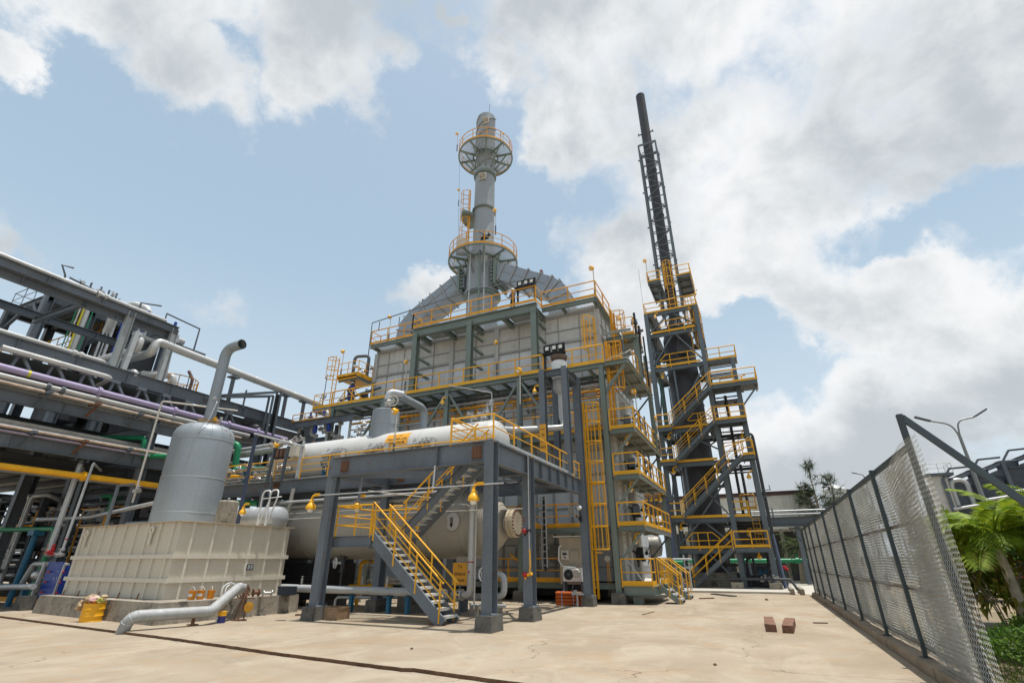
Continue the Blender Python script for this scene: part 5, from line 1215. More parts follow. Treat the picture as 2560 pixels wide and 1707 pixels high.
b.tube([(SX + .2, SY - 1.2, 25.4), (SX + 1.6, SY - 1.5, 24.2)], .03); b.tube([(SX + .9, SY - 1.5, 23.4), (SX + .9, SY - 1.5, 24.9)], .05); b.out('instrument_cluster', BLACK, stk)
for dx, dy, r, m_ in ((-.15, -1.75, .05, GALVD), (.6, -1.6, .08, GREEN), (.95, -1.5, .05, GALVD)):
    b = MB(); b.tube([(SX + dx, SY + dy, 16.5), (SX + dx, SY + dy, 23.3)], r, 8); b.out('drop_pipe', m_, stk)
b = MB(); b.tube([(SX - 2.3, SY - .6, 34.3), (SX - 1.75, SY - 1.0, 24)], .012, 5); b.tube([(SX + .55, SY - .55, 38.6), (SX + .62, SY - .6, 39.9)], .02, 5); b.out('lightning_cable', STEELD, stk)
def flueduct(s, label):
    t = thing('flue_duct', label, 'duct', (SX + s * 4, SY, 18), 'flue ducts of the furnace stack')
    W_, H_ = 1.7, 1.35
    cl = [(1.15, 21.55), (1.9, 21.55), (5.75, 19.35), (6.35, 18.75), (6.55, 17.8), (6.55, 15.4)]
    nrm = []
    for i in range(len(cl)):
        a = V(*cl[max(0, i - 1)], 0); c = V(*cl[min(len(cl) - 1, i + 1)], 0); d = (c - a).normalized(); nrm.append((-d.y, d.x))
    b = MB(); vs = []
    for (u, z), (nx, nz) in zip(cl, nrm):
        for w in (-1, 1):
            for h in (-1, 1): vs.append((SX + s * (u + nx * h * H_ / 2), SY + w * W_ / 2, z + nz * h * H_ / 2))
    fs = []
    for i in range(len(cl) - 1):
        q = 4 * i
        for a, c in ((0, 1), (1, 3), (3, 2), (2, 0)): fs.append((q + a, q + c, q + 4 + c, q + 4 + a))
    fs += [(0, 2, 3, 1), (4 * len(cl) - 4, 4 * len(cl) - 3, 4 * len(cl) - 1, 4 * len(cl) - 2)]
    b.add(vs, fs); d_ = b.out('casing', DUCT, t, sharp=15)
    def rib(f, i):
        b = MB()
        u = cl[i][0] * (1 - f) + cl[i + 1][0] * f; z = cl[i][1] * (1 - f) + cl[i + 1][1] * f; nx = nrm[i][0] * (1 - f) + nrm[i + 1][0] * f; nz = nrm[i][1] * (1 - f) + nrm[i + 1][1] * f; l = math.hypot(nx, nz); nx /= l; nz /= l
        hh, ww = H_ / 2 + .07, W_ / 2 + .07; c4 = [(SX + s * (u + nx * h * hh), SY + w * ww, z + nz * h * hh) for w, h in ((-1, -1), (-1, 1), (1, 1), (1, -1))]
        for k in range(4): b.bar(c4[k], c4[(k + 1) % 4], .07, .09)
        b.out('rib', PANELR, d_)
    for f in (.04, .28, .52, .76, .98): rib(f, 1)
    rib(.5, 2); rib(.5, 3); rib(.6, 4)
    b = MB(); b.bar((SX + s * 1.9, SY - W_ / 2 - .02, 21.6), (SX + s * 5.75, SY - W_ / 2 - .02, 19.4), .05, .05); b.out('side_rib', PANELR, d_)
    b = MB()
    for dz in range(7): b.box(SX + s * 1.3 - .08, SX + s * 1.3 + .08, SY - 1.05, SY - .88, 20.5 + dz * .32, 20.62 + dz * .32)
    b.box(SX + s * 1.55 - .09, SX + s * 1.55 + .09, SY - 1.06, SY + 1.06, 20.5, 22.7); b.out('expansion_joint', GREEN, t)
    b = MB(); b.box(SX + s * 6.2 - .5, SX + s * 6.2 + .5, SY - W_ / 2 - .06, SY - W_ / 2 - .002, 16.6, 17.6); b.out('access_door', DUCT, t)
    b = MB(); b.tube([(SX + s * 5.2, SY - .5, 20.2), (SX + s * 5.1, SY - .5, 20.9)], .12, 10); b.out('damper_stub', WOODR, t)
flueduct(-1, 'grey ribbed flue duct sloping from the stack to the left end of the roof')
flueduct(1, 'grey ribbed flue duct sloping from the stack to the right end of the roof')

# ------------------------------------------------------------ four post frame with the white silencer
ff = thing('silencer_stand', 'dark grey four legged steel frame standing on the drum platform in front of the furnace', 'frame', (-7.1, 20.75, 5))
for x, y, z0 in ((-7.68, 19.9, 4.98), (-6.6, 19.9, 4.98), (-7.68, 21.6, 4.98)):
    b = MB(); b.ib((x, y, z0), (x, y, 9.72), .3, .26, up=(0, 1, 0)); b.out('leg', STEEL if y < 20 else STEELD, ff)
for a, c in (((-7.6, 19.9, 9.5), (-6.68, 19.9, 9.5)), ((-7.6, 21.6, 9.5), (-6.68, 21.6, 9.5)), ((-7.68, 20.05, 9.5), (-7.68, 21.45, 9.5)), ((-6.6, 20.05, 9.5), (-6.6, 21.45, 9.5))):
    b = MB(); b.ib(a, c, .3, .18); b.out('beam', STEELD, ff)
b = MB(); b.box(-7.83, -7.53, 19.745, 19.76, 5.95, 7.15); p_ = b.out('equipment_plate', SIGN, ff)
for i, s in enumerate(('SA-411', 'TLE', 'STEAM', 'SILENCER')): text_mesh(s, .1 if len(s) > 4 else .14, p_, lambda u, v, w, i=i: (-7.68 + u * .62, 19.738, 6.88 - i * .26 + v * 1.2), 'lettering')
sl = thing('silencer', 'white vent silencer drum held in the top of the grey four legged frame', 'silencer', (-7.14, 20.75, 8.5))
b = MB(); b.lathe([(.36, 9.45), (.37, 9.5), (.37, 10.3), (.3, 10.36), (.1, 10.4)], (-7.14, 20.75, 0), n=28); b.out('body', WHITE, sl)
b = MB(); b.lathe([(.37, 10.45), (.41, 10.55), (.41, 10.62), (.05, 10.64)], (-7.14, 20.75, 0), n=24); b.tube([(-7.14, 20.75, 10.38), (-7.14, 20.75, 10.55)], .3, 14); b.out('cowl', pmat('brown_cowl', (.14, .10, .075), .7, 0, .3, 3, rust=.3), sl)
b = MB(); b.lathe([(.12, 8.7), (.2, 8.75), (.34, 8.95), (.34, 9.35), (.3, 9.4), (.3, 9.45)], (-7.14, 20.75, 0), n=24); b.out('drip_cone', ALU, sl)
b = MB(); b.pipe([(-7.14, 20.75, 8.8), (-7.14, 20.75, 7.6), (-6.95, 20.6, 7.25), (-7.0, 20.5, 7.1), (-7.6, 20.2, 7.05), (-9.0, 19.6, 7.0), (-9.6, 18.6, 6.9)], .13, .2, 14); b.out('pipe', ALUW, sl)

def floodlight(x, y, z, lb):
    t = thing('floodlight', lb, 'floodlight', (x, y, z), 'triple floodlights')
    b = MB(); b.bar((x - .55, y, z - 1.1), (x - .55, y, z + .25), .1); b.bar((x + .55, y, z - 1.1), (x + .55, y, z + .25), .1); b.bar((x - .6, y, z - .25), (x + .6, y, z - .25), .08); b.bar((x - .6, y, z + .22), (x + .6, y, z + .22), .08); b.box(x - .62, x + .62, y - .3, y + .1, z - .34, z - .28); b.out('rack', BLACK, t)
    for dx in (-.36, .04, .40):
        b = MB(); b.cbox((x + dx, y - .08, z), (.28, .14, .3)); b.cbox((x + dx, y + .08, z + .05), (.2, .2, .16)); h = b.out('lamp_head', BLACK, t)
        b = MB(); b.cbox((x + dx, y - .155, z), (.19, .01, .2)); b.out('lens', LENS, h)
floodlight(-8.15, 23.0, 12.1, 'black rack of three floodlights on the walkway in front of the lower furnace panels')
floodlight(-9.85, 23.3, 16.75, 'black rack of three floodlights on the roof railing beside the stack')

# ------------------------------------------------------------ cabinet, air conditioner and things at the furnace foot
kb = thing('control_kiosk', 'beige control kiosk with a small white canopy beside the far platform column', 'kiosk', (-7.6, 22.5, .3))
b = MB(); b.box(-8.1, -7.0, 22.45, 23.2, .75, 2.62); b.out('wall', pmat('beige_kiosk_paint', (.44, .38, .29), .5, 0, .08, 1, streak=.3), kb)
b = MB(); b.box(-8.3, -6.85, 22.2, 23.3, 2.64, 2.68); b.out('canopy', WHITE, kb)
b = MB(); b.box(-8.0, -7.65, 22.34, 22.45, 1.72, 2.1); p_ = b.out('switch_box', DIRTYW, kb)
b = MB()
for i in range(2): b.lathe([(.05, 0), (.05, .03)], (-7.87 + i * .1, 22.34, 1.95), (0, -1, 0), 10)
b.box(-7.87, -7.78, 22.33, 22.339, 1.78, 1.83); b.out('dial', BLACK, p_)
b = MB(); b.box(-7.55, -7.22, 22.38, 22.45, 1.8, 2.08); b.out('junction_box', pmat('beige_box', (.40, .35, .27), .5), kb)
b = MB(); b.pipe([(-7.98, 22.4, 2.3), (-8.08, 22.35, 2.25), (-8.1, 22.3, 1.7), (-7.9, 22.2, 1.45), (-7.3, 22.2, 1.42)], .03, .1, 8); b.out('hose', WHITE, kb)
b = MB(); b.box(-8.05, -7.05, 22.5, 23.1, .3, .75); b.out('stand', BLACK, kb)
ac = thing('air_conditioner', 'white air conditioner outdoor unit with a black fan grille below the beige kiosk', 'air conditioner', (-7.35, 22.1, .85))
b = MB(); b.box(-7.8, -6.98, 21.95, 22.28, .88, 1.4); b.out('casing', WHITE, ac)
b = MB(); b.lathe([(.21, 0), (.21, .012), (.19, .015)], (-7.55, 21.95, 1.14), (0, -1, 0), 24); g = b.out('fan_grille', BLACK, ac)
b = MB(); b.lathe([(.05, 0), (.05, .03), (.02, .035)], (-7.55, 21.935, 1.14), (0, -1, 0), 12)
for r in (.08, .12, .16, .2): b.ring((-7.55, 21.93, 1.14), r, .004, 20, 4, (0, 1, 0))
b.out('guard', STEELD, g)
b = MB(); b.lathe([(.17, 0), (.17, .02), (.14, .05), (.0, .06)], (-7.2, 21.94, 1.2), (0, -1, 0), 20); b.out('cover_disc', DIRTYW, ac)
b = MB(); b.box(-7.85, -7.75, 22.0, 22.3, .3, .87); b.box(-7.05, -6.95, 22.0, 22.3, .3, .87); b.tube([(-7.3, 21.9, .9), (-7.4, 21.8, .5), (-7.35, 21.8, .05)], .012, 5); b.out('bracket', STEELD, ac)
ob = thing('orange_tube_bundle', 'strapped stack of orange tubes lying by the far column plinth', 'tubes', (-7.5, 21.75, 0))
n_ = 0
for j in range(4):
    for i in range(3):
        b = MB(); y = 21.6 + i * .13; z = .07 + j * .125; b.tube([(-8.0 + random.uniform(-.02, .02), y, z), (-7.0 + random.uniform(-.03, .03), y, z)], .058, 10); b.tube([(-8.02, y, z), (-7.9, y, z)], .066, 10); b.out('tube', ORANGE, ob)
b = MB()
for x in (-7.75, -7.25):
    for q in (21.53,): b.bar((x, q, .0), (x, q, .53), .03, .008)
    b.bar((x, 21.53, .525), (x, 21.93, .525), .03, .008)
b.out('strap', pmat('pale_blue_strap', (.35, .4, .6), .5), ob)
tb = thing('bench_vice_stand', 'small grey steel bracket stand in front of the orange tubes', 'stand', (-7.0, 21.3, 0))
b = MB(); b.bar((-6.98, 21.25, 0), (-6.98, 21.25, .42), .06); b.bar((-7.08, 21.3, 0), (-6.98, 21.25, .2), .04); b.out('leg', GALVD, tb)
b = MB(); b.box(-7.2, -6.72, 21.15, 21.4, .42, .46); b.box(-7.2, -6.72, 21.15, 21.17, .46, .52); b.cbox((-7.05, 21.25, .53), (.12, .14, .12)); b.out('tray', GALVD, tb)
ct = thing('cable_tray', 'narrow ladder style cable tray hanging under the platform against the furnace front', 'cable tray', (-8.7, 22.3, 1.2))
b = MB()
for dx in (-.11, .11): b.bar((-8.72 + dx, 22.2, 1.35), (-8.72 + dx, 22.2, 4.4), .03, .07)
for i in range(11): b.bar((-8.83, 22.19, 1.5 + i * .28), (-8.61, 22.19, 1.5 + i * .28), .02, .04)
b.out('tray', GALV, ct)
b = MB(); b.box(-8.76, -8.66, 22.22, 22.25, 1.4, 4.4); b.tube([(-8.72, 22.2, 1.4), (-8.7, 22.15, 1.25), (-8.6, 22.2, 1.4)], .04, 6); b.out('cables', RUBBER, ct)
for sgn, x, lb in ((0, -10.9, 'round pale burner port cover on the furnace front in shade, left of the cable tray'), (1, -9.15, 'round pale burner port cover on the furnace front just left of the kiosk')):
    b = MB(); b.lathe([(.42, 0), (.42, .25), (.36, .28), (.12, .3), (.1, .34), (.0, .34)], (x, 24.95, 2.0), (0, -1, 0), 24); tag(b.out('port_cover', pmat('grey_cover', (.26, .26, .25), .5, 0, .1)), lb, 'cover')
gs = thing('gauge_stand', 'round pressure gauge on yellow legged stand at the furnace foot beside the caged ladder', 'gauge', (-6.3, 23.6, .75))
b = MB(); b.lathe([(.13, 0), (.13, .07), (.11, .08)], (-6.25, 23.6, 1.75), (0, -1, 0), 18); b.out('dial', DIRTYW, gs)
b = MB(); b.tube([(-6.3, 23.6, .78), (-6.27, 23.6, 1.65)], .02); b.tube([(-6.18, 23.6, .78), (-6.22, 23.6, 1.65)], .02); b.out('leg', YELD, gs)
dl = thing('dish_lamp', 'round grey dish reflector lamp clamped to the far platform column', 'lamp', (-6.75, 21.35, 3.5))
b = MB(); b.lathe([(.05, 0), (.2, -.05), (.22, -.12), (.19, -.1)], (-6.98, 21.3, 3.62), (.5, .8, .1), 20); b.out('reflector', ALU, dl)
b = MB(); b.lathe([(.0, -.11), (.1, -.06), (.12, 0), (.1, .06), (.0, .11)], (-6.72, 21.3, 3.75), (0, 0, 1), 14); b.out('globe', WHITE, dl)
b = MB(); b.tube([(-6.72, 21.35, 3.6), (-6.7, 21.42, 3.2), (-6.9, 21.35, 3.45)], .03); b.cbox((-6.7, 21.35, 3.3), (.12, .14, .2)); b.out('arm', BLACK, dl)
for z, lb in ((2.55, 'red alarm beacon on the second right column, the upper one'), (1.28, 'red and white alarm call point on the second right column, the lower one')):
    t = thing('alarm_beacon', lb, 'beacon', (-6.75, 15.55, z), 'alarm beacons on the column')
    b = MB(); b.lathe([(.06, 0), (.075, .03), (.075, .09), (.05, .12), (.0, .125)], (-6.79, 15.62, z), (0, -1, 0), 14); b.out('lens', RED, t)
    b = MB(); b.tube([(-6.72, 15.6, z - .02), (-6.55, 15.55, z + .03)], .045, 8); b.tube([(-6.79, 15.6, z - .14), (-6.79, 15.6, z - .06)], .03); b.out('bracket', YEL if z < 2 else BLACK, t)
cp = thing('column_conduit', 'thin silver conduit clipped up the second right column of the platform', 'conduit', (-6.6, 15.55, .4))
b = MB(); b.tube([(-6.62, 15.55, 1.3), (-6.62, 15.55, 4.2), (-6.6, 15.5, 5.0)], .02, 6); b.out('conduit_run', GALVD, cp)
b = MB(); b.tube(fillet([(-6.63, 15.54, 1.35), (-6.58, 15.5, 1.5), (-6.6, 15.52, 2.0)], .05), .022, 6); b.out('flex_hose', YEL, cp)

# ------------------------------------------------------------ people
def person(x, y, z, face, lb, cloth, helmet, trousers=None, h=1.72, arms='rail'):
    t = thing('person', lb, 'person', (x, y, z), None, face)
    me = bpy.data.meshes.new('person_body'); k = h / 1.72
    J = {'pel': (0, 0, .95), 'spine': (0, .0, 1.15), 'chest': (0, 0.01, 1.32), 'neck': (0, 0.01, 1.47), 'head': (0, .02, 1.56), 'crown': (0, .02, 1.66),
         'hl': (-.1, 0, .90), 'kl': (-.11, .03, .50), 'al': (-.11, -.01, .09), 'tl': (-.12, .15, .04), 'hr': (.1, 0, .90), 'kr': (.12, .05, .50), 'ar': (.13, .0, .09), 'tr': (.14, .16, .04),
         'sl': (-.19, 0, 1.40), 'el': (-.25, .06, 1.14), 'wl': (-.20, .28, 1.05), 'fl': (-.19, .36, 1.04), 'sr': (.19, 0, 1.40), 're': (.25, .05, 1.14), 'wr': (.2, .27, 1.08), 'fr': (.19, .35, 1.07)}
    E = [('pel', 'spine'), ('spine', 'chest'), ('chest', 'neck'), ('neck', 'head'), ('head', 'crown'), ('pel', 'hl'), ('hl', 'kl'), ('kl', 'al'), ('al', 'tl'), ('pel', 'hr'), ('hr', 'kr'), ('kr', 'ar'), ('ar', 'tr'), ('chest', 'sl'), ('sl', 'el'), ('el', 'wl'), ('wl', 'fl'), ('chest', 'sr'), ('sr', 're'), ('re', 'wr'), ('wr', 'fr')]
    RAD = {'pel': (.15, .11), 'spine': (.14, .10), 'chest': (.16, .11), 'neck': (.055, .055), 'head': (.085, .1), 'crown': (.07, .085), 'hl': .09, 'kl': .065, 'al': .05, 'tl': .045, 'hr': .09, 'kr': .065, 'ar': .05, 'tr': .045, 'sl': .065, 'el': .05, 'wl': .035, 'fl': .035, 'sr': .065, 're': .05, 'wr': .035, 'fr': .035}
    names = list(J); me.from_pydata([V(J[n]) * k for n in names], [(names.index(a), names.index(c)) for a, c in E], []); o = bpy.data.objects.new('body', me); COL.objects.link(o)
    md = o.modifiers.new('skin', 'SKIN'); o.modifiers.new('sub', 'SUBSURF').levels = 1
    for i, n in enumerate(names):
        r = RAD[n]; me.skin_vertices[0].data[i].radius = r if isinstance(r, tuple) else (r, r); me.skin_vertices[0].data[i].use_root = n == 'pel'
    dg = bpy.context.evaluated_depsgraph_get(); m2 = bpy.data.meshes.new_from_object(o.evaluated_get(dg)); bpy.data.objects.remove(o)
    o = bpy.data.objects.new('body', m2); COL.objects.link(o); o.parent = t
    m2.materials.clear(); SK = pmat('brown_skin', (.12, .06, .035), .5, 0, .05)
    for q in (SK, cloth, trousers or cloth, BLACK): m2.materials.append(q)
    for p in m2.polygons:
        c = p.center / k; p.use_smooth = True
        p.material_index = 0 if c.z > 1.47 or (c.y > .24 and c.z > .9) else 3 if c.z < .13 else 2 if c.z < .95 else 1
    ROOT[o.name] = ROOT[t.name]
    T_ = XF((x, y, z), face)
    b = MB(T_); b.lathe([(.135, 1.60 * k), (.115, 1.605 * k), (.11, 1.66 * k), (.085, 1.71 * k), (.04, 1.735 * k), (.0, 1.74 * k)], (0, .02, 0), n=18); b.cbox((0, .135, 1.603 * k), (.15, .08, .012)); b.out('helmet', helmet, t)
    b = MB(T_); b.lathe([(.012, 0), (.018, .02), (.005, .03)], (0, .105, 1.55 * k), (0, 1, -.2), 8); b.out('nose', SK, o)
    b = MB(T_)
    for s in (-1, 1): b.lathe([(.013, 0), (.008, .008)], (s * .033, .108, 1.575 * k), (0, 1, 0), 8)
    b.cbox((0, .112, 1.515 * k), (.045, .008, .01)); b.out('face_features', BLACK, o)
    for s in (-1, 1):
        for i in range(4):
            b = MB(T_); p = V(s * .19 + (i - 1.5) * .018, .37, (1.04 if s < 0 else 1.07) * k); b.tube([p, p + V(0, .04 + .006 * (1 - abs(i - 1.5)), -.012), p + V(0, .06, -.04)], [.009, .008, .006], 6); b.out('finger', SK, o)
        b = MB(T_); p = V(s * .19 - s * .03, .34, (1.04 if s < 0 else 1.07) * k); b.tube([p, p + V(-s * .02, .03, -.01), p + V(-s * .018, .055, -.025)], [.011, .01, .007], 6); b.out('thumb', SK, o)
    return t
person(-22.75, 23.75, 10.94, R(195), 'person in a blue coverall and pale helmet on the upper left walkway of the furnace', pmat('blue_coverall', (.015, .04, .26), .8, 0, .15, 4), WHITE)
person(-11.05, 24.0, 15.34, R(160), 'person in a brown shirt and white helmet behind the furnace roof railing', pmat('brown_shirt', (.16, .10, .085), .8, 0, .15, 4), WHITE, pmat('dark_trousers', (.03, .03, .04), .8))
# ------------------------------------------------------------ dark reactor column inside its steel tower
TCX, TCY = -3.12, 39.4
XL, XR, XO, YF, YB = -5.14, -1.26, .62, 37.45, 41.35
dc = thing('reactor_column', 'massive dark charcoal vertical vessel tapering into a tall thin exhaust pipe inside the steel tower', 'column', (TCX, TCY, .1))
b = MB(); b.lathe([(1.3, .1), (1.3, .5), (1.17, .55), (1.17, 18.3), (1.1, 18.6), (.9, 19.2), (.5, 20.0), (.45, 20.4), (.45, 46.8), (.40, 46.85), (.38, 46.2)], (TCX, TCY, 0), n=40, cap=False); b.out('shell', DARKV, dc)
b = MB()
for z in (4.0, 8.4, 12.6, 16.0): b.lathe([(1.17, z - .05), (1.21, z - .03), (1.21, z + .03), (1.17, z + .05)], (TCX, TCY, 0), n=40, cap=False)
for z in (25.5, 31.0, 36.5): b.lathe([(.45, z - .06), (.5, z - .05), (.5, z + .05), (.45, z + .06)], (TCX, TCY, 0), n=24, cap=False)
b.out('seam_ring', STEELD, dc)
b = MB(); b.tube([(TCX + .3, TCY - 1.05, 16.9), (TCX + .3, TCY - 1.5, 16.9)], .42, 20); b.bolts((TCX + .3, TCY - 1.48, 16.9), .36, 16, (0, -1, 0)); b.tube([(TCX - 1.0, TCY - .5, 16.6), (TCX - 1.6, TCY - .9, 16.6)], .3, 16); b.out('manway', DARKV, dc)
b = MB(); 
for s in (-1, 1): b.tube([(TCX + s * .42, TCY - .15, 41.3), (TCX + s * .75, TCY - .2, 41.3)], .07, 8); b.tube([(TCX + s * .68, TCY - .2, 41.3), (TCX + s * .75, TCY - .2, 41.3)], .15, 10)
b.out('lug', STEELD, dc)
b = MB(); b.box(TCX - 1.5, TCX + 1.5, TCY - 1.5, TCY + 1.5, .1, .95); b.out('plinth', CONC, dc)

tw = thing('steel_tower', 'tall grey steel access tower with yellow railed landings and zigzag stairs round the dark column', 'tower', (TCX, TCY, .1))
def tb(a, c, H=.26, B=.2, name='beam', mat=None): b = MB(); b.ib(a, c, H, B); return b.out(name, mat or TOWERST, tw)
for x, y, z1 in ((XL, YF, 20.2), (XR, YF, 20.2), (XL, YB, 20.2), (XR, YB, 20.2), (XO, YF, 13.1), (XO, YB, 13.1)):
    b = MB(); b.ib((x, y, .1), (x, y, z1), .34, .32, up=(0, 1, 0)); b.box(x - .3, x + .3, y - .3, y + .3, .1, .14); l = b.out('leg', TOWERST, tw)
    b = MB(); b.box(x - .4, x + .4, y - .4, y + .4, .0, .1 + .25) if False else b.box(x - .42, x + .42, y - .42, y + .42, .1, .13); b.out('base_plate', STEELD, l)
tb((XO + .0, YF, 13.1), (XO + .0, YF, 15.35), .3, .28, 'leg'); 
LV = [2.4, 4.3, 8.05, 10.5, 15.4, 18.3, 20.2]
def deckhole(x0, x1, y0, y1, z, r=1.35, name='deck'):
    b = MB()
    b.box(x0, x1, y0, TCY - r, z - .04, z); b.box(x0, x1, TCY + r, y1, z - .04, z); b.box(x0, TCX - r, TCY - r + .001, TCY + r - .001, z - .04, z)
    if x1 > TCX + r: b.box(TCX + r, x1, TCY - r + .001, TCY + r - .001, z - .04, z)
    for i in range(6):
        y = y0 + (y1 - y0) * (i + .5) / 6
        if abs(y - TCY) > r: b.bar((x0, y, z - .1), (x1, y, z - .1), .07, .12)
    for x in (TCX - r, TCX + r): b.bar((x, y0, z - .13), (x, y1, z - .13), .1, .18)
    return b.out(name, TDECK, tw)
TDECK = pmat('tower_deck_plate', (.22, .235, .24), .55, .1, .12, 1.5, streak=.2)
RAILT = dict(h=.95, toe=.16, step=1.2, mat=YEL, r=.042, post=.07)
for z in LV:
    if z in (2.4,):
        b = MB(); b.box(XL, XR, YF, YF + .9, z - .05, z); b.out('deck', TDECK, tw)
    else: deckhole(XL, XR, YF, YB, z)
    tb((XL, YF - .05, z - .16), (XR, YF - .05, z - .16), .3); tb((XL, YB, z - .16), (XR, YB, z - .16), .3); tb((XL, YF, z - .16), (XL, YB, z - .16), .3); tb((XR, YF, z - .16), (XR, YB, z - .16), .3)
def hip(z, x0, x1, drop=.45):                               # free standing railing panel with hexagonal ends
    b = MB(); y = YF - .18
    b.tube(fillet([(x0, y, z + .55), (x0 + drop, y, z + .98), (x1 - drop, y, z + .98), (x1, y, z + .55), (x1 - drop * .3, y, z + .48), (x0 + drop * .3, y, z + .48), (x0, y, z + .55)], .08, 3), .033, 8)
    for x in (x0 + drop + .3, x1 - drop - .3): b.bar((x, y, z - .15), (x, y, z + .98), .055, .03)
    o = b.out('railing', YEL, tw)
    t = MB(); t.bar((XL + .3, y, z + .09), (XR - .3, y, z + .09), .014, .16); t.out('toeboard', YEL, o)
hip(2.4, XL + .8, XR - .95); hip(15.4, XL + .65, XR - .4); hip(18.3, XL + .9, XR - .3)
for z in (4.3, 8.05, 10.5):
    b = MB(); b.bar((XL + .3, YF - .2, z + .09), (XR - .3, YF - .2, z + .09), .014, .16); b.out('toeboard', YEL, tw)
hip(10.5, XL + 2.0, XR - .2)
# bracing on the front face
def xb(a, c): b = MB(); b.bar((a[0], YF + .06, a[1]), (c[0], YF + .06, c[1]), .13, .1); b.out('brace', TOWERST, tw)
mid = (XL + XR) / 2
for z0, z1, inv in ((.1, 2.1, 1), (2.4, 4.1, 1), (10.6, 15.2, 2), (15.5, 18.1, 1), (18.4, 20.0, 1)):
    if inv == 1: xb((XL + .1, z0 + .1), (mid - .1, z1)); xb((mid + .1, z1), (XR - .1, z0 + .1))
    else: xb((XR - .1, z1 - .1), (mid + .2, z0 + 2.1)); xb((mid - .4, z1), (mid - .35, z0 + .3))
xb((mid, 4.4), (XR - .1, 6.6)); xb((XR - .2, 4.5), (mid + .3, 6.4)); xb((mid - .6, 8.0), (mid - .55, 4.4)); xb((mid - .6, 10.4), (mid - .6, 8.1)); xb((mid, 9.9), (XR - .1, 8.8))
for z in (6.3, 9.7): tb((mid, YF, z), (XR, YF, z), .2, .16)
for z0, z1 in ((.1, 4.2), (4.3, 8), (8.1, 10.4), (10.5, 15.3), (15.4, 20)):
    b = MB(); b.bar((XL, YF, z0), (XL, YB, z1), .1); b.bar((XR, YB, z0), (XR, YF, z1), .1); b.bar((XL, YB, z0), (XR, YB, z1), .1); b.out('brace', TOWERST, tw)
# landings left of the tower and right hand bays
def landing(x0, x1, z, y0=YF - .95, y1=YF - .1, rail=None, mat=None):
    b = MB(); b.box(x0, x1, y0, y1, z - .05, z); b.ch((x0, y0, z - .16), (x1, y0, z - .16), .26, .08); b.bar((x0 + .05, y0, z - .12), (x0 + .05, y1, z - .12), .08, .16); b.bar((x1 - .05, y0, z - .12), (x1 - .05, y1, z - .12), .08, .16); b.out('landing', TOWERST, tw)
    if rail: railing(tw, rail, **RAILT)
y0 = YF - .97
for z in (4.3, 8.05, 10.5): landing(XL - .35, -4.25, z, rail=[(-4.3, y0, z), (XL - .35, y0, z), (XL - .35, YF - .1, z)])
def tstair(foot, top, w=.85):
    stair(tw, foot, top, w, (0, 1, 0), TOWERST, .26, (True, True), YEL, h=.95, midr=(.5,), hoff=.1, tmat=TDECK)
tstair((-4.25, y0, .0 + .1), (-1.4, y0, 2.42)); tstair((-4.3, y0, 4.3), (.05, y0, 8.1)); tstair((-4.25, y0, 8.05), (-1.25, y0, 10.62)); tstair((-4.25, y0, 10.5), (-1.1, y0, 13.18))
landing(-1.4, .62, 2.42, y1=YF + 1.2, rail=[(-1.35, y0, 2.42), (.62, y0, 2.42), (.64, YF + 1.0, 2.42)])
landing(.05, .8, 8.1, y1=YF + 1.2, rail=[(.1, y0, 8.1), (.8, y0, 8.1), (.8, YF + 1, 8.1)])
landing(-1.25, .75, 10.62, y1=YF + 1.2, rail=[(-1.2, y0, 10.62), (.75, y0, 10.62), (.75, YF + 1, 10.62)])
landing(-1.1, 1.9, 13.2, y1=YF + 1.4, rail=[(-1.1, y0, 13.2), (1.9, y0, 13.2), (1.95, YF + 1.4, 13.2)])
railing(tw, [(-.5, YF + .9, 13.2), (1.0, YF + .9, 13.2)], **RAILT)
b = MB(); b.tube(fillet([(-1.0, y0, 8.75), (.3, y0, 9.0), (.7, y0, 9.35), (.75, y0, 8.6)], .15), .03, 8); b.tube(fillet([(-1.1, YF, 8.6), (-1.0, YF, 9.2), (.2, YF, 9.2), (.2, YF, 8.6), (-1.1, YF, 8.6)], .15), .03, 8); b.out('loop_rail', YEL, tw)
b = MB(); b.bar((1.9, YF - .2, 13.0), (.75, YF - .1, 11.7), .1); b.bar((.62, YF, 12.7), (.95, YF, 12.7), .08); b.out('brace', TOWERST, tw)
# open bays right of the tower
for z in (4.3, 8.05, 10.5, 13.05, 15.4):
    tb((XR, YF, z - .12), (XO, YF, z - .12), .22, .14); tb((XO, YF, z - .12), (XO, YB, z - .12), .22, .14); tb((XR, YB, z - .12), (XO, YB, z - .12), .22, .14)
    b = MB()
    for i in range(5): b.tube([(XR + .1, YF + .5 + i * .5, z - .45 - .13 * (i % 3)), (XO + .1, YF + .5 + i * .5, z - .45 - .13 * (i % 3))], .05 + .02 * (i % 2), 8)
    b.out('cross_pipe', DARKPIPE, tw)
b = MB(); b.box(XR, XO + .3, YF, YF + 1.4, 15.36, 15.4); b.box(XR, XO + .2, YF, YB, 4.26, 4.3); b.out('deck', TDECK, tw)
railing(tw, [(XR, YF - .05, 15.4), (XO + .3, YF - .05, 15.4), (XO + .3, YF + 1.4, 15.4)], **RAILT)
railing(tw, [(XR + .1, YF - .1, 4.3), (-.2, YF - .1, 4.3), (-.2, YF + .8, 4.3)], **RAILT)
railing(tw, [(-.6, YF + 1.6, 4.9), (.3, YF + 1.6, 4.9)], **RAILT)
ladder(tw, (.1, YF - .1, 2.5), 1.9, (0, -1, 0), .4, None, YEL); ladder(tw, (.3, YF + .6, 2.5), 2.8, (0, -1, 0), .4, None, YEL)
ladder(tw, (-.75, YB - .3, 10.6), 3.0, (0, -1, 0), .42, None, TOWERST); 
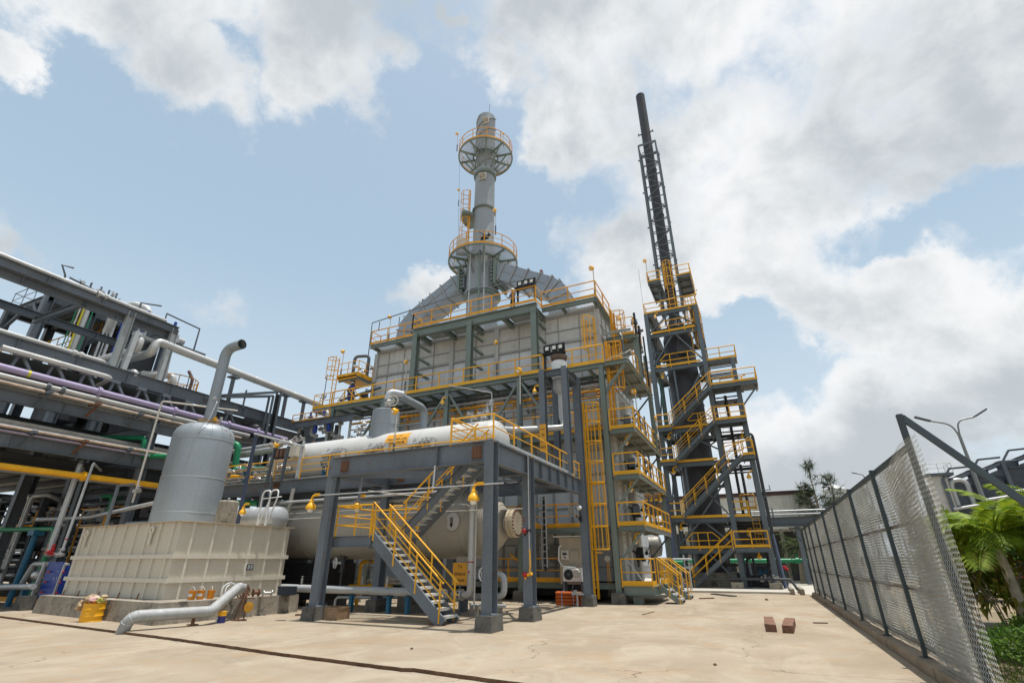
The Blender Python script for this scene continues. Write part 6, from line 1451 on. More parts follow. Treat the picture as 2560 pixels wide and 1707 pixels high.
b = MB(); b.tube([(-.35, YF + 1.5, 8.2), (-.35, YF + 1.5, 13)], .11, 10); b.tube([(-.6, YF + 2.2, 4.4), (-.6, YF + 2.2, 8)], .1); b.tube([(-.2, YF + 2.2, 4.4), (-.2, YF + 2.2, 8)], .1); b.tube(fillet([(.95, YF + .4, .3), (.95, YF + .4, 9.8), (.3, YF + .8, 9.8)], .5), .08, 8); b.tube([(.85, YF + .1, .2), (.85, YF + .1, 9.5)], .05, 8); b.out('drop_pipe', DARKPIPE, tw)
b = MB(); b.bar((.75, YF, 5.9), (1.35, YF, 5.9), .05); b.bar((1.3, YF, 5.9), (1.3, YF, 6.2), .05); b.bar((.75, YF, 5.5), (1.2, YF, 5.5), .05); b.out('stub_bracket', TOWERST, tw)
# upper levels
railing(tw, [(XL - .1, YF + 1.0, 20.2), (XL - .1, YF - .1, 20.2), (XR + .05, YF - .1, 20.2), (XR + .15, YB, 20.2)], **RAILT)
railing(tw, [(XR + .12, YF, 18.3), (XR + .12, YB, 18.3)], **RAILT); railing(tw, [(XR + .12, YF, 15.4), (XR + .12, YB, 15.4)], **RAILT)
railing(tw, [(XL - .75, YF + 2.5, 15.2), (XL - .75, YF + .3, 15.2), (XL, YF + .3, 15.2)], **RAILT)
b = MB(); b.box(XL - .8, XL, YF + .3, YF + 2.5, 15.12, 15.18); b.out('landing', TOWERST, tw)
for xa, xb_ in ((-4.65, -3.62), (-2.32, -1.22)):
    b = MB(); b.box(xa, xb_, YF, YB + .1, 23.14, 23.2); b.ch((xa, YF, 23.08), (xb_, YF, 23.08), .2, .07); b.bar((xa + .04, YF, 23.05), (xa + .04, YB, 23.05), .08, .18); b.bar((xb_ - .04, YF, 23.05), (xb_ - .04, YB, 23.05), .08, .18)
    for y in (38.4, 39.6, 40.8): b.bar((xa, y, 23.06), (xb_, y, 23.06), .07, .14)
    b.bar((xa + .1, YF + .2, 23.05), (xb_ - .1, YF + 1.6, 23.05), .06); b.out('side_platform', TOWERST, tw)
railing(tw, [(-4.65, YB, 23.2), (-4.65, YF, 23.2), (-3.62, YF, 23.2)], **RAILT); railing(tw, [(-2.32, YF, 23.2), (-1.22, YF, 23.2), (-1.22, YB, 23.2)], **RAILT)
ladder(tw, (-2.95, YF + .15, 20.3), 4.5, (0, -1, 0), .42, (2.0, 4.3), YEL, rail=(.12, .045))
ladder(tw, (-1.75, YF + .6, 16.6), 4.6, (0, -1, 0), .42, (1.4, 4.4), YEL, rail=(.1, .04))
b = MB(); b.tube([(XL + .2, YF + .4, 15.5), (XL + .2, YF + .4, 18.2)], .06); b.tube([(XL + .5, YF + .5, 15.5), (XL + .5, YF + .5, 18.2)], .05); b.valve((XL + .3, YF + .5, 16.4), .14); b.cbox((XL + .6, YF + .6, 16.8), (.6, .4, .1)); b.valve((XL + .8, YF + .8, 16.2), .14, (0, 1, 0)); b.tube([(XL + .25, YF + .9, .5), (XL + .25, YF + .9, 20)], .05); b.tube([(XL + .5, YF + .8, .5), (XL + .5, YF + .8, 15)], .045); b.tube([(XL + .9, YF + .9, .5), (XL + .9, YF + .9, 14)], .05); b.out('drop_pipe', STEELD, tw)
b = MB(); b.tube([(XL + .38, YF + .7, 10.7), (XL + .38, YF + .7, 14.9)], .03); b.out('green_tube', PIPEG, tw)
b = MB(); b.tube([(XL - .12, YF - .1, 12), (XL - .12, YF - .1, 24.6)], .012, 5); b.out('cable', BLACK, tw)
# lattice mast
hw = .82; XA, XB, YA, YB2 = TCX - hw, TCX + hw, TCY - hw, TCY + hw; ZT = 39.3
lt = []
for x, y in ((XA, YA), (XB, YA), (XA, YB2), (XB, YB2)):
    b = MB(); b.bar((x, y, 20.2), (x, y, ZT), .15, .15); b.out('mast_leg', TOWERST, tw)
b = MB(); n = 14; dz = (ZT - 20.6) / n
for i in range(n + 1):
    z = 20.6 + i * dz; big = .06 if i < n else .22
    for p, q in (((XA, YA), (XB, YA)), ((XB, YA), (XB, YB2)), ((XB, YB2), (XA, YB2)), ((XA, YB2), (XA, YA))):
        b.bar((*p, z), (*q, z), .06, big)
        if i < n: b.bar((*(p if i % 2 else q), z), (*(q if i % 2 else p), z + dz), .055)
for i in range(0, n, 3):
    z = 21.4 + i * dz
    for x in (XA, XB): b.cbox((x + (-.12 if x < TCX else .12), YA, z), (.2, .1, .1))
b.out('mast_lattice', TOWERST, tw)

# base details
gx = thing('bypass_pipe', 'thick slate blue vertical pipe standing between the furnace end and the steel tower', 'pipe', (-5.3, 36, 0))
b = MB(); b.tube([(-5.28, 36, 0), (-5.28, 36, 5.55)], .27, 18); b.lathe([(.33, 5.3), (.33, 5.4), (.27, 5.41)], (-5.28, 36, 0), n=18); b.out('pipe_run', pmat('slate_blue_paint', (.06, .075, .12), .45), gx)
hx = thing('stainless_exchanger', 'shiny steel horizontal shell behind the furnace balconies near the tower foot', 'vessel', (-5.2, 33, 2))
b = MB(); b.lathe([(.2, -8.4), (.55, -8.3), (.6, -8), (.6, -5.6), (.55, -5.5), (.2, -5.4)], (0, 33.5, 2.5), (1, 0, 0), 24); b.out('shell', pmat('dull_steel_shell', (.20, .19, .17), .5, .3, .15, 1, streak=.3), hx)
b = MB(); b.box(-8, -7.6, 33.2, 33.8, 0, 2); b.out('support', STEELD, hx)
b = MB(); b.box(-6.2, -5.8, 33.2, 33.8, 0, 2); b.out('support', STEELD, hx)
vm = thing('valve_manifold', 'cluster of small pipes and a green valve between the entry stair and the tower foot', 'manifold', (-4.9, 34.5, 0))
b = MB()
for i in range(7): b.tube([(-5.6 + i * .25, 34.5, 0), (-5.6 + i * .25, 34.5, 1.6 + .2 * (i % 3))], .045, 8)
b.tube([(-5.8, 34.4, 1.3), (-3.9, 34.4, 1.3)], .06); b.tube([(-5.8, 34.4, 1.75), (-3.9, 34.4, 1.75)], .06); b.out('pipe', GALVD, vm)
b = MB(); b.tube([(-5.0, 34.3, 1.55), (-4.4, 34.3, 1.55)], .14, 12); b.valve((-4.6, 34.2, 1.2), .12); b.out('valve', PIPEG, vm)
yf = thing('rear_platform', 'yellow railed platform with pinkish pipe racks glimpsed behind the furnace end', 'platform', (-6.5, 37, 4))
b = MB(); b.box(-9, -5.4, 36.5, 37.5, 3.9, 4.0); b.out('deck', STEELD, yf)
b = MB(); b.box(-9, -5.4, 37.0, 37.4, 5.4, 5.5); b.out('upper_deck', STEELD, yf)
railing(yf, [(-9, 36.5, 4.0), (-5.4, 36.5, 4.0)], h=1.0, step=.8); railing(yf, [(-9, 36.9, 5.5), (-5.4, 36.9, 5.5)], h=.9, step=.8)
b = MB(); b.box(-9, -5.4, 37.8, 38, 4.6, 6.4); b.out('screen', pmat('brick_pink', (.35, .2, .12), .8), yf)
b = MB()
for x in (-8.8, -5.6): b.box(x - .1, x + .1, 36.6, 36.8, 0, 3.9)
b.out('leg', STEELD, yf)
bp = thing('black_pipe', 'long black pipe lying low before the tower foot, bending into a concrete channel', 'pipe', (0, 36, 0))
b = MB(); b.pipe([(-4.2, 36.2, .62), (1.35, 36.2, .64), (1.6, 36.0, .1)], .075, .2, 10); b.out('pipe_run', DARKPIPE, bp)
for x in (-1.6, .5): 
    b = MB(); b.box(x - .35, x + .35, 36.0, 36.5, .0, .45); b.out('block', CONC, bp)
b = MB()
for i in range(5): b.valve((-.2 + i * .22, 36.5, .55 + .1 * (i % 2)), .1); 
b.out('valve', DIRTYW, bp)
for x in (1.2, 1.66):
    o = rough_block('channel_wall', (x, 34.2, 0), (.18, 3.6, .28), R(2), 'low concrete side of the drain channel by the end of the black pipe, the ' + ('left one' if x < 1.4 else 'right one'), 'drain channel walls') if False else None
    b = MB(); b.box(x - .09, x + .09, 32.6, 36.2, -.02, .28); tag(b.out('channel_wall', CONC), 'low concrete wall of the drain channel beside the tower pad, the ' + ('left' if x < 1.4 else 'right') + ' one', 'channel wall', 'drain channel walls')
hy = thing('hydrant', 'dark standpipe hydrant with a red cap in front of the tower right leg', 'hydrant', (1.2, 38.5, .1))
b = MB(); b.tube([(1.2, 38.5, -.03), (1.2, 38.5, 1.2)], .07, 10); b.out('standpipe', DARKPIPE, hy)
b = MB(); b.tube(fillet([(1.2, 38.5, 1.15), (1.2, 38.5, 1.35), (1.4, 38.5, 1.1)], .08), .08, 10); b.out('cap', RED, hy)
for i, (x, y, z, r, m_, lb) in enumerate(((-2.2, 36.9, .3, .05, STEELD, 0), )): pass
ck = thing('base_skid', 'dark cluttered pump skid and pipes in shade at the foot of the tower', 'skid', (-1.5, 39, .1))
b = MB(); b.box(-4.6, -.8, 38.2, 38.35, .1, .95); b.box(-1.5, .5, 38.8, 40.5, .1, .8); b.cbox((.2, 38.5, .5), (.8, .5, .7)); b.out('base', DARKV, ck)
b = MB(); b.pipe([(-.6, 38.6, 1.2), (.4, 38.6, 1.2), (.4, 38.6, 2.2)], .12, .25); b.pipe([(-.9, 38.2, .2), (-.9, 38.2, 1.7), (-.5, 38.2, 1.9), (-.5, 38.2, .3)], .08, .2); b.tube([(-3, 38, .3), (-3, 38, 2.1)], .09); b.tube([(-2.2, 38, .3), (-2.2, 38, 2.1)], .06); b.tube([(-4.0, 37.9, 1.4), (-1.4, 37.9, 1.4)], .08); b.out('pipe', DARKPIPE, ck)
b = MB(); b.box(.3, .9, 38.1, 38.3, .4, .7); b.valve((-.2, 38.1, .9), .12); b.valve((.1, 38.1, 1.0), .1); b.out('valve', CYAN, ck)
for x, lb in ((1.05, 'raking dark blue grey pipe leaning along the right leg of the tower'), ):
    b = MB(); b.tube([(x, 37.8, .1), (x - .15, 37.8, 3.2)], .12, 12); b.bar((x - .6, 37.8, .1), (x - .2, 37.8, 1.5), .12); tag(b.out('support_leg', pmat('blue_grey', (.10, .13, .19), .5)), lb, 'pipe')
# ------------------------------------------------------------ cream tank with the grey vessel
YW = R(-4)
CO = V(-17.4, 11.2, 0)                     # near corner of the tank
m_t = XF(CO, YW)                           # local: u to the right (tank at u<0), v away (tank at v>0)
pl = thing('concrete_plinth', 'long low stained concrete plinth under the cream ribbed tank', 'plinth', (-20, 13, 0))
b = MB(XF((-16.2, 10.36, 0), R(-5.2)));
x0, x1, y0, y1 = -8.2, 0, 0, 4.85
b.add([(x0 - .05, y0 - .05, -.02), (x1 + .05, y0 - .05, -.02), (x1 + .05, y1, -.02), (x0 - .05, y1, -.02), (x0, y0, .575), (x1, y0, .575), (x1, y1, .575), (x0, y1, .575)], [(4, 5, 6, 7), (0, 1, 5, 4), (1, 2, 6, 5), (2, 3, 7, 6), (3, 0, 4, 7)])
b.out('block', CONC, pl)
b = MB(XF((-16.2, 10.36, 0), R(-5.2))); b.box(-8.8, -8.15, .3, 1.2, 0, .38); b.out('step', CONCD, pl)
tk = thing('ribbed_tank', 'cream painted ribbed steel tank box on the concrete plinth, carrying the grey vessel', 'tank', tuple(CO + V(0, 0, .58)), None, YW)
TL, TW, TZ0, TZ1 = 6.75, 4.3, .58, 2.93
b = MB(m_t); b.box(-TL, 0, 0, TW, TZ0, TZ1); b.out('shell', CREAM, tk)
b = MB(m_t)
for z in (1.12, 1.84):
    b.box(-TL - .07, .075, -.075, -.001, z - .065, z + .065); b.box(.001, .075, 0, TW + .07, z - .065, z + .065)
for i in range(9):
    u = -TL + .28 + i * (TL - .62) / 8
    for a, c in ((TZ0, 1.055), (1.185, 1.775), (1.905, TZ1 - .02)): b.box(u - .035, u + .035, -.062, -.001, a + .001, c)
for i in range(6):
    v = .42 + i * (TW - .62) / 5
    for a, c in ((TZ0, 1.055), (1.185, 1.775), (1.905, TZ1 - .02)): b.box(.001, .062, v - .04, v + .04, a + .001, c)
b.out('rib', CREAMR, tk)
b = MB(m_t); b.box(-TL - .12, .12, -.12, TW + .12, TZ1 - .018, TZ1 + .006); b.out('top_rim', pmat('rusty_cream_rim', (.50, .42, .30), .6, 0, .15, 2, rust=.18, rustcol=(.3, .16, .06)), tk)
for u in (-6.1, -1.55):
    b = MB(m_t); b.ring((u, -.09, 2.68), .10, .04, 16, 8, (0, 1, 0)); b.box(u - .06, u + .06, -.1, -.063, 2.2, 2.6); b.out('lifting_lug', CREAMR, tk)
b = MB(m_t); b.box(.001, .06, 2.55, 2.95, 1.36, 1.62); pq = b.out('nameplate', CREAMR, tk)
b = MB(m_t); b.box(.0605, .066, 2.65, 2.92, 1.39, 1.6); pq2 = b.out('plate_frame', BLACK, pq)
b = MB(m_t)
for j in range(2): b.box(.0665, .069, 2.69 + j * .115, 2.775 + j * .115, 1.42, 1.57)
b.out('plate', ALU, pq)
b = MB(m_t)
for u in (-5.9, -4.8, -3.4, -2.1, -.9): b.bar((u, -.3, .58), (u + .02, -.28, .76), .03); b.tube([(u, -.3, .58), (u, -.3, .62)], .04, 6)
b.out('anchor_bolt', RUST, tk)
VX, VY, VR = -20.6, 13.3, 1.15
vs_ = thing('vent_vessel', 'grey clad upright cylindrical vessel with a curved vent pipe standing on the cream tank', 'vessel', (VX, VY, 2.94))
b = MB(); b.lathe([(VR, 2.94), (VR, 6.38), (VR * .985, 6.55), (VR * .93, 6.72), (VR * .82, 6.87), (VR * .62, 6.98), (VR * .3, 7.04), (.02, 7.05)], (VX, VY, 0), n=48); sh2 = b.out('shell', VESSEL, vs_, sharp=30)
b = MB()
for z in (3.42, 4.75, 6.30): b.lathe([(VR + .001, z - .018), (VR + .007, z - .012), (VR + .007, z + .012), (VR + .001, z + .018)], (VX, VY, 0), n=48, cap=False)
for i in range(16):
    a = 2 * math.pi * i / 16; pts = []
    for r, z in ((VR * 1.003, 6.38), (VR * .99, 6.55), (VR * .936, 6.73), (VR * .825, 6.885), (VR * .62, 6.997), (VR * .3, 7.05)): pts.append((VX + r * math.cos(a), VY + r * math.sin(a), z))
    b.tube(pts, .009, 4)
for a, z0, z1 in ((-.4, 3.45, 4.7), (-1.3, 3.45, 4.7), (-2.2, 3.45, 4.7), (-.9, 4.8, 6.25), (-1.9, 4.8, 6.25), (-2.7, 4.8, 6.25), (-.1, 4.8, 6.25)): b.tube([(VX + (VR + .002) * math.cos(a), VY + (VR + .002) * math.sin(a), z) for z in (z0, z1)], .006, 4)
b.out('cladding_seam', pmat('grey_seam', (.30, .32, .33), .5), sh2)
b = MB(); b.lathe([(.24, 6.98), (.24, 7.06), (.42, 7.07), (.42, 7.13), (.40, 7.14), (.42, 7.15), (.42, 7.21), (.24, 7.22)], (VX, VY, 0), n=28); b.bolts((VX, VY, 7.14), .37, 18, (0, 0, 1), .022, .12); b.out('flange', pmat('rusty_flange', (.36, .25, .15), .7, .1, .3, 3, rust=.35), vs_)
pv = fillet([(VX, VY, 7.2), (VX, VY, 10.62), (VX + .98, VY, 10.66)], .82, 10)
b = MB(); b.tube(pv, .222, 22, cap=False); b.tube([p for p in pv], .20, 22, cap=False); d = (pv[-1] - pv[-2]).normalized(); vp = b.out('vent_pipe', VESSEL, vs_)
b = MB(); b.lathe([(.222, 0), (.222, .004), (.199, .004), (.199, -.05)], pv[-1], d, 22, cap=False); b.lathe([(.199, -.7), (.0, -.7)], pv[-1], d, 22, cap=False); b.out('mouth', BLACK, vp)  # black lining and disc stand in for the shade inside the pipe
b = MB(); b.valve((VX + .3, VY - .2, 8.15), .07, (1, -.5, 0)); b.tube(fillet([(VX + .42, VY - .22, 8.15), (VX + .7, VY - .3, 7.9), (VX + .9, VY - .6, 7.0), (VX + .8, VY - 1.05, 6.4)], .2), .012, 5); b.cbox((VX + .62, VY + .1, 7.25), (.1, .1, .2)); b.out('sample_cock', CHROME, vs_)
b = MB(); b.cbox((VX + .55, VY - .1, 7.22), (.1, .1, .16)); b.out('yellow_cap', YEL, vs_)
# on the tank top
b = MB(); b.lathe([(.36, 0), (.36, .86), (.30, .92), (.0, .93)], (-18.55, 13.6, 2.94), n=24); tag(b.out('concrete_bollard', CONC), 'stubby grey brown concrete cylinder on the tank top right of the grey vessel', 'bollard')
cv = thing('clad_vessel', 'small shiny aluminium clad horizontal vessel lying behind the tank right end', 'vessel', (-17.8, 14.9, 2.9))
b = MB(); b.lathe([(.02, -20.2), (.4, -20.1), (.46, -20), (.46, -17.3), (.42, -17.1), (.25, -16.98), (.02, -16.95)], (0, 14.9, 3.25), (1, 0, 0), 28); b.out('shell', ALU, cv)
b = MB()
for x in (-19.4, -18.4, -17.4): b.lathe([(.462, x - .01), (.468, x), (.462, x + .01)], (0, 14.9, 3.25), (1, 0, 0), 28, cap=False)
b.out('cladding_band', GALVD, cv)
for x in (-19.5, -17.5):
    b = MB(); b.box(x - .1, x + .1, 14.7, 15.2, 0, 2.9); b.out('saddle', STEELD, cv)
hp = thing('hand_ladder', 'white tubular double hoop ladder with crossed braces on the right end of the tank top', 'ladder', (-17, 14.3, 2.9))
for x in (-17.35, -16.92):
    b = MB(); b.tube(fillet([(x - .2, 14.25, 2.9), (x - .2, 14.25, 4.25), (x + .22, 14.25, 4.25), (x + .22, 14.25, 3.95)], .2, 8), .03, 8); b.out('hoop', WHITE, hp)
b = MB(); b.tube([(-17.55, 14.25, 3.95), (-16.5, 14.25, 3.98)], .022); b.tube([(-17.5, 14.25, 2.95), (-17.1, 14.25, 3.9)], .028); b.tube([(-17.05, 14.25, 2.95), (-16.7, 14.25, 3.95)], .028); b.tube([(-17.12, 14.25, 2.9), (-17.1, 14.25, 4.0)], .028); b.out('brace', WHITE, hp)
pg = thing('pipe_goalpost', 'dark blue steel goalpost frame carrying a silver pipe above the right end of the tank', 'frame', (-16.5, 13.8, 2.95))
b = MB(); b.bar((-17.75, 13.55, 2.94), (-17.75, 13.55, 6.4), .1, .1); b.out('post', pmat('navy_steel', (.045, .06, .10), .5, 0, .15), pg)
b = MB(); b.bar((-15.35, 13.8, 4.55), (-15.35, 13.8, 5.8), .09, .09); b.out('post', GALVD, pg)
b = MB(); b.tube([(-17.8, 13.5, 6.42), (-15.25, 13.8, 5.72)], .04, 8); b.tube([(-15.3, 13.8, 5.7), (-15.3, 13.8, 5.95)], .05); b.out('cross_pipe', GALVD, pg)
vp2 = thing('vent_standpipe', 'thin white standpipe with a top branch beside the left edge of the grey vessel', 'pipe', (-22.4, 12.6, 3))
b = MB(); b.pipe([(-22.9, 12.5, 3.9), (-22.95, 12.5, 8.2), (-20.3, 14.3, 7.9)], .04, .12, 8); b.out('pipe_run', DIRTYW, vp2)
b = MB(); b.cbox((-22.9, 12.5, 4.35), (.3, .12, .12)); b.valve((-22.75, 12.5, 4.35), .09); b.out('valve', CHROME, vp2)
nb = thing('navy_post', 'short navy steel post on the tank rim left of the grey vessel', 'post', (-24, 12.4, 2.9))
b = MB(); b.bar((-23.1, 11.9, 2.95), (-23.1, 11.9, 4.5), .09); b.bar((-23.1, 11.9, 4.5), (-22.4, 12.1, 4.55), .07); b.out('post', STEEL, nb)
b = MB(); b.box(-22.6, -20.9, 12.3, 12.42, 2.94, 3.12); b.out('base_angle', STEEL, nb)
hn = thing('hand_wheel_pipe', 'grey horizontal pipe crossing behind the grey vessel at its lower third', 'pipe', (-26, 13, 4.2))
b = MB(); b.pipe([(-32, 13.4, 3.6), (-27.5, 13.4, 3.55), (-21.5, 13.4, 4.1)], .09, .3, 10); b.out('pipe_run', GALVD, hn)

# ------------------------------------------------------------ loose things round the plinth
dp = thing('drain_duct', 'fat aluminium clad drain pipe bending down to the slab edge in front of the plinth', 'pipe', (-15.4, 10.5, 0))
b = MB(); b.pipe([(-15.45, 12.35, .58), (-15.62, 12.3, 1.02), (-15.1, 11.6, .55), (-15.3, 9.55, .46), (-15.68, 9.15, .42), (-15.7, 9.1, -.06)], .165, .28, 18) if False else b.tube(fillet([(-15.75, 12.75, .86), (-15.45, 12.3, .90), (-14.95, 11.15, .34), (-15.55, 9.27, .34), (-15.72, 9.27, -.06)], .26, 8), .15, 18); b.out('pipe_run', pmat('dull_clad_pipe', (.33, .335, .33), .6, .1, .12, 2, streak=.25), dp)
b = MB()
dpts = fillet([(-15.75, 12.75, .86), (-15.45, 12.3, .90), (-14.95, 11.15, .34), (-15.55, 9.27, .34), (-15.72, 9.27, -.06)], .26, 8)
for i in (3, 6, 9, 12, 15, 18, 20, 23, 26): 
    if i < len(dpts) - 1:
        dd = (dpts[i + 1] - dpts[i - 1]).normalized(); b.lathe([(.151, -.008), (.158, 0), (.151, .008)], dpts[i], dd, 18, cap=False)
b.out('cladding_band', GALVD, dp)
b = MB(); b.tube([(-15.28, 10.9, 0), (-15.28, 10.9, .3)], .05); b.box(-15.4, -15.15, 10.8, 11.0, 0, .03); b.out('support', RUST, dp)
br = thing('steel_drum', 'cut down yellow steel drum full of crumpled rubbish in front of the plinth', 'drum', (-19.2, 10.2, 0))
BX, BY = -19.15, 10.25
b = MB(); b.lathe([(.285, 0), (.295, .012), (.285, .025), (.285, .14), (.297, .16), (.285, .18), (.285, .33), (.297, .35), (.285, .37), (.285, .5), (.293, .51), (.28, .51), (.275, .3)], (BX, BY, 0), n=32, cap=False); b.lathe([(.28, .2), (.0, .2)], (BX, BY, 0), n=24, cap=False); dm = b.out('body', pmat('clean_yellow_drum', (.76, .37, .012), .45, 0, .06, 3), br)
def scrap(name, c, s, mat, lb, seed, squash=.6, par=None):
    random.seed(seed); b = MB(XF(c, seed)); n, k = 9, 6; vs = []
    for i in range(k + 1):
        for j in range(n):
            a = 2 * math.pi * j / n; t = math.pi * i / k; rr = s * (1 + random.uniform(-.35, .3)); vs.append((rr * math.sin(t) * math.cos(a), rr * .7 * math.sin(t) * math.sin(a), rr * squash * math.cos(t)))
    b.add(vs, [(i * n + j, i * n + (j + 1) % n, (i + 1) * n + (j + 1) % n, (i + 1) * n + j) for i in range(k) for j in range(n)])
    o = b.out(name, mat, sharp=12); tag(o, lb, 'rubbish', 'rubbish in the yellow drum'); return o
CARD = pmat('crumpled_cardboard', (.42, .31, .19), .8, 0, .2, 6); PAPER = pmat('crumpled_paper', (.62, .56, .47), .8, 0, .15, 6)
scrap('paper_sack', (BX - .20, BY - .05, .62), .20, CARD, 'large brown crumpled sack sagging over the left side of the yellow drum', 1)
scrap('paper_sack', (BX - .36, BY - .22, .44), .13, CARD, 'brown paper flap hanging down the left outside of the yellow drum', 2, 1.1)
scrap('rag', (BX + .02, BY + .02, .58), .20, PAPER, 'pale crumpled paper in the middle of the rubbish in the yellow drum', 3)
scrap('rag', (BX + .08, BY - .12, .62), .12, pmat('pink_rag', (.62, .38, .35), .8, 0, .2, 6), 'pinkish white rag on top of the rubbish in the yellow drum', 4)
scrap('paper_sack', (BX + .22, BY - .02, .58), .14, pmat('green_yellow_wrapper', (.35, .33, .08), .7, 0, .4, 9), 'yellowish wrapper at the right rim of the yellow drum', 5)
scrap('cardboard', (BX + .12, BY + .12, .64), .16, CARD, 'flattened cardboard at the back of the rubbish in the yellow drum', 6)
scrap('rag', (BX + .2, BY - .1, .55), .08, ORANGE, 'small orange red scrap near the right rim of the yellow drum', 8)
def pail(x, y, z, lb, label_mat=True, s=1.0, rzz=0):
    t = thing('paint_pail', lb, 'pail', (x, y, z), 'orange paint pails', rzz); m = XF((x, y, z), rzz)
    b = MB(m); b.lathe([(.09 * s, 0), (.095 * s, .01), (.11 * s, .24 * s), (.118 * s, .245 * s), (.118 * s, .26 * s), (.105 * s, .26 * s), (.10 * s, .1)], n=22, cap=False); b.lathe([(.10 * s, .2 * s), (.0, .2 * s)], n=16, cap=False); bd = b.out('body', ORANGEY, t)
    b = MB(m); b.tube([(.115 * s * math.cos(a), -.02, .25 * s + .12 * s * math.sin(a)) for a in [math.pi * i / 10 for i in range(11)]], .006, 5); b.out('handle', WHITE, t)
    if label_mat:
        b = MB(m); vs = []
        for i in range(7):
            a = R(-150 + 20 * i); vs += [(.1062 * s * math.cos(a), .1062 * s * math.sin(a), .09 * s), (.110 * s * math.cos(a), .110 * s * math.sin(a), .17 * s)]
        b.add(vs, [(2 * i, 2 * i + 2, 2 * i + 3, 2 * i + 1) for i in range(6)]); b.out('paper_label', WHITE, bd)
    return t
ORANGEY = pmat('orange_pail', (.68, .24, .01), .4, 0, .1, 4)
pail(-16.69, 11.66, .575, 'orange pail with a white label on the plinth, leftmost of three')
pail(-16.60, 11.89, .575, 'orange pail with a white label on the plinth, the middle of three', rzz=R(20))
pail(-16.47, 12.15, .575, 'plain orange pail with its handle up on the plinth, rightmost of three', False, rzz=R(-20))
tn = thing('paint_tin', 'small dark blue tin with a yellow rim beside the drain pipe bend on the ground', 'tin', (-15.1, 11.55, 0))
b = MB(); b.lathe([(.115, 0), (.115, .19)], (-15.02, 11.6, 0), n=22); b.out('body', pmat('navy_tin', (.03, .03, .16), .4), tn)
b = MB(); b.lathe([(.117, .19), (.117, .29), (.122, .295), (.122, .31), (.0, .312)], (-15.02, 11.6, 0), n=22); b.out('rim', YEL, tn)
b = MB(); b.box(-15.09, -15.03, 11.475, 11.483, .02, .17); b.out('label', WHITE, tn)
ts = thing('tripod_stand', 'rusty folded tripod pipe stand leaning on the plinth beside the drain pipe', 'stand', (-15.05, 12.3, 0))
b = MB()
for dx, dy in ((-.14, -.1), (.12, -.14), (.02, .14)): b.tube([(-15.1 + dx, 12.3 + dy, 0), (-15.02, 12.3, .95)], .022, 6)
b.box(-15.3, -14.9, 12.15, 12.4, 0, .04); b.tube([(-15.02, 12.3, .3), (-15.02, 12.3, 1.0)], .03); b.bar((-15.25, 12.3, .62), (-14.7, 12.35, .62), .05, .03); b.out('leg', WOODR, ts)
b = MB(); b.lathe([(.14, 0), (.15, .02), (.0, .03)], (-14.78, 12.3, .38), (.35, -.9, .1), 20); b.out('yellow_disc', pmat('mustard_disc', (.50, .24, .02), .6, 0, .2, 4, rust=.15), ts)
hc = thing('hose_coil', 'tangled brown and white hose coil on the plinth behind the drain pipe', 'hose', (-15.75, 12.9, .58))
b = MB(); 
for i in range(5): b.ring((-15.85 + .02 * i, 12.75 + .06 * i, .78), .19 - .012 * i, .02, 22, 6, (.9, .3 + .1 * i, .1 * i))
b.out('coil', pmat('brown_hose', (.20, .12, .06), .6, 0, .2), hc)
b = MB(); b.ring((-15.95, 12.4, .8), .24, .018, 22, 6, (.9, -.2, .1)); b.ring((-15.93, 12.45, .8), .2, .018, 22, 6, (.9, -.1, .2)); b.out('white_hose', WHITE, hc)
b = MB(); b.lathe([(.12, -.1), (.13, -.08), (.06, -.05), (.06, .05), (.13, .08), (.12, .1)], (-15.72, 13.25, .72), (.3, .9, 0), 16); b.out('reel', RUST, hc)
fs2 = thing('flanged_spool', 'small silver flanged pipe spool lying on the plinth', 'pipe spool', (-15.75, 13.7, .58))
b = MB(); b.lathe([(.0, -.15), (.1, -.15), (.1, -.12), (.05, -.11), (.05, .11), (.1, .12), (.1, .15), (.0, .15)], (-15.72, 13.72, .68), (.4, .9, 0), 18); b.out('body', CHROME, fs2)
bc = thing('crate_box', 'dark blue grey open plastic crate at the right end of the plinth', 'crate', (-15.75, 14.6, .575))
b = MB(XF((-15.75, 14.6, .575), R(10)));
for a in ((-.25, .25, -.2, -.18), (-.25, .25, .18, .2), (-.25, -.23, -.179, .179), (.23, .25, -.179, .179)): b.box(*a, 0, .28)
b.box(-.23, .23, -.179, .179, .01, .02); b.box(-.27, .27, -.22, -.2, .24, .29); b.out('body', pmat('dark_blue_plastic', (.025, .035, .05), .5), bc)

# blue plate exchanger, green and teal frames, white standpipes left of the tank
bx = thing('plate_exchanger', 'bright blue plate heat exchanger with red tipped tie rods left of the tank', 'heat exchanger', (-25.6, 12.0, .2))
b = MB(); b.box(-26.0, -25.05, 11.85, 12.3, .45, 1.62); b.box(-26.05, -25.0, 11.8, 11.845, .4, 1.7); b.out('plate_pack', BLUE, bx)
b = MB(); b.bar((-26.35, 11.75, .45), (-26.2, 11.75, 1.7), .1, .08); b.bar((-24.85, 11.75, .3), (-24.75, 11.75, 1.6), .07, .06); b.tube([(-26.3, 11.9, 1.66), (-24.8, 11.9, 1.6)], .05); b.tube([(-26.3, 11.9, .38), (-24.8, 11.9, .35)], .05); b.out('frame', GALVD, bx)
b = MB()
for i in range(3):
    for x in (-25.95, -24.9): b.tube([(x, 11.8, .62 + i * .36), (x + .32, 11.72, .62 + i * .36)], .03, 8)
b.out('tie_rod', RED, bx)
b = MB(); b.tube([(-25.9, 11.7, 1.95), (-25.9, 11.7, 2.35)], .06); b.valve((-25.9, 11.7, 2.05), .11, (0, 0, 1), (.3, -.9, 0)); b.out('red_valve', RED, bx)
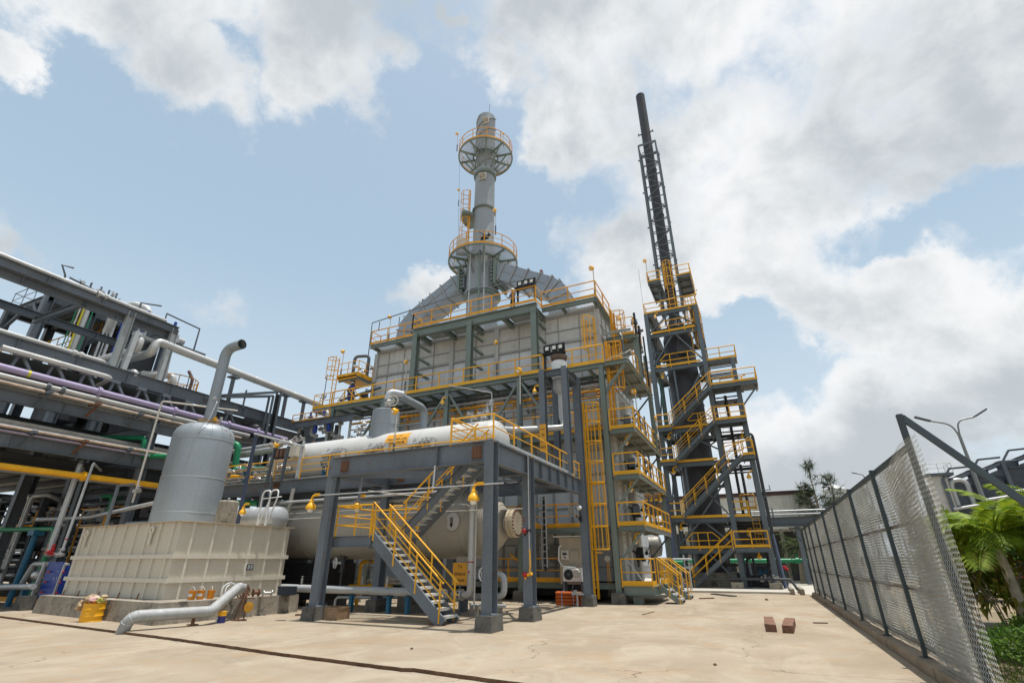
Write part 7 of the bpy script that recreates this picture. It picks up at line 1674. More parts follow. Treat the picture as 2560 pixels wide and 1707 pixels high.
b = MB(); b.valve((-26.25, 11.8, 2.0), .12); b.valve((-25.5, 11.8, 1.95), .1); b.tube([(-26.5, 11.8, 2.0), (-25.2, 11.8, 1.95)], .06); b.lathe([(.0, -.2), (.17, -.15), (.2, 0), (.17, .15), (.0, .2)], (-26.55, 11.8, 1.2), (1, 0, 0), 14); b.valve((-25.2, 11.9, 1.1), .12); b.out('valve_cluster', CHROME, bx)
gf = thing('green_water_pipe', 'green pipe running in from the left edge and bending down beside the blue exchanger', 'pipe', (-27.5, 12, 0))
b = MB(); b.pipe([(-33.5, 12.2, 3.1), (-27.1, 12.1, 2.98), (-27.2, 12.1, .3)], .1, .25, 12); b.tube([(-26.8, 12.2, .3), (-26.8, 12.2, 1.2)], .07); b.out('pipe_run', PIPEG, gf)
ps = thing('teal_post', 'teal blue painted pipe support post under the green pipe at the far left', 'post', (-29.5, 12.4, 0))
b = MB(); b.tube([(-28.75, 12.1, 0), (-28.55, 12.1, 2.8)], .11, 12); b.box(-28.8, -28.3, 11.9, 12.3, 2.75, 2.95); b.box(-27.9, -27.7, 12.0, 12.3, 0, .8); b.out('post', CYAN, ps)
wp = thing('standpipe', 'thick pale standpipe with a red band rising to the lower rack beam', 'pipe', (-26.3, 12, 1.6))
b = MB(); b.pipe([(-26.55, 11.9, 2.0), (-26.5, 11.9, 5.75), (-29.5, 13.5, 5.6)], .105, .2, 12); b.out('pipe_run', GALVD, wp)
b = MB(); b.tube([(-26.56, 11.9, 2.42), (-26.56, 11.9, 2.47)], .11, 12); b.out('red_band', RED, wp)
b = MB(); b.box(-26.58, -26.54, 11.78, 11.79, 2.2, 2.35); b.out('red_arrow', RED, wp)
wp2 = thing('standpipe', 'thin pale standpipe with a red band just right of the thick one', 'pipe', (-25.6, 12, 1.6))
b = MB(); b.pipe([(-25.7, 11.95, 2.1), (-25.6, 11.95, 5.6), (-27, 13, 5.55)], .05, .12, 8); b.tube([(-25.7, 11.95, 2.1), (-25.7, 11.95, 2.2)], .08); b.out('pipe_run', GALVD, wp2)
b = MB(); b.tube([(-25.69, 11.95, 2.52), (-25.69, 11.95, 2.56)], .055, 8); b.out('red_band', RED, wp2)
lp = thing('low_pipe', 'grey pipe on teal brackets low at the left edge beside the plinth', 'pipe', (-28, 11.8, .4))
b = MB(); b.tube([(-35, 11.6, .62), (-25.9, 11.5, .82)], .11, 12); b.pipe([(-26.1, 12.0, 1.62), (-27.6, 12.0, 1.62), (-28.0, 12.0, .9)], .09, .2, 10); b.out('pipe_run', GALVD, lp)
b = MB(); b.box(-36, -26.0, 12.6, 12.75, .12, .3); b.out('yellow_kerb', YELD, lp)
b = MB(); b.box(-26.4, -25.8, 11.3, 11.7, 0, .5); b.out('support', CONCD, lp)
b = MB(); b.box(-31, -30.6, 11.4, 11.7, 0, .5); b.out('support', CONCD, lp)

# ------------------------------------------------------------ pipe rack
RX, RX2 = -26.0, -30.6
pr_ = thing('pipe_rack', 'long multi level grey blue steel pipe rack running past the left side of the furnace', 'pipe rack', (-28, 15, 0))
def rbeam(a, c, H=.5, B=.25, mat=None, st=0, name='beam'):
    b = MB(); b.ib(a, c, H, B, .02, .014); A, Cc = V(a), V(c); d = (Cc - A).normalized(); s = d.cross(V(0, 0, 1)) * B * .48
    for i in range(st):
        p = A.lerp(Cc, (i + .7) / (st + .4)); b.bar(p - s, p + s, .016, H - .05, up=(0, 0, 1))
    b.out(name, mat or STEEL, pr_)
for y in (-2, 6.0, 14.2, 20.2, 26.2, 32.2, 38.2):
    for x in (RX - .1, RX2):
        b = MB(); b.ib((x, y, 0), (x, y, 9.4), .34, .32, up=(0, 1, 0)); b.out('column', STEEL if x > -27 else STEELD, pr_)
        b = MB(); b.box(x - .45, x + .45, y - .45, y + .45, 0, .4); b.out('plinth', CONCD, pr_)
    for z, H in ((9.65, .5), (7.65, .45), (6.0, .45), (8.75, .3)):
        rbeam((RX - .25, y, z - .02), (RX2 + .15, y, z - .02), H, .2, STEELD)
for k, x in enumerate((RX, RX2)):
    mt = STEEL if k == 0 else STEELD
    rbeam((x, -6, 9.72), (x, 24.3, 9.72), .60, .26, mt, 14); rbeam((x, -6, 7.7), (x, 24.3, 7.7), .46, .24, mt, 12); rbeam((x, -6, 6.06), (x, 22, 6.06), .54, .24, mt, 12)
    rbeam((x, -6, 12.86), (x, 13.9, 12.86), .36, .26, mt, 9)
rbeam((RX - .3, -6, 12.60), (RX - .3, 13.7, 12.60), .46, .22, STEEL, 5)
rbeam((RX, 24.3, 9.5), (RX2, 24.3, 9.5), .5, .2)
for y in (11.6, 13.75): 
    b = MB(); b.ib((RX, y, 10.02), (RX, y, 12.9), .3, .26, up=(0, 1, 0)); b.out('upper_column', GALVD if y > 13 else pmat('pale_grey_steel', (.34, .36, .36), .5, 0, .1, 1, rust=.12), pr_)
for y in (2.2, 6, 9.8, 13.6): rbeam((RX - .1, y, 12.6), (RX2, y, 12.6), .3, .18, STEELD)
for i in range(9):                                                  # knee struts between the mid beam and the pipes below
    b = MB(); y = 8.3 + i * 1.18; b.bar((RX + .05, y, 9.4), (RX + .05, y - .1, 8.8), .1, .1); b.bar((RX + .05, y + .1, 9.4), (RX + .05, y + .55, 8.8), .1, .1); b.box(RX - .02, RX + .18, y - .18, y + .22, 9.28, 9.42); b.out('knee_strut', STEEL, pr_)
for y in (9.4, 11.2, 13.0, 5.5):
    for z in (7.75, 6.1):
        b = MB(); b.bar((RX + .12, y, z - .2), (RX + .62, y + .1, z + .24), .07, .1); b.bar((RX + .1, y, z + .28), (RX + .7, y, z + .28), .08, .1); b.cbox((RX + .6, y + .1, z + .32), (.16, .2, .1)); b.out('outrigger', RUST if y == 11.2 else STEELD, pr_)
b = MB(); b.box(RX2, RX - .2, -6, 24, 9.35, 9.38); b.out('cable_deck', STEELD, pr_)
b = MB(); b.box(RX2, RX - .4, -6, 14, 5.65, 5.68); b.out('cable_deck', BLACK, pr_)
def rackpipe(lb, x, z, r, m_, y0=-6, y1=24, down=None, extra=None, flg=(), fm=None):
    t = thing('rack_pipe', lb, 'pipe', (x, (y0 + y1) / 2, z), 'pipes along the rack')
    b = MB(); p = [(x, y0, z), (x, y1, z)] + (down or []); b.pipe(p, r, r * 3, 14) if down else b.tube(p, r, 14); b.out('pipe_run', m_, t)
    for y in flg:
        b = MB(); b.tube([(x, y - .07, z), (x, y + .07, z)], r * 1.5, 16); b.ring((x, y, z), r * 1.5, .02, 16, 6, (0, 1, 0)); b.out('flange', fm or m_, t)
    return t
pt = rackpipe('pale pipe along the very top rack beam', RX + .02, 13.13, .095, ALUW, -6, 13.2, None, None, (10.05, 10.35), ALUW)
b = MB(); b.tube([(RX + .02, 9.95, 13.13), (RX + .02, 10.03, 13.13)], .115, 14); b.tube([(RX + .02, 10.32, 13.13), (RX + .02, 10.4, 13.13)], .115, 14); b.out('black_band', BLACK, pt)
rackpipe('pale pipe lying on the middle rack beam', RX + .02, 10.12, .09, ALUW, -6, 11.2, [(RX - 1.2, 11.8, 10.12)], None, (10.0, 10.25))
rackpipe('white pipe below the middle rack beam ending in a bend', RX + .35, 9.40, .11, ALUW, 7.6, 11.55, [(RX - .9, 11.7, 9.3)])
pp_ = rackpipe('lilac painted pipe along the rack', RX + .45, 8.62, .14, PURPLE, -6, 21.7, None, None, (11.2, 14.6, 17.6, 19.5))
b = MB(); b.tube([(RX + .45, 8.62, 8.62), (RX + .45, 8.72, 8.62)], .142, 14); b.out('yellow_band', pmat('band_yellow', (.55, .5, .05), .5), pp_)
rackpipe('white pipe just below the lilac pipe', RX + .5, 8.30, .10, ALUW, -6, 19, None, None, (9.4, 9.9), STEELD)
rackpipe('rust streaked thin pipe below the white one under the lilac pipe', RX + .55, 8.05, .06, pmat('rust_streaked_pipe', (.42, .33, .26), .6, .1, .3, 3, rust=.25), -6, 18.5)
rackpipe('rust streaked thin pipe in front of the lowest rack beam', RX + .6, 6.44, .055, pmat('rust_streaked_pipe2', (.42, .33, .26), .6, .1, .3, 3, rust=.25), -6, 16)
rackpipe('dull lilac thin pipe in front of the lowest rack beam', RX + .5, 6.28, .04, pmat('dull_lilac', (.28, .23, .30), .5), -6, 16)
rackpipe('pale galvanised pipe above the lowest rack beam', RX + .3, 6.55, .06, GALVD, -6, 16)
rackpipe('fat yellow pipe under the lowest rack beam', RX + .1, 5.06, .125, YEL, -6, 16.5, None, None, (11.9,))
zz = 0
for x, z, r, m_, lb in ((-26.9, 8.5, .12, GALVD, 'grey pipe in the middle tier of the rack, nearest the front beam'), (-27.6, 8.45, .2, ALUW, 'fat pale pipe in the middle tier of the rack'), (-28.5, 8.45, .15, PIPEG, 'dark green pipe in the middle tier of the rack'), (-29.4, 8.5, .18, DARKPIPE, 'dark pipe in the middle tier of the rack, farthest back'),
                        (-26.8, 6.9, .1, DIRTYW, 'off white pipe in the lower tier of the rack, nearest the front'), (-27.4, 6.9, .14, DARKPIPE, 'dark pipe in the lower tier of the rack, second from the front'), (-28.1, 6.9, .16, ALUW, 'pale pipe in the lower tier of the rack'), (-28.9, 6.9, .1, PIPEG, 'green pipe in the lower tier of the rack, far back'), (-29.7, 6.9, .2, GALVD, 'fat grey pipe in the lower tier of the rack, at the back'),
                        (-27.2, 5.25, .09, DARKPIPE, 'dark pipe hanging under the lowest rack tier'), (-28.3, 5.3, .15, GALVD, 'grey pipe hanging under the lowest rack tier')):
    rackpipe(lb, x, z, r, m_, -6, 23 if zz % 2 else 20); zz += 1
# big pale pipe carried above the rack towards the furnace
bp_ = thing('transfer_pipe', 'big pale pipe on posts above the rack, its end split into two bends', 'pipe', (-26, 18, 11.8))
b = MB(); b.pipe([(-30.6, 13.05, 11.3), (-26.05, 13.05, 11.3), (-26.05, 13.1, 11.98), (-26.05, 14.2, 11.92), (-26.05, 25.5, 11.6)], .21, .33, 18); b.out('pipe_run', ALUW, bp_)
b = MB(); b.pipe([(-30.6, 12.38, 11.2), (-26.1, 12.38, 11.2), (-26.1, 12.38, 11.86), (-26.9, 12.7, 12.0), (-28, 13.2, 12.0)], .19, .31, 18); b.out('pipe_run', ALUW, bp_)
b = MB()
for x, y, z, d in ((-26.35, 13.05, 11.3, (1, 0, 0)), (-26.05, 13.5, 11.96, (0, 1, 0)), (-27.5, 13.05, 11.3, (1, 0, 0)), (-26.05, 16, 11.86, (0, 1, 0)), (-26.05, 19, 11.78, (0, 1, 0)), (-26.05, 22, 11.7, (0, 1, 0))): b.lathe([(.211, -.012), (.217, 0), (.211, .012)], (x, y, z), d, 18, cap=False)
b.out('seam', GALVD, bp_)
for y in (17.6, 21.4, 22.9):
    b = MB(); b.bar((-26, y, 10.02), (-26, y, 11.5), .16, .16); b.box(-26.25, -25.75, y - .25, y + .25, 11.42, 11.5); b.out('post', STEEL, bp_)
b = MB(); b.bar((-26.0, 13.7, 10), (-26.0, 13.7, 11.7), .18); b.out('post', GALVD, bp_)
b = MB(); b.bar((-25.9, 12.0, 10.0), (-25.9, 12.05, 12.0), .22, .2); b.out('post', GALVD, bp_)
b = MB(); b.tube([(-26.6, 12.2, 12.15), (-26.4, 13.7, 12.05)], .09, 10); b.tube([(-26.2, 13.9, 11.5), (-26.2, 13.95, 10.6), (-26.4, 13.9, 10.0)], .16, 12); b.tube([(-27, 12.4, 10.1), (-26.2, 13.6, 10.5)], .04); b.out('branch', ALUW, bp_)
b = MB(); b.pipe([(-26.9, 11.9, 9.95), (-26.1, 12.65, 10.15), (-26.1, 12.65, 9.9)], .13, .25, 12); b.out('low_bend', ALUW, bp_)
# cable tray goal frame
cf = thing('cable_bridge', 'dark steel goalpost cable bridge with two trays rising behind the grey vessel', 'cable bridge', (-26, 19, 7))
b = MB()
for dy, dz in ((0, 0), (-.5, -.42)):
    for dx in (0, .35): b.bar((-25.75 + dx, 20.5 + dy, 6.6), (-25.75 + dx, 20.5 + dy, 11.38 + dz), .07, .12); b.bar((-25.75 + dx, 20.5 + dy, 11.38 + dz), (-25.75 + dx, 16.6 + dy, 10.0 + dz * .5 + (0 if dy else .0)), .07, .12)
b.bar((-25.75, 18.4, 9.8), (-25.75, 18.4, 10.9), .07); b.out('tray', STEELD, cf)
b = MB()
for i in range(12): b.bar((-25.75, 20.5, 6.8 + i * .38), (-25.4, 20.5, 6.8 + i * .38), .03, .03)
b.box(-25.7, -25.45, 20.45, 20.48, 6.6, 11.2); b.out('rung', BLACK, cf)

# things between rack, vessel and drum
def sp(name, lb, pts, r, m_, bend=None, cat='pipe', n=12, grp=None):
    b = MB(); b.pipe(pts, r, bend or r * 3, n); return tag(b.out(name, m_), lb, cat, grp)
sp('green_riser_pipe', 'thick green pipe looping down just right of the grey vessel', [(-26, 16.5, 7.5), (-24.0, 17.4, 7.35), (-24.0, 17.5, 6.0), (-22.5, 17.6, 6.0)], .16, PIPEG, .3)
sp('green_riser_pipe', 'smaller green pipe hoop over the blue pump beside the drum end', [(-22.2, 16.95, 5.82), (-21.1, 17.0, 5.82), (-21.1, 17.0, 5.1)], .11, PIPEG, .2)
sp('green_main_pipe', 'straight green pipe below the left platform beam right of the grey vessel', [(-25, 16.2, 4.45), (-20.6, 16.6, 4.12)], .13, PIPEG)
sp('green_branch_pipe', 'green pipe dropping with two bends from the rack left of the grey vessel', [(-28.5, 12.8, 7.2), (-26.0, 13.9, 7.15), (-26.0, 13.95, 6.3), (-23, 15.2, 6.2)], .11, PIPEG, .25)
sp('grey_feed_pipe', 'upper grey pipe running to the left end of the white drum', [(-25.5, 18, 7.15), (-21.0, 17.9, 7.25)], .12, GALVD)
sp('grey_feed_pipe', 'lower fat grey pipe running to the left end of the white drum', [(-24.6, 18, 6.95), (-21.4, 17.9, 7.0)], .17, GALVD)
sp('dark_elbow_pipe', 'dark brown pipe elbow ending above the lilac pipe end', [(-27.2, 19.2, 8.95), (-25.7, 19.7, 8.95), (-25.7, 19.7, 8.3)], .22, DARKPIPE, .35)
sp('grey_elbow_pipe', 'pale grey pipe bend under the left platform beam', [(-21.0, 16.9, 3.5), (-20.8, 16.9, 4.15), (-18.8, 17.0, 4.1)], .14, ALUW, .25)
bxp = thing('instrument_rack', 'dark framed transmitter box rack with a pale back by the drum left end', 'instrument rack', (-18.7, 15.9, 5.05))
b = MB(); b.box(-19.15, -18.35, 15.75, 15.95, 5.9, 6.35); b.out('box', BLACK, bxp)
b = MB(); b.box(-18.34, -17.9, 15.8, 16.3, 5.95, 6.4); b.out('pale_box', CREAM, bxp)
b = MB()
for i in range(3): b.box(-19.05 + i * .25, -18.9 + i * .25, 15.72, 15.75, 5.95, 6.3)
b.out('slot', WOODR, bxp)
b = MB(); b.bar((-19.3, 15.75, 4.9), (-19.2, 15.75, 6.4), .1, .1); b.bar((-18.45, 15.75, 4.9), (-18.35, 15.75, 6.4), .1, .1); b.out('post', STEELD, bxp)
b = MB()
for i in range(9): b.valve((-19.4 + i * .22, 15.8 + random.uniform(-.2, .3), 6.55 + random.uniform(-.05, .25)), .08, (1, 0, 0), (random.uniform(-1, 1), -.5, .6))
b.tube([(-20.2, 15.9, 6.6), (-17.9, 15.9, 6.65)], .05); b.out('valve_cluster', CHROME, bxp)
vm2 = thing('valve_skid', 'busy skid of silver valves and a blue pump on the platform left of the drum', 'skid', (-21.5, 16.6, 5.05))
random.seed(21)
for i in range(26):
    b = MB(); b.valve((-23.6 + random.uniform(0, 4.6), 16.4 + random.uniform(-.1, .5), 5.15 + random.uniform(0, .8)), random.uniform(.07, .12), (1, 0, 0), (random.uniform(-1, 1), random.uniform(-1, 0), random.uniform(0, 1))); b.out('valve', CHROME, vm2)
b = MB()
for i in range(5): b.tube([(-23.8, 16.5 + .1 * i, 5.2 + .16 * i), (-19.5, 16.5 + .1 * i, 5.2 + .16 * i)], .04, 8)
b.out('header_pipe', CHROME, vm2)
b = MB(); b.lathe([(.18, 0), (.18, .45), (.24, .46), (.24, .52)], (-21.6, 16.5, 5.1), n=16); b.out('pump', CYAN, vm2)
b = MB(); b.tube([(-22.5, 16.3, 5.45), (-21.9, 16.3, 5.4)], .06); b.out('yellow_valve', YEL, vm2)
b = MB(); b.tube([(-21.4, 16.3, 5.3), (-21.0, 16.3, 5.28)], .05); b.out('yellow_valve', YEL, vm2)
tz = thing('teal_nozzle_stand', 'teal blue round drain funnel stand by the drum behind the platform rail', 'stand', (-17.0, 16.6, 5.05))
b = MB(); b.lathe([(.08, 5.05), (.08, 5.5), (.16, 5.6), (.22, 5.68), (.22, 5.72)], (-16.9, 16.6, 0), n=16); b.out('funnel', CYAN, tz)
# pipework and steel left of the furnace
lf = thing('feed_water_manifold', 'blue grey platform with silver hooked pipes and blue valves left of the furnace', 'manifold', (-23.5, 22, 7))
b = MB()
for x, y, z in ((-24.2, 22.3, 10.0), (-23.1, 22.3, 10.2)):
    b.pipe([(x - .4, y, z + .1), (x, y, z + .1), (x, y, z - 1.1), (x + .5, y, z - 1.2)], .12, .28, 12)
b.pipe([(-25.5, 22.5, 9.2), (-25.4, 22.5, 10.0), (-24.8, 22.5, 10.05)], .13, .25); b.out('hook_pipe', ALUW, lf)
b = MB(); b.ch((-25.5, 21.8, 9.5), (-20.5, 21.8, 9.5), .4, .1); b.box(-25.5, -20.5, 21.9, 22.9, 9.66, 9.7); b.out('platform', STEEL, lf)
railing(lf, [(-25.5, 21.8, 9.7), (-22.4, 21.8, 9.7)], h=.5, mat=YELD, toe=.1, step=1.0)
b = MB()
for x in (-23.6, -22.5): b.lathe([(.1, 0), (.13, .05), (.13, .4), (.06, .5), (.06, .65)], (x, 22, 8.9), n=14)
for x in (-24.3, -23.8, -23.2): b.lathe([(.06, 0), (.07, .3), (.03, .4)], (x, 22.1, 10.0), n=10)
b.out('blue_valve', BLUE, lf)
random.seed(4)
for i in range(16):
    b = MB(); b.valve((-23.8 + random.uniform(0, 4), 22.2 + random.uniform(0, .4), 7.2 + random.uniform(0, 2.2)), .12, (1, 0, 0), (random.uniform(-1, 1), -.6, .5)); b.out('valve', ALUW, lf)
for x in (-23.0, -22.0, -21.2):
    b = MB(); b.tube([(x, 22.4, 5.5), (x, 22.4, 9.5)], .08); b.out('drop_pipe', ALUW, lf)
for x in (-22.4, -25.4):
    b = MB(); b.ib((x, 22.6, 0), (x, 22.6, 9.4), .24, .22, up=(0, 1, 0)); b.out('leg', STEEL, lf)

# ------------------------------------------------------------ upper structure beyond the rack
us = thing('compressor_structure', 'tall steel compressor structure with stairs and coloured risers behind the upper rack', 'building', (-36, 14, 0))
UY = (11.0, 13.1, 15.1, 17.6)
for x in (-33.8, -38.2):
    for y in UY:
        b = MB(); b.ib((x, y, 0), (x, y, 15.5), .42, .4, up=(0, 1, 0)); b.out('column', STEEL if x > -35 else STEELD, us)
for z in (8.0, 11.3, 15.3):
    for x in (-33.8, -38.2):
        b = MB(); b.ib((x, 11, z), (x, 18, z), .45, .25); b.out('beam', STEELD, us)
    for y in UY:
        b = MB(); b.ib((-34, y, z - .02), (-38, y, z - .02), .4, .22); b.out('beam', STEELD, us)
    b = MB(); b.box(-38.2, -33.9, 11.2 if z > 15 else 14.2, 18, z + .2, z + .24)
    for i in range(9): b.bar((-38, 11.3 + i * .8, z + .1), (-34, 11.3 + i * .8, z + .1), .1, .2)
    b.out('deck', STEELD, us)
b = MB(); b.bar((-38, 11, 14.2), (-36, 11, 15.2), .15); b.bar((-33.9, 11, 13.9), (-35.2, 11, 15.2), .2); b.out('brace', STEELD, us)
railing(us, [(-38.2, 12.5, 15.55), (-38.2, 10.9, 15.55), (-35.4, 10.9, 15.55)], h=1.0, mat=STEELD, toe=0, step=1.4)
railing(us, [(-38.2, 11, 11.6), (-34.2, 11, 11.6)], h=1.0, mat=YELD, toe=.1, step=1.3)
stair(us, (-34.8, 11.5, 11.5), (-34.8, 15.2, 15.2), .9, (-1, 0, 0), STEELD, .3, rmat=YELD, tmat=GALVD)
for y, r, m_, x in ((12.15, .03, PIPEG, -33.2), (12.28, .04, DIRTYW, -33.2), (12.45, .05, pmat('canary_pipe', (.6, .5, .02), .5), -33.2), (12.68, .13, ALUW, -33.3), (12.9, .035, PIPEG, -33.2), (13.75, .06, GALVD, -33.2), (13.95, .04, GALVD, -33.2), (14.15, .08, GALVD, -33.2), (14.6, .05, BLUE, -33.4)):
    b = MB(); b.tube([(x, y, 9.5), (x, y, 15.2)], r, 10); b.out('riser', m_, us)
b = MB(); b.lathe([(.9, 9), (.9, 14)], (-36, 16, 0), n=20); b.lathe([(.6, 8), (.6, 13)], (-34.8, 17, 0), n=20); b.box(-37.5, -34.3, 13.6, 14.5, 9, 11); b.box(-37.9, -34.3, 15.3, 17.5, 8.3, 15.0); b.out('vessel', DARKV, us)  # vessels and boxes; the largest dark box is added to darken the interior
b = MB(); b.pipe([(-31.5, 13.2, 13.6), (-30.6, 13.0, 14.9), (-30.0, 13.4, 15.1), (-29.4, 13.9, 14.9), (-29.4, 13.9, 13.2)], .22, .4, 14); b.out('gooseneck_pipe', ALUW, us)
b = MB(); b.tube([(-29.4, 13.9, 13.9), (-29.4, 13.9, 14.05)], .3, 16); b.out('yellow_flange', YEL, us)
b = MB()
for y, x in ((13.4, -28.3), (14.9, -28.3)): b.lathe([(.12, 13.1), (.16, 13.2), (.16, 13.9), (.08, 14.0), (.08, 14.3), (.03, 14.35)], (x, y, 0), n=12)
b.out('blue_valve', BLUE, us)
b = MB(); b.tube([(-28.3, 12.9, 13.2), (-28.3, 12.9, 14.6), (-28.3, 13.9, 14.9)], .05); b.tube([(-28.3, 14.3, 13.2), (-28.3, 14.3, 14.6), (-28.3, 16.3, 14.5), (-28.3, 16.3, 13.0)], .05); b.box(-29, -28.2, 15.3, 17, 12.9, 13.1); b.tube([(-31.4, 10.5, 14.7), (-31.2, 10.4, 15.7), (-31.2, 10.1, 16.2), (-31.2, 10.6, 16.3)], .05); b.tube([(-31.2, 10.6, 15.7), (-31.2, 13, 15.4)], .05)
for y in (11.6, 12.1, 12.5, 12.9): b.tube([(-31.2, y, 14.6), (-31.2, y, 15.9)], .05)
b.out('guard_frame', STEELD, us)
b = MB(); random.seed(8)
for i in range(12): b.valve((-31.0 + random.uniform(-.3, .3), 11.2 + i * .25, 15.1 + random.uniform(0, .6)), .1, (1, 0, 0), (0, random.uniform(-1, 1), .5))
b.valve((-28.4, 15.2, 13.3), .16); b.lathe([(.0, -.3), (.22, -.2), (.22, .2), (.0, .3)], (-28.5, 15.5, 13.4), (0, 1, 0), 14); b.out('valve_cluster', GALVD, us)
cl_ = thing('column_deck', 'small round railed platform with bent pipes showing above the middle rack beam', 'platform', (-29.5, 16.6, 10))
b = MB(); b.lathe([(.9, 10.1), (.9, 10.6), (.95, 10.62)], (-29.6, 16.6, 0), n=24); b.out('vessel_top', DARKV, cl_)
railing(cl_, [(-29.6 + 1.1 * math.cos(a), 16.6 + 1.1 * math.sin(a), 10.55) for a in [2 * math.pi * i / 14 for i in range(15)]], h=1.0, mat=YELD, toe=.08, step=.6)
b = MB(); b.pipe([(-31, 15.4, 11.7), (-29.7, 16.4, 11.75), (-29.6, 16.5, 10.4)], .2, .35, 14); b.pipe([(-31, 15.6, 10.9), (-29.3, 16.0, 11.0), (-29.2, 16.1, 10.3)], .16, .3); b.out('bent_pipe', ALUW, cl_)
b = MB(); b.pipe([(-29.2, 17.2, 10.4), (-29.15, 17.2, 11.7), (-29.4, 17.0, 12.2)], .09, .3); b.out('vent', pmat('brown_vent', (.15, .10, .09), .7), cl_)

# ------------------------------------------------------------ dark process area seen through the rack
def skid(x0, x1, y0, y1, h, seed, lb):
    random.seed(seed); t = thing('process_skid', lb, 'process skid', ((x0 + x1) / 2, (y0 + y1) / 2, 0), 'shaded process skids behind the rack')
    b = MB()
    for x in (x0, (x0 + x1) / 2, x1):
        for y in (y0, y1): b.ib((x, y, 0), (x, y, h), .28, .26, up=(0, 1, 0))
    for z in (h * .35, h * .68, h):
        for y in (y0, y1): b.ib((x0, y, z), (x1, y, z), .3, .2)
        for x in (x0, (x0 + x1) / 2, x1): b.ib((x, y0, z - .01), (x, y1, z - .01), .28, .18)
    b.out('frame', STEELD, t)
    for i in range(2):
        b = MB(); z = h * (.2 + .33 * i); r = random.uniform(.4, .65); yy = (y0 + y1) / 2 + random.uniform(-.4, .4)
        b.lathe([(.02, x0 - .2), (r * .8, x0), (r, x0 + .25), (r, x1 - .25), (r * .8, x1), (.02, x1 + .2)], (0, yy, z + r * .3), (1, 0, 0), 20); b.out('vessel', random.choice((DARKV, GALVD, CREAMINS)), t)
    for i in range(16):
        b = MB(); x = random.uniform(x0, x1); y = y0 - random.uniform(.2, .7); z1 = random.uniform(h * .4, h); r = random.choice((.05, .07, .1, .14)); k = random.choice((-1, 1))
        b.pipe([(x, y, 0), (x, y, z1), (x + k * random.uniform(.4, 1.6), y, z1), (x + k * random.uniform(.4, 1.6), y + 1, z1 + random.uniform(-.3, .3))], r, r * 2.5, 10); b.out('pipe', random.choice((DARKPIPE, GALVD, GALVD, ALUW, STEELD, PIPEG, DIRTYW)), t)
    for i in range(10):
        b = MB(); z = random.uniform(.6, h); b.tube([(x0 - .5, y0 - .4, z), (x1 + .5, y0 - .4, z + random.uniform(-.1, .1))], random.choice((.03, .05, .08)), 8); b.out('header', random.choice((DARKPIPE, GALVD, STEELD, DIRTYW)), t)
    vm_ = random.choice((STEELD, GALVD))
    for i in range(26):
        b = MB(); b.valve((random.uniform(x0, x1), y0 - random.uniform(.2, .8), random.uniform(.4, h * .9)), random.uniform(.08, .14), (random.choice((0, 1)), 0, 1), (random.uniform(-1, 1), -.7, random.uniform(-.3, .6))); b.out('valve', vm_, t)
    railing(t, [(x0 - .3, y0 - .3, h * .68), (x1 + .3, y0 - .3, h * .68)], h=.9, mat=YELD, toe=.08, step=1.5)
    for i in range(2):
        b = MB(); x = random.uniform(x0, x1); b.tube([(x, y0 - .9, 0), (x, y0 - .9, h * .8)], .045, 8); b.out('yellow_pipe', YELD, t)
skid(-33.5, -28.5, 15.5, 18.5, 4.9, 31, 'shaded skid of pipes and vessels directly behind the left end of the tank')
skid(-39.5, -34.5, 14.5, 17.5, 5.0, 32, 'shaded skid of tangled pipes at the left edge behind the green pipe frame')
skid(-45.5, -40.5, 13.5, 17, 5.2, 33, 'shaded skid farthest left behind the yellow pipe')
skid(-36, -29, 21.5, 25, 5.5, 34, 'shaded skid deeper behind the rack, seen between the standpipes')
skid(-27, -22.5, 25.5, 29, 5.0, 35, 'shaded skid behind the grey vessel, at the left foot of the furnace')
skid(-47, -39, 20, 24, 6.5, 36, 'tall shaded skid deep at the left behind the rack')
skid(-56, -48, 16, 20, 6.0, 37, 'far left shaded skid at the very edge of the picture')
b = MB(); b.box(-70, -30, 32, 32.4, 0, 4.2); b.box(-70, -45, 27, 27.3, 3.4, 7.0)
tag(b.out('rear_wall', DARKV), 'dark wall far behind the shaded process area on the left', 'wall')
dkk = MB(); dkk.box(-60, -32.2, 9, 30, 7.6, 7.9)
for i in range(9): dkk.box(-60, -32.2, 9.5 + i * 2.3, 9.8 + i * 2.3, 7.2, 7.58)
tag(dkk.out('process_deck', STEELD), 'dark overhead deck shading the process area on the left', 'deck')
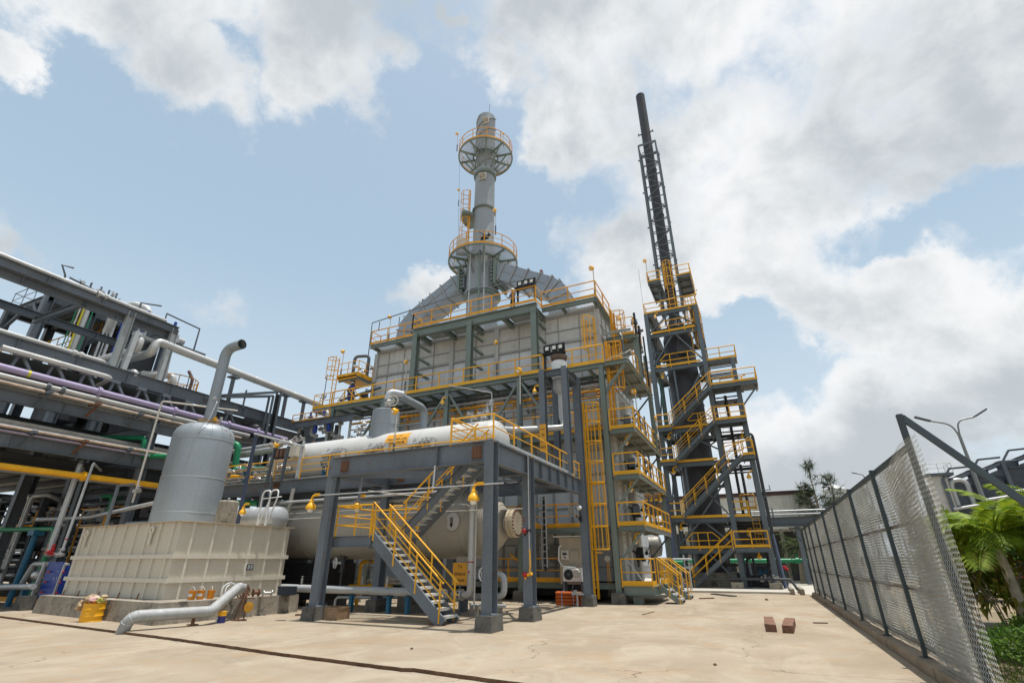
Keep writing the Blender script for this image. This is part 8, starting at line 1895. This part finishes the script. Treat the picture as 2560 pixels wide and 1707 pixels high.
# ------------------------------------------------------------ yellow bulkhead lamps
def lamp_proto():
    t = thing('bulkhead_lamp', 'proto', 'lamp', (0, 0, 0), 'yellow bulkhead lamps')
    b = MB(); b.lathe([(.035, .30), (.05, .27), (.06, .2), (.10, .16), (.125, .10), (.125, .05), (.115, .04)], (0, 0, -.38), (0, 0, 1), 16); b.out('housing', YEL, t)
    b = MB(); b.lathe([(.085, .045), (.075, 0), (.05, -.04), (.0, -.05)], (0, 0, -.37), (0, 0, 1), 14); b.out('glass', LENS, t)
    b = MB(); b.tube([(0, 0, -.08), (0, 0, -.03), (.03, 0, .0), (.22, 0, .02)], .028, 8); b.cbox((.16, 0, .02), (.14, .07, .07)); b.out('arm', YEL, t)
    return t
def pole_proto():
    t = thing('pole_lamp', 'proto', 'lamp', (0, 0, 0), 'yellow lamps on pale poles')
    b = MB(); b.tube([(0, 0, -2.0), (0, 0, 0)], .026, 8); b.out('pole', DIRTYW, t)
    b = MB(); b.tube([(0, 0, -2.05), (0, 0, -1.3)], .05, 8); b.out('sleeve', STEELD, t)
    b = MB(); b.cbox((0, 0, .02), (.09, .09, .12)); b.lathe([(.05, 0), (.10, .05), (.135, .10), (.135, .18), (.11, .2)], (0, -.02, .03), (-.35, -.8, -.45), 16); h = b.out('housing', YEL, t)
    b = MB(); b.lathe([(.07, .2), (.06, .22), (.03, .24), (.0, .245)], (0, -.02, .03), (-.35, -.8, -.45), 14); b.out('glass', LENS, h)
    return t
LP, PP = lamp_proto(), pole_proto(); used = [0, 0]
def hang(x, y, z, rz, lb, s=1.0):
    if not used[0]: used[0] = 1; o = LP; o.location = (x, y, z); o.rotation_euler = (0, 0, rz); o.scale = (s, s, s); o['label'] = lb
    else: dup(LP, (x, y, z), rz, lb, scale=(s, s, s))
def pole(x, y, z, rz, lb, s=1.0):
    if not used[1]: used[1] = 1; o = PP; o.location = (x, y, z); o.rotation_euler = (0, 0, rz); o.scale = (s, s, s); o['label'] = lb
    else: dup(PP, (x, y, z), rz, lb, scale=(s, s, s))
hang(-7.12, 12.74, 3.66, 0, 'big yellow caged lamp hung on the conduit beside the front right column', 1.3)
hang(-13.55, 12.98, 3.72, 0, 'big yellow caged lamp hung on the conduit beside the left front column', 1.3)
hang(-12.35, 13.9, 3.72, 0, 'yellow caged lamp hanging just above the stair landing handrail', 1.2)
hang(-19.6, 15.2, 3.42, R(180), 'yellow caged lamp in shade in front of the left end of the exchanger', 1.2)
hang(-17.4, 13.4, 3.65, 0, 'yellow caged lamp lying above the small clad vessel right of the tank vessel')
hang(-8.7, 20.8, 3.12, 0, 'yellow caged lamp beside the ladder style cable tray under the platform')
hang(-21.0, 14.6, 4.3, R(180), 'yellow caged lamp beside the left edge of the grey tank vessel')
hang(-14.95, 22.8, 10.2, R(20), 'yellow lamp tucked under the upper walkway right of the riser pipe')
hang(-23.2, 22.6, 9.5, R(20), 'yellow lamp hung under the upper walkway at the left end of the furnace')
hang(-9.3, 22.9, 10.1, 0, 'yellow lamp under the upper walkway beside the silencer frame')
hang(-4.9, 23.5, 7.1, 0, 'yellow lamp under the topmost right balcony of the furnace'); hang(-4.9, 23.5, 4.95, 0, 'yellow lamp under the second right balcony from the top'); hang(-4.9, 23.5, 2.75, 0, 'yellow lamp under the lowest right balcony'); hang(-4.5, 29, 5.0, 0, 'yellow lamp at the far end under a right balcony, next to the slate blue pipe')
hang(-4.4, 37.2, 20.0, 0, 'yellow lamp under the second tower deck from the top'); hang(-1.2, 40.5, 23.1, 0, 'yellow lamp under the right top side platform of the tower'); hang(-4.5, 37.4, 14.9, 0, 'yellow lamp below the tower deck level with the rightmost wide landing')
hang(-4.6, 37.2, 10.2, 0, 'yellow lamp below the left landing of the top tower stair', 1.2); hang(-4.6, 37.2, 7.75, 0, 'yellow lamp below the left landing of the third tower stair', 1.2); hang(-4.6, 37.2, 4.0, 0, 'yellow lamp below the left landing of the long tower stair', 1.2); hang(-.1, 37.2, 2.2, 0, 'round yellow lamp under the lowest right landing of the tower', 1.2); hang(.2, 37.2, 7.1, 0, 'yellow lamp hanging in the open right bay of the tower', 1.2); hang(.3, 37.6, 9.9, 0, 'yellow lamp among the cross pipes in the right bay of the tower', 1.2); hang(-.5, 38.5, 3.6, 0, 'yellow lamp by the yellow ladder low in the right bay of the tower', 1.1); hang(1.0, 37.5, 13.9, 0, 'yellow lamp below the middle of the highest right landing rail of the tower', 1.1)
pole(-12.85, 16.2, 7.45, 0, 'yellow lamp on a pale pole in front of the orange lettered drum patch', 1.05)
pole(-10.0, 22.6, 10.95, R(20), 'large yellow lamp on a tall grey post left of the silencer', 1.4)
pole(-19.2, 15.9, 6.55, R(10), 'yellow lamp on a pale pole by the left end of the white drum', 1.1)
pole(-17.95, 23.15, 13.05, 0, 'yellow lamp on a pole against the left upper green column'); pole(-12.2, 24.2, 13.7, 0, 'yellow lamp on a pole between the middle and right upper green columns')
pole(-20.6, 24.3, 17.3, 0, 'yellow lamp on a pole beside the lower end of the left flue duct'); pole(-24.0, 23.8, 15.1, 0, 'yellow lamp on a pole above the left cage platform')
pole(-5.95, 24.1, 17.2, R(-10), 'yellow lamp on a pole at the right front corner of the furnace roof', 1.1)
pole(-4.45, 24.8, 9.7, 0, 'yellow lamp on a pole rising from the top balcony at the furnace end', 1.1); pole(-4.3, 29.9, 9.5, 0, 'yellow lamp on a pole at the far end of the top balcony beside the tower'); pole(-4.9, 25.2, 14.2, 0, 'yellow lamp on a pole inside the upper caged ladder at the furnace end')
pole(SX - 2.45, SY - .9, 37.3, 0, 'yellow lamp on a pole on the left edge of the upper ring platform'); pole(SX + 2.2, SY - .9, 35.2, 0, 'yellow lamp on the right edge of the upper ring platform', .7)
pole(SX + 1.9, SY - 1.6, 26.6, 0, 'yellow lamp on a pole on the lower ring platform right of the stack', 1.1); pole(SX - 1.6, SY - 1.5, 30.0, 0, 'yellow lamp on the caged ladder beside the rest platform of the stack', .8)
pole(-4.6, 37.5, 25.3, 0, 'yellow lamp on a pole on the left top side platform of the tower', 1.2)
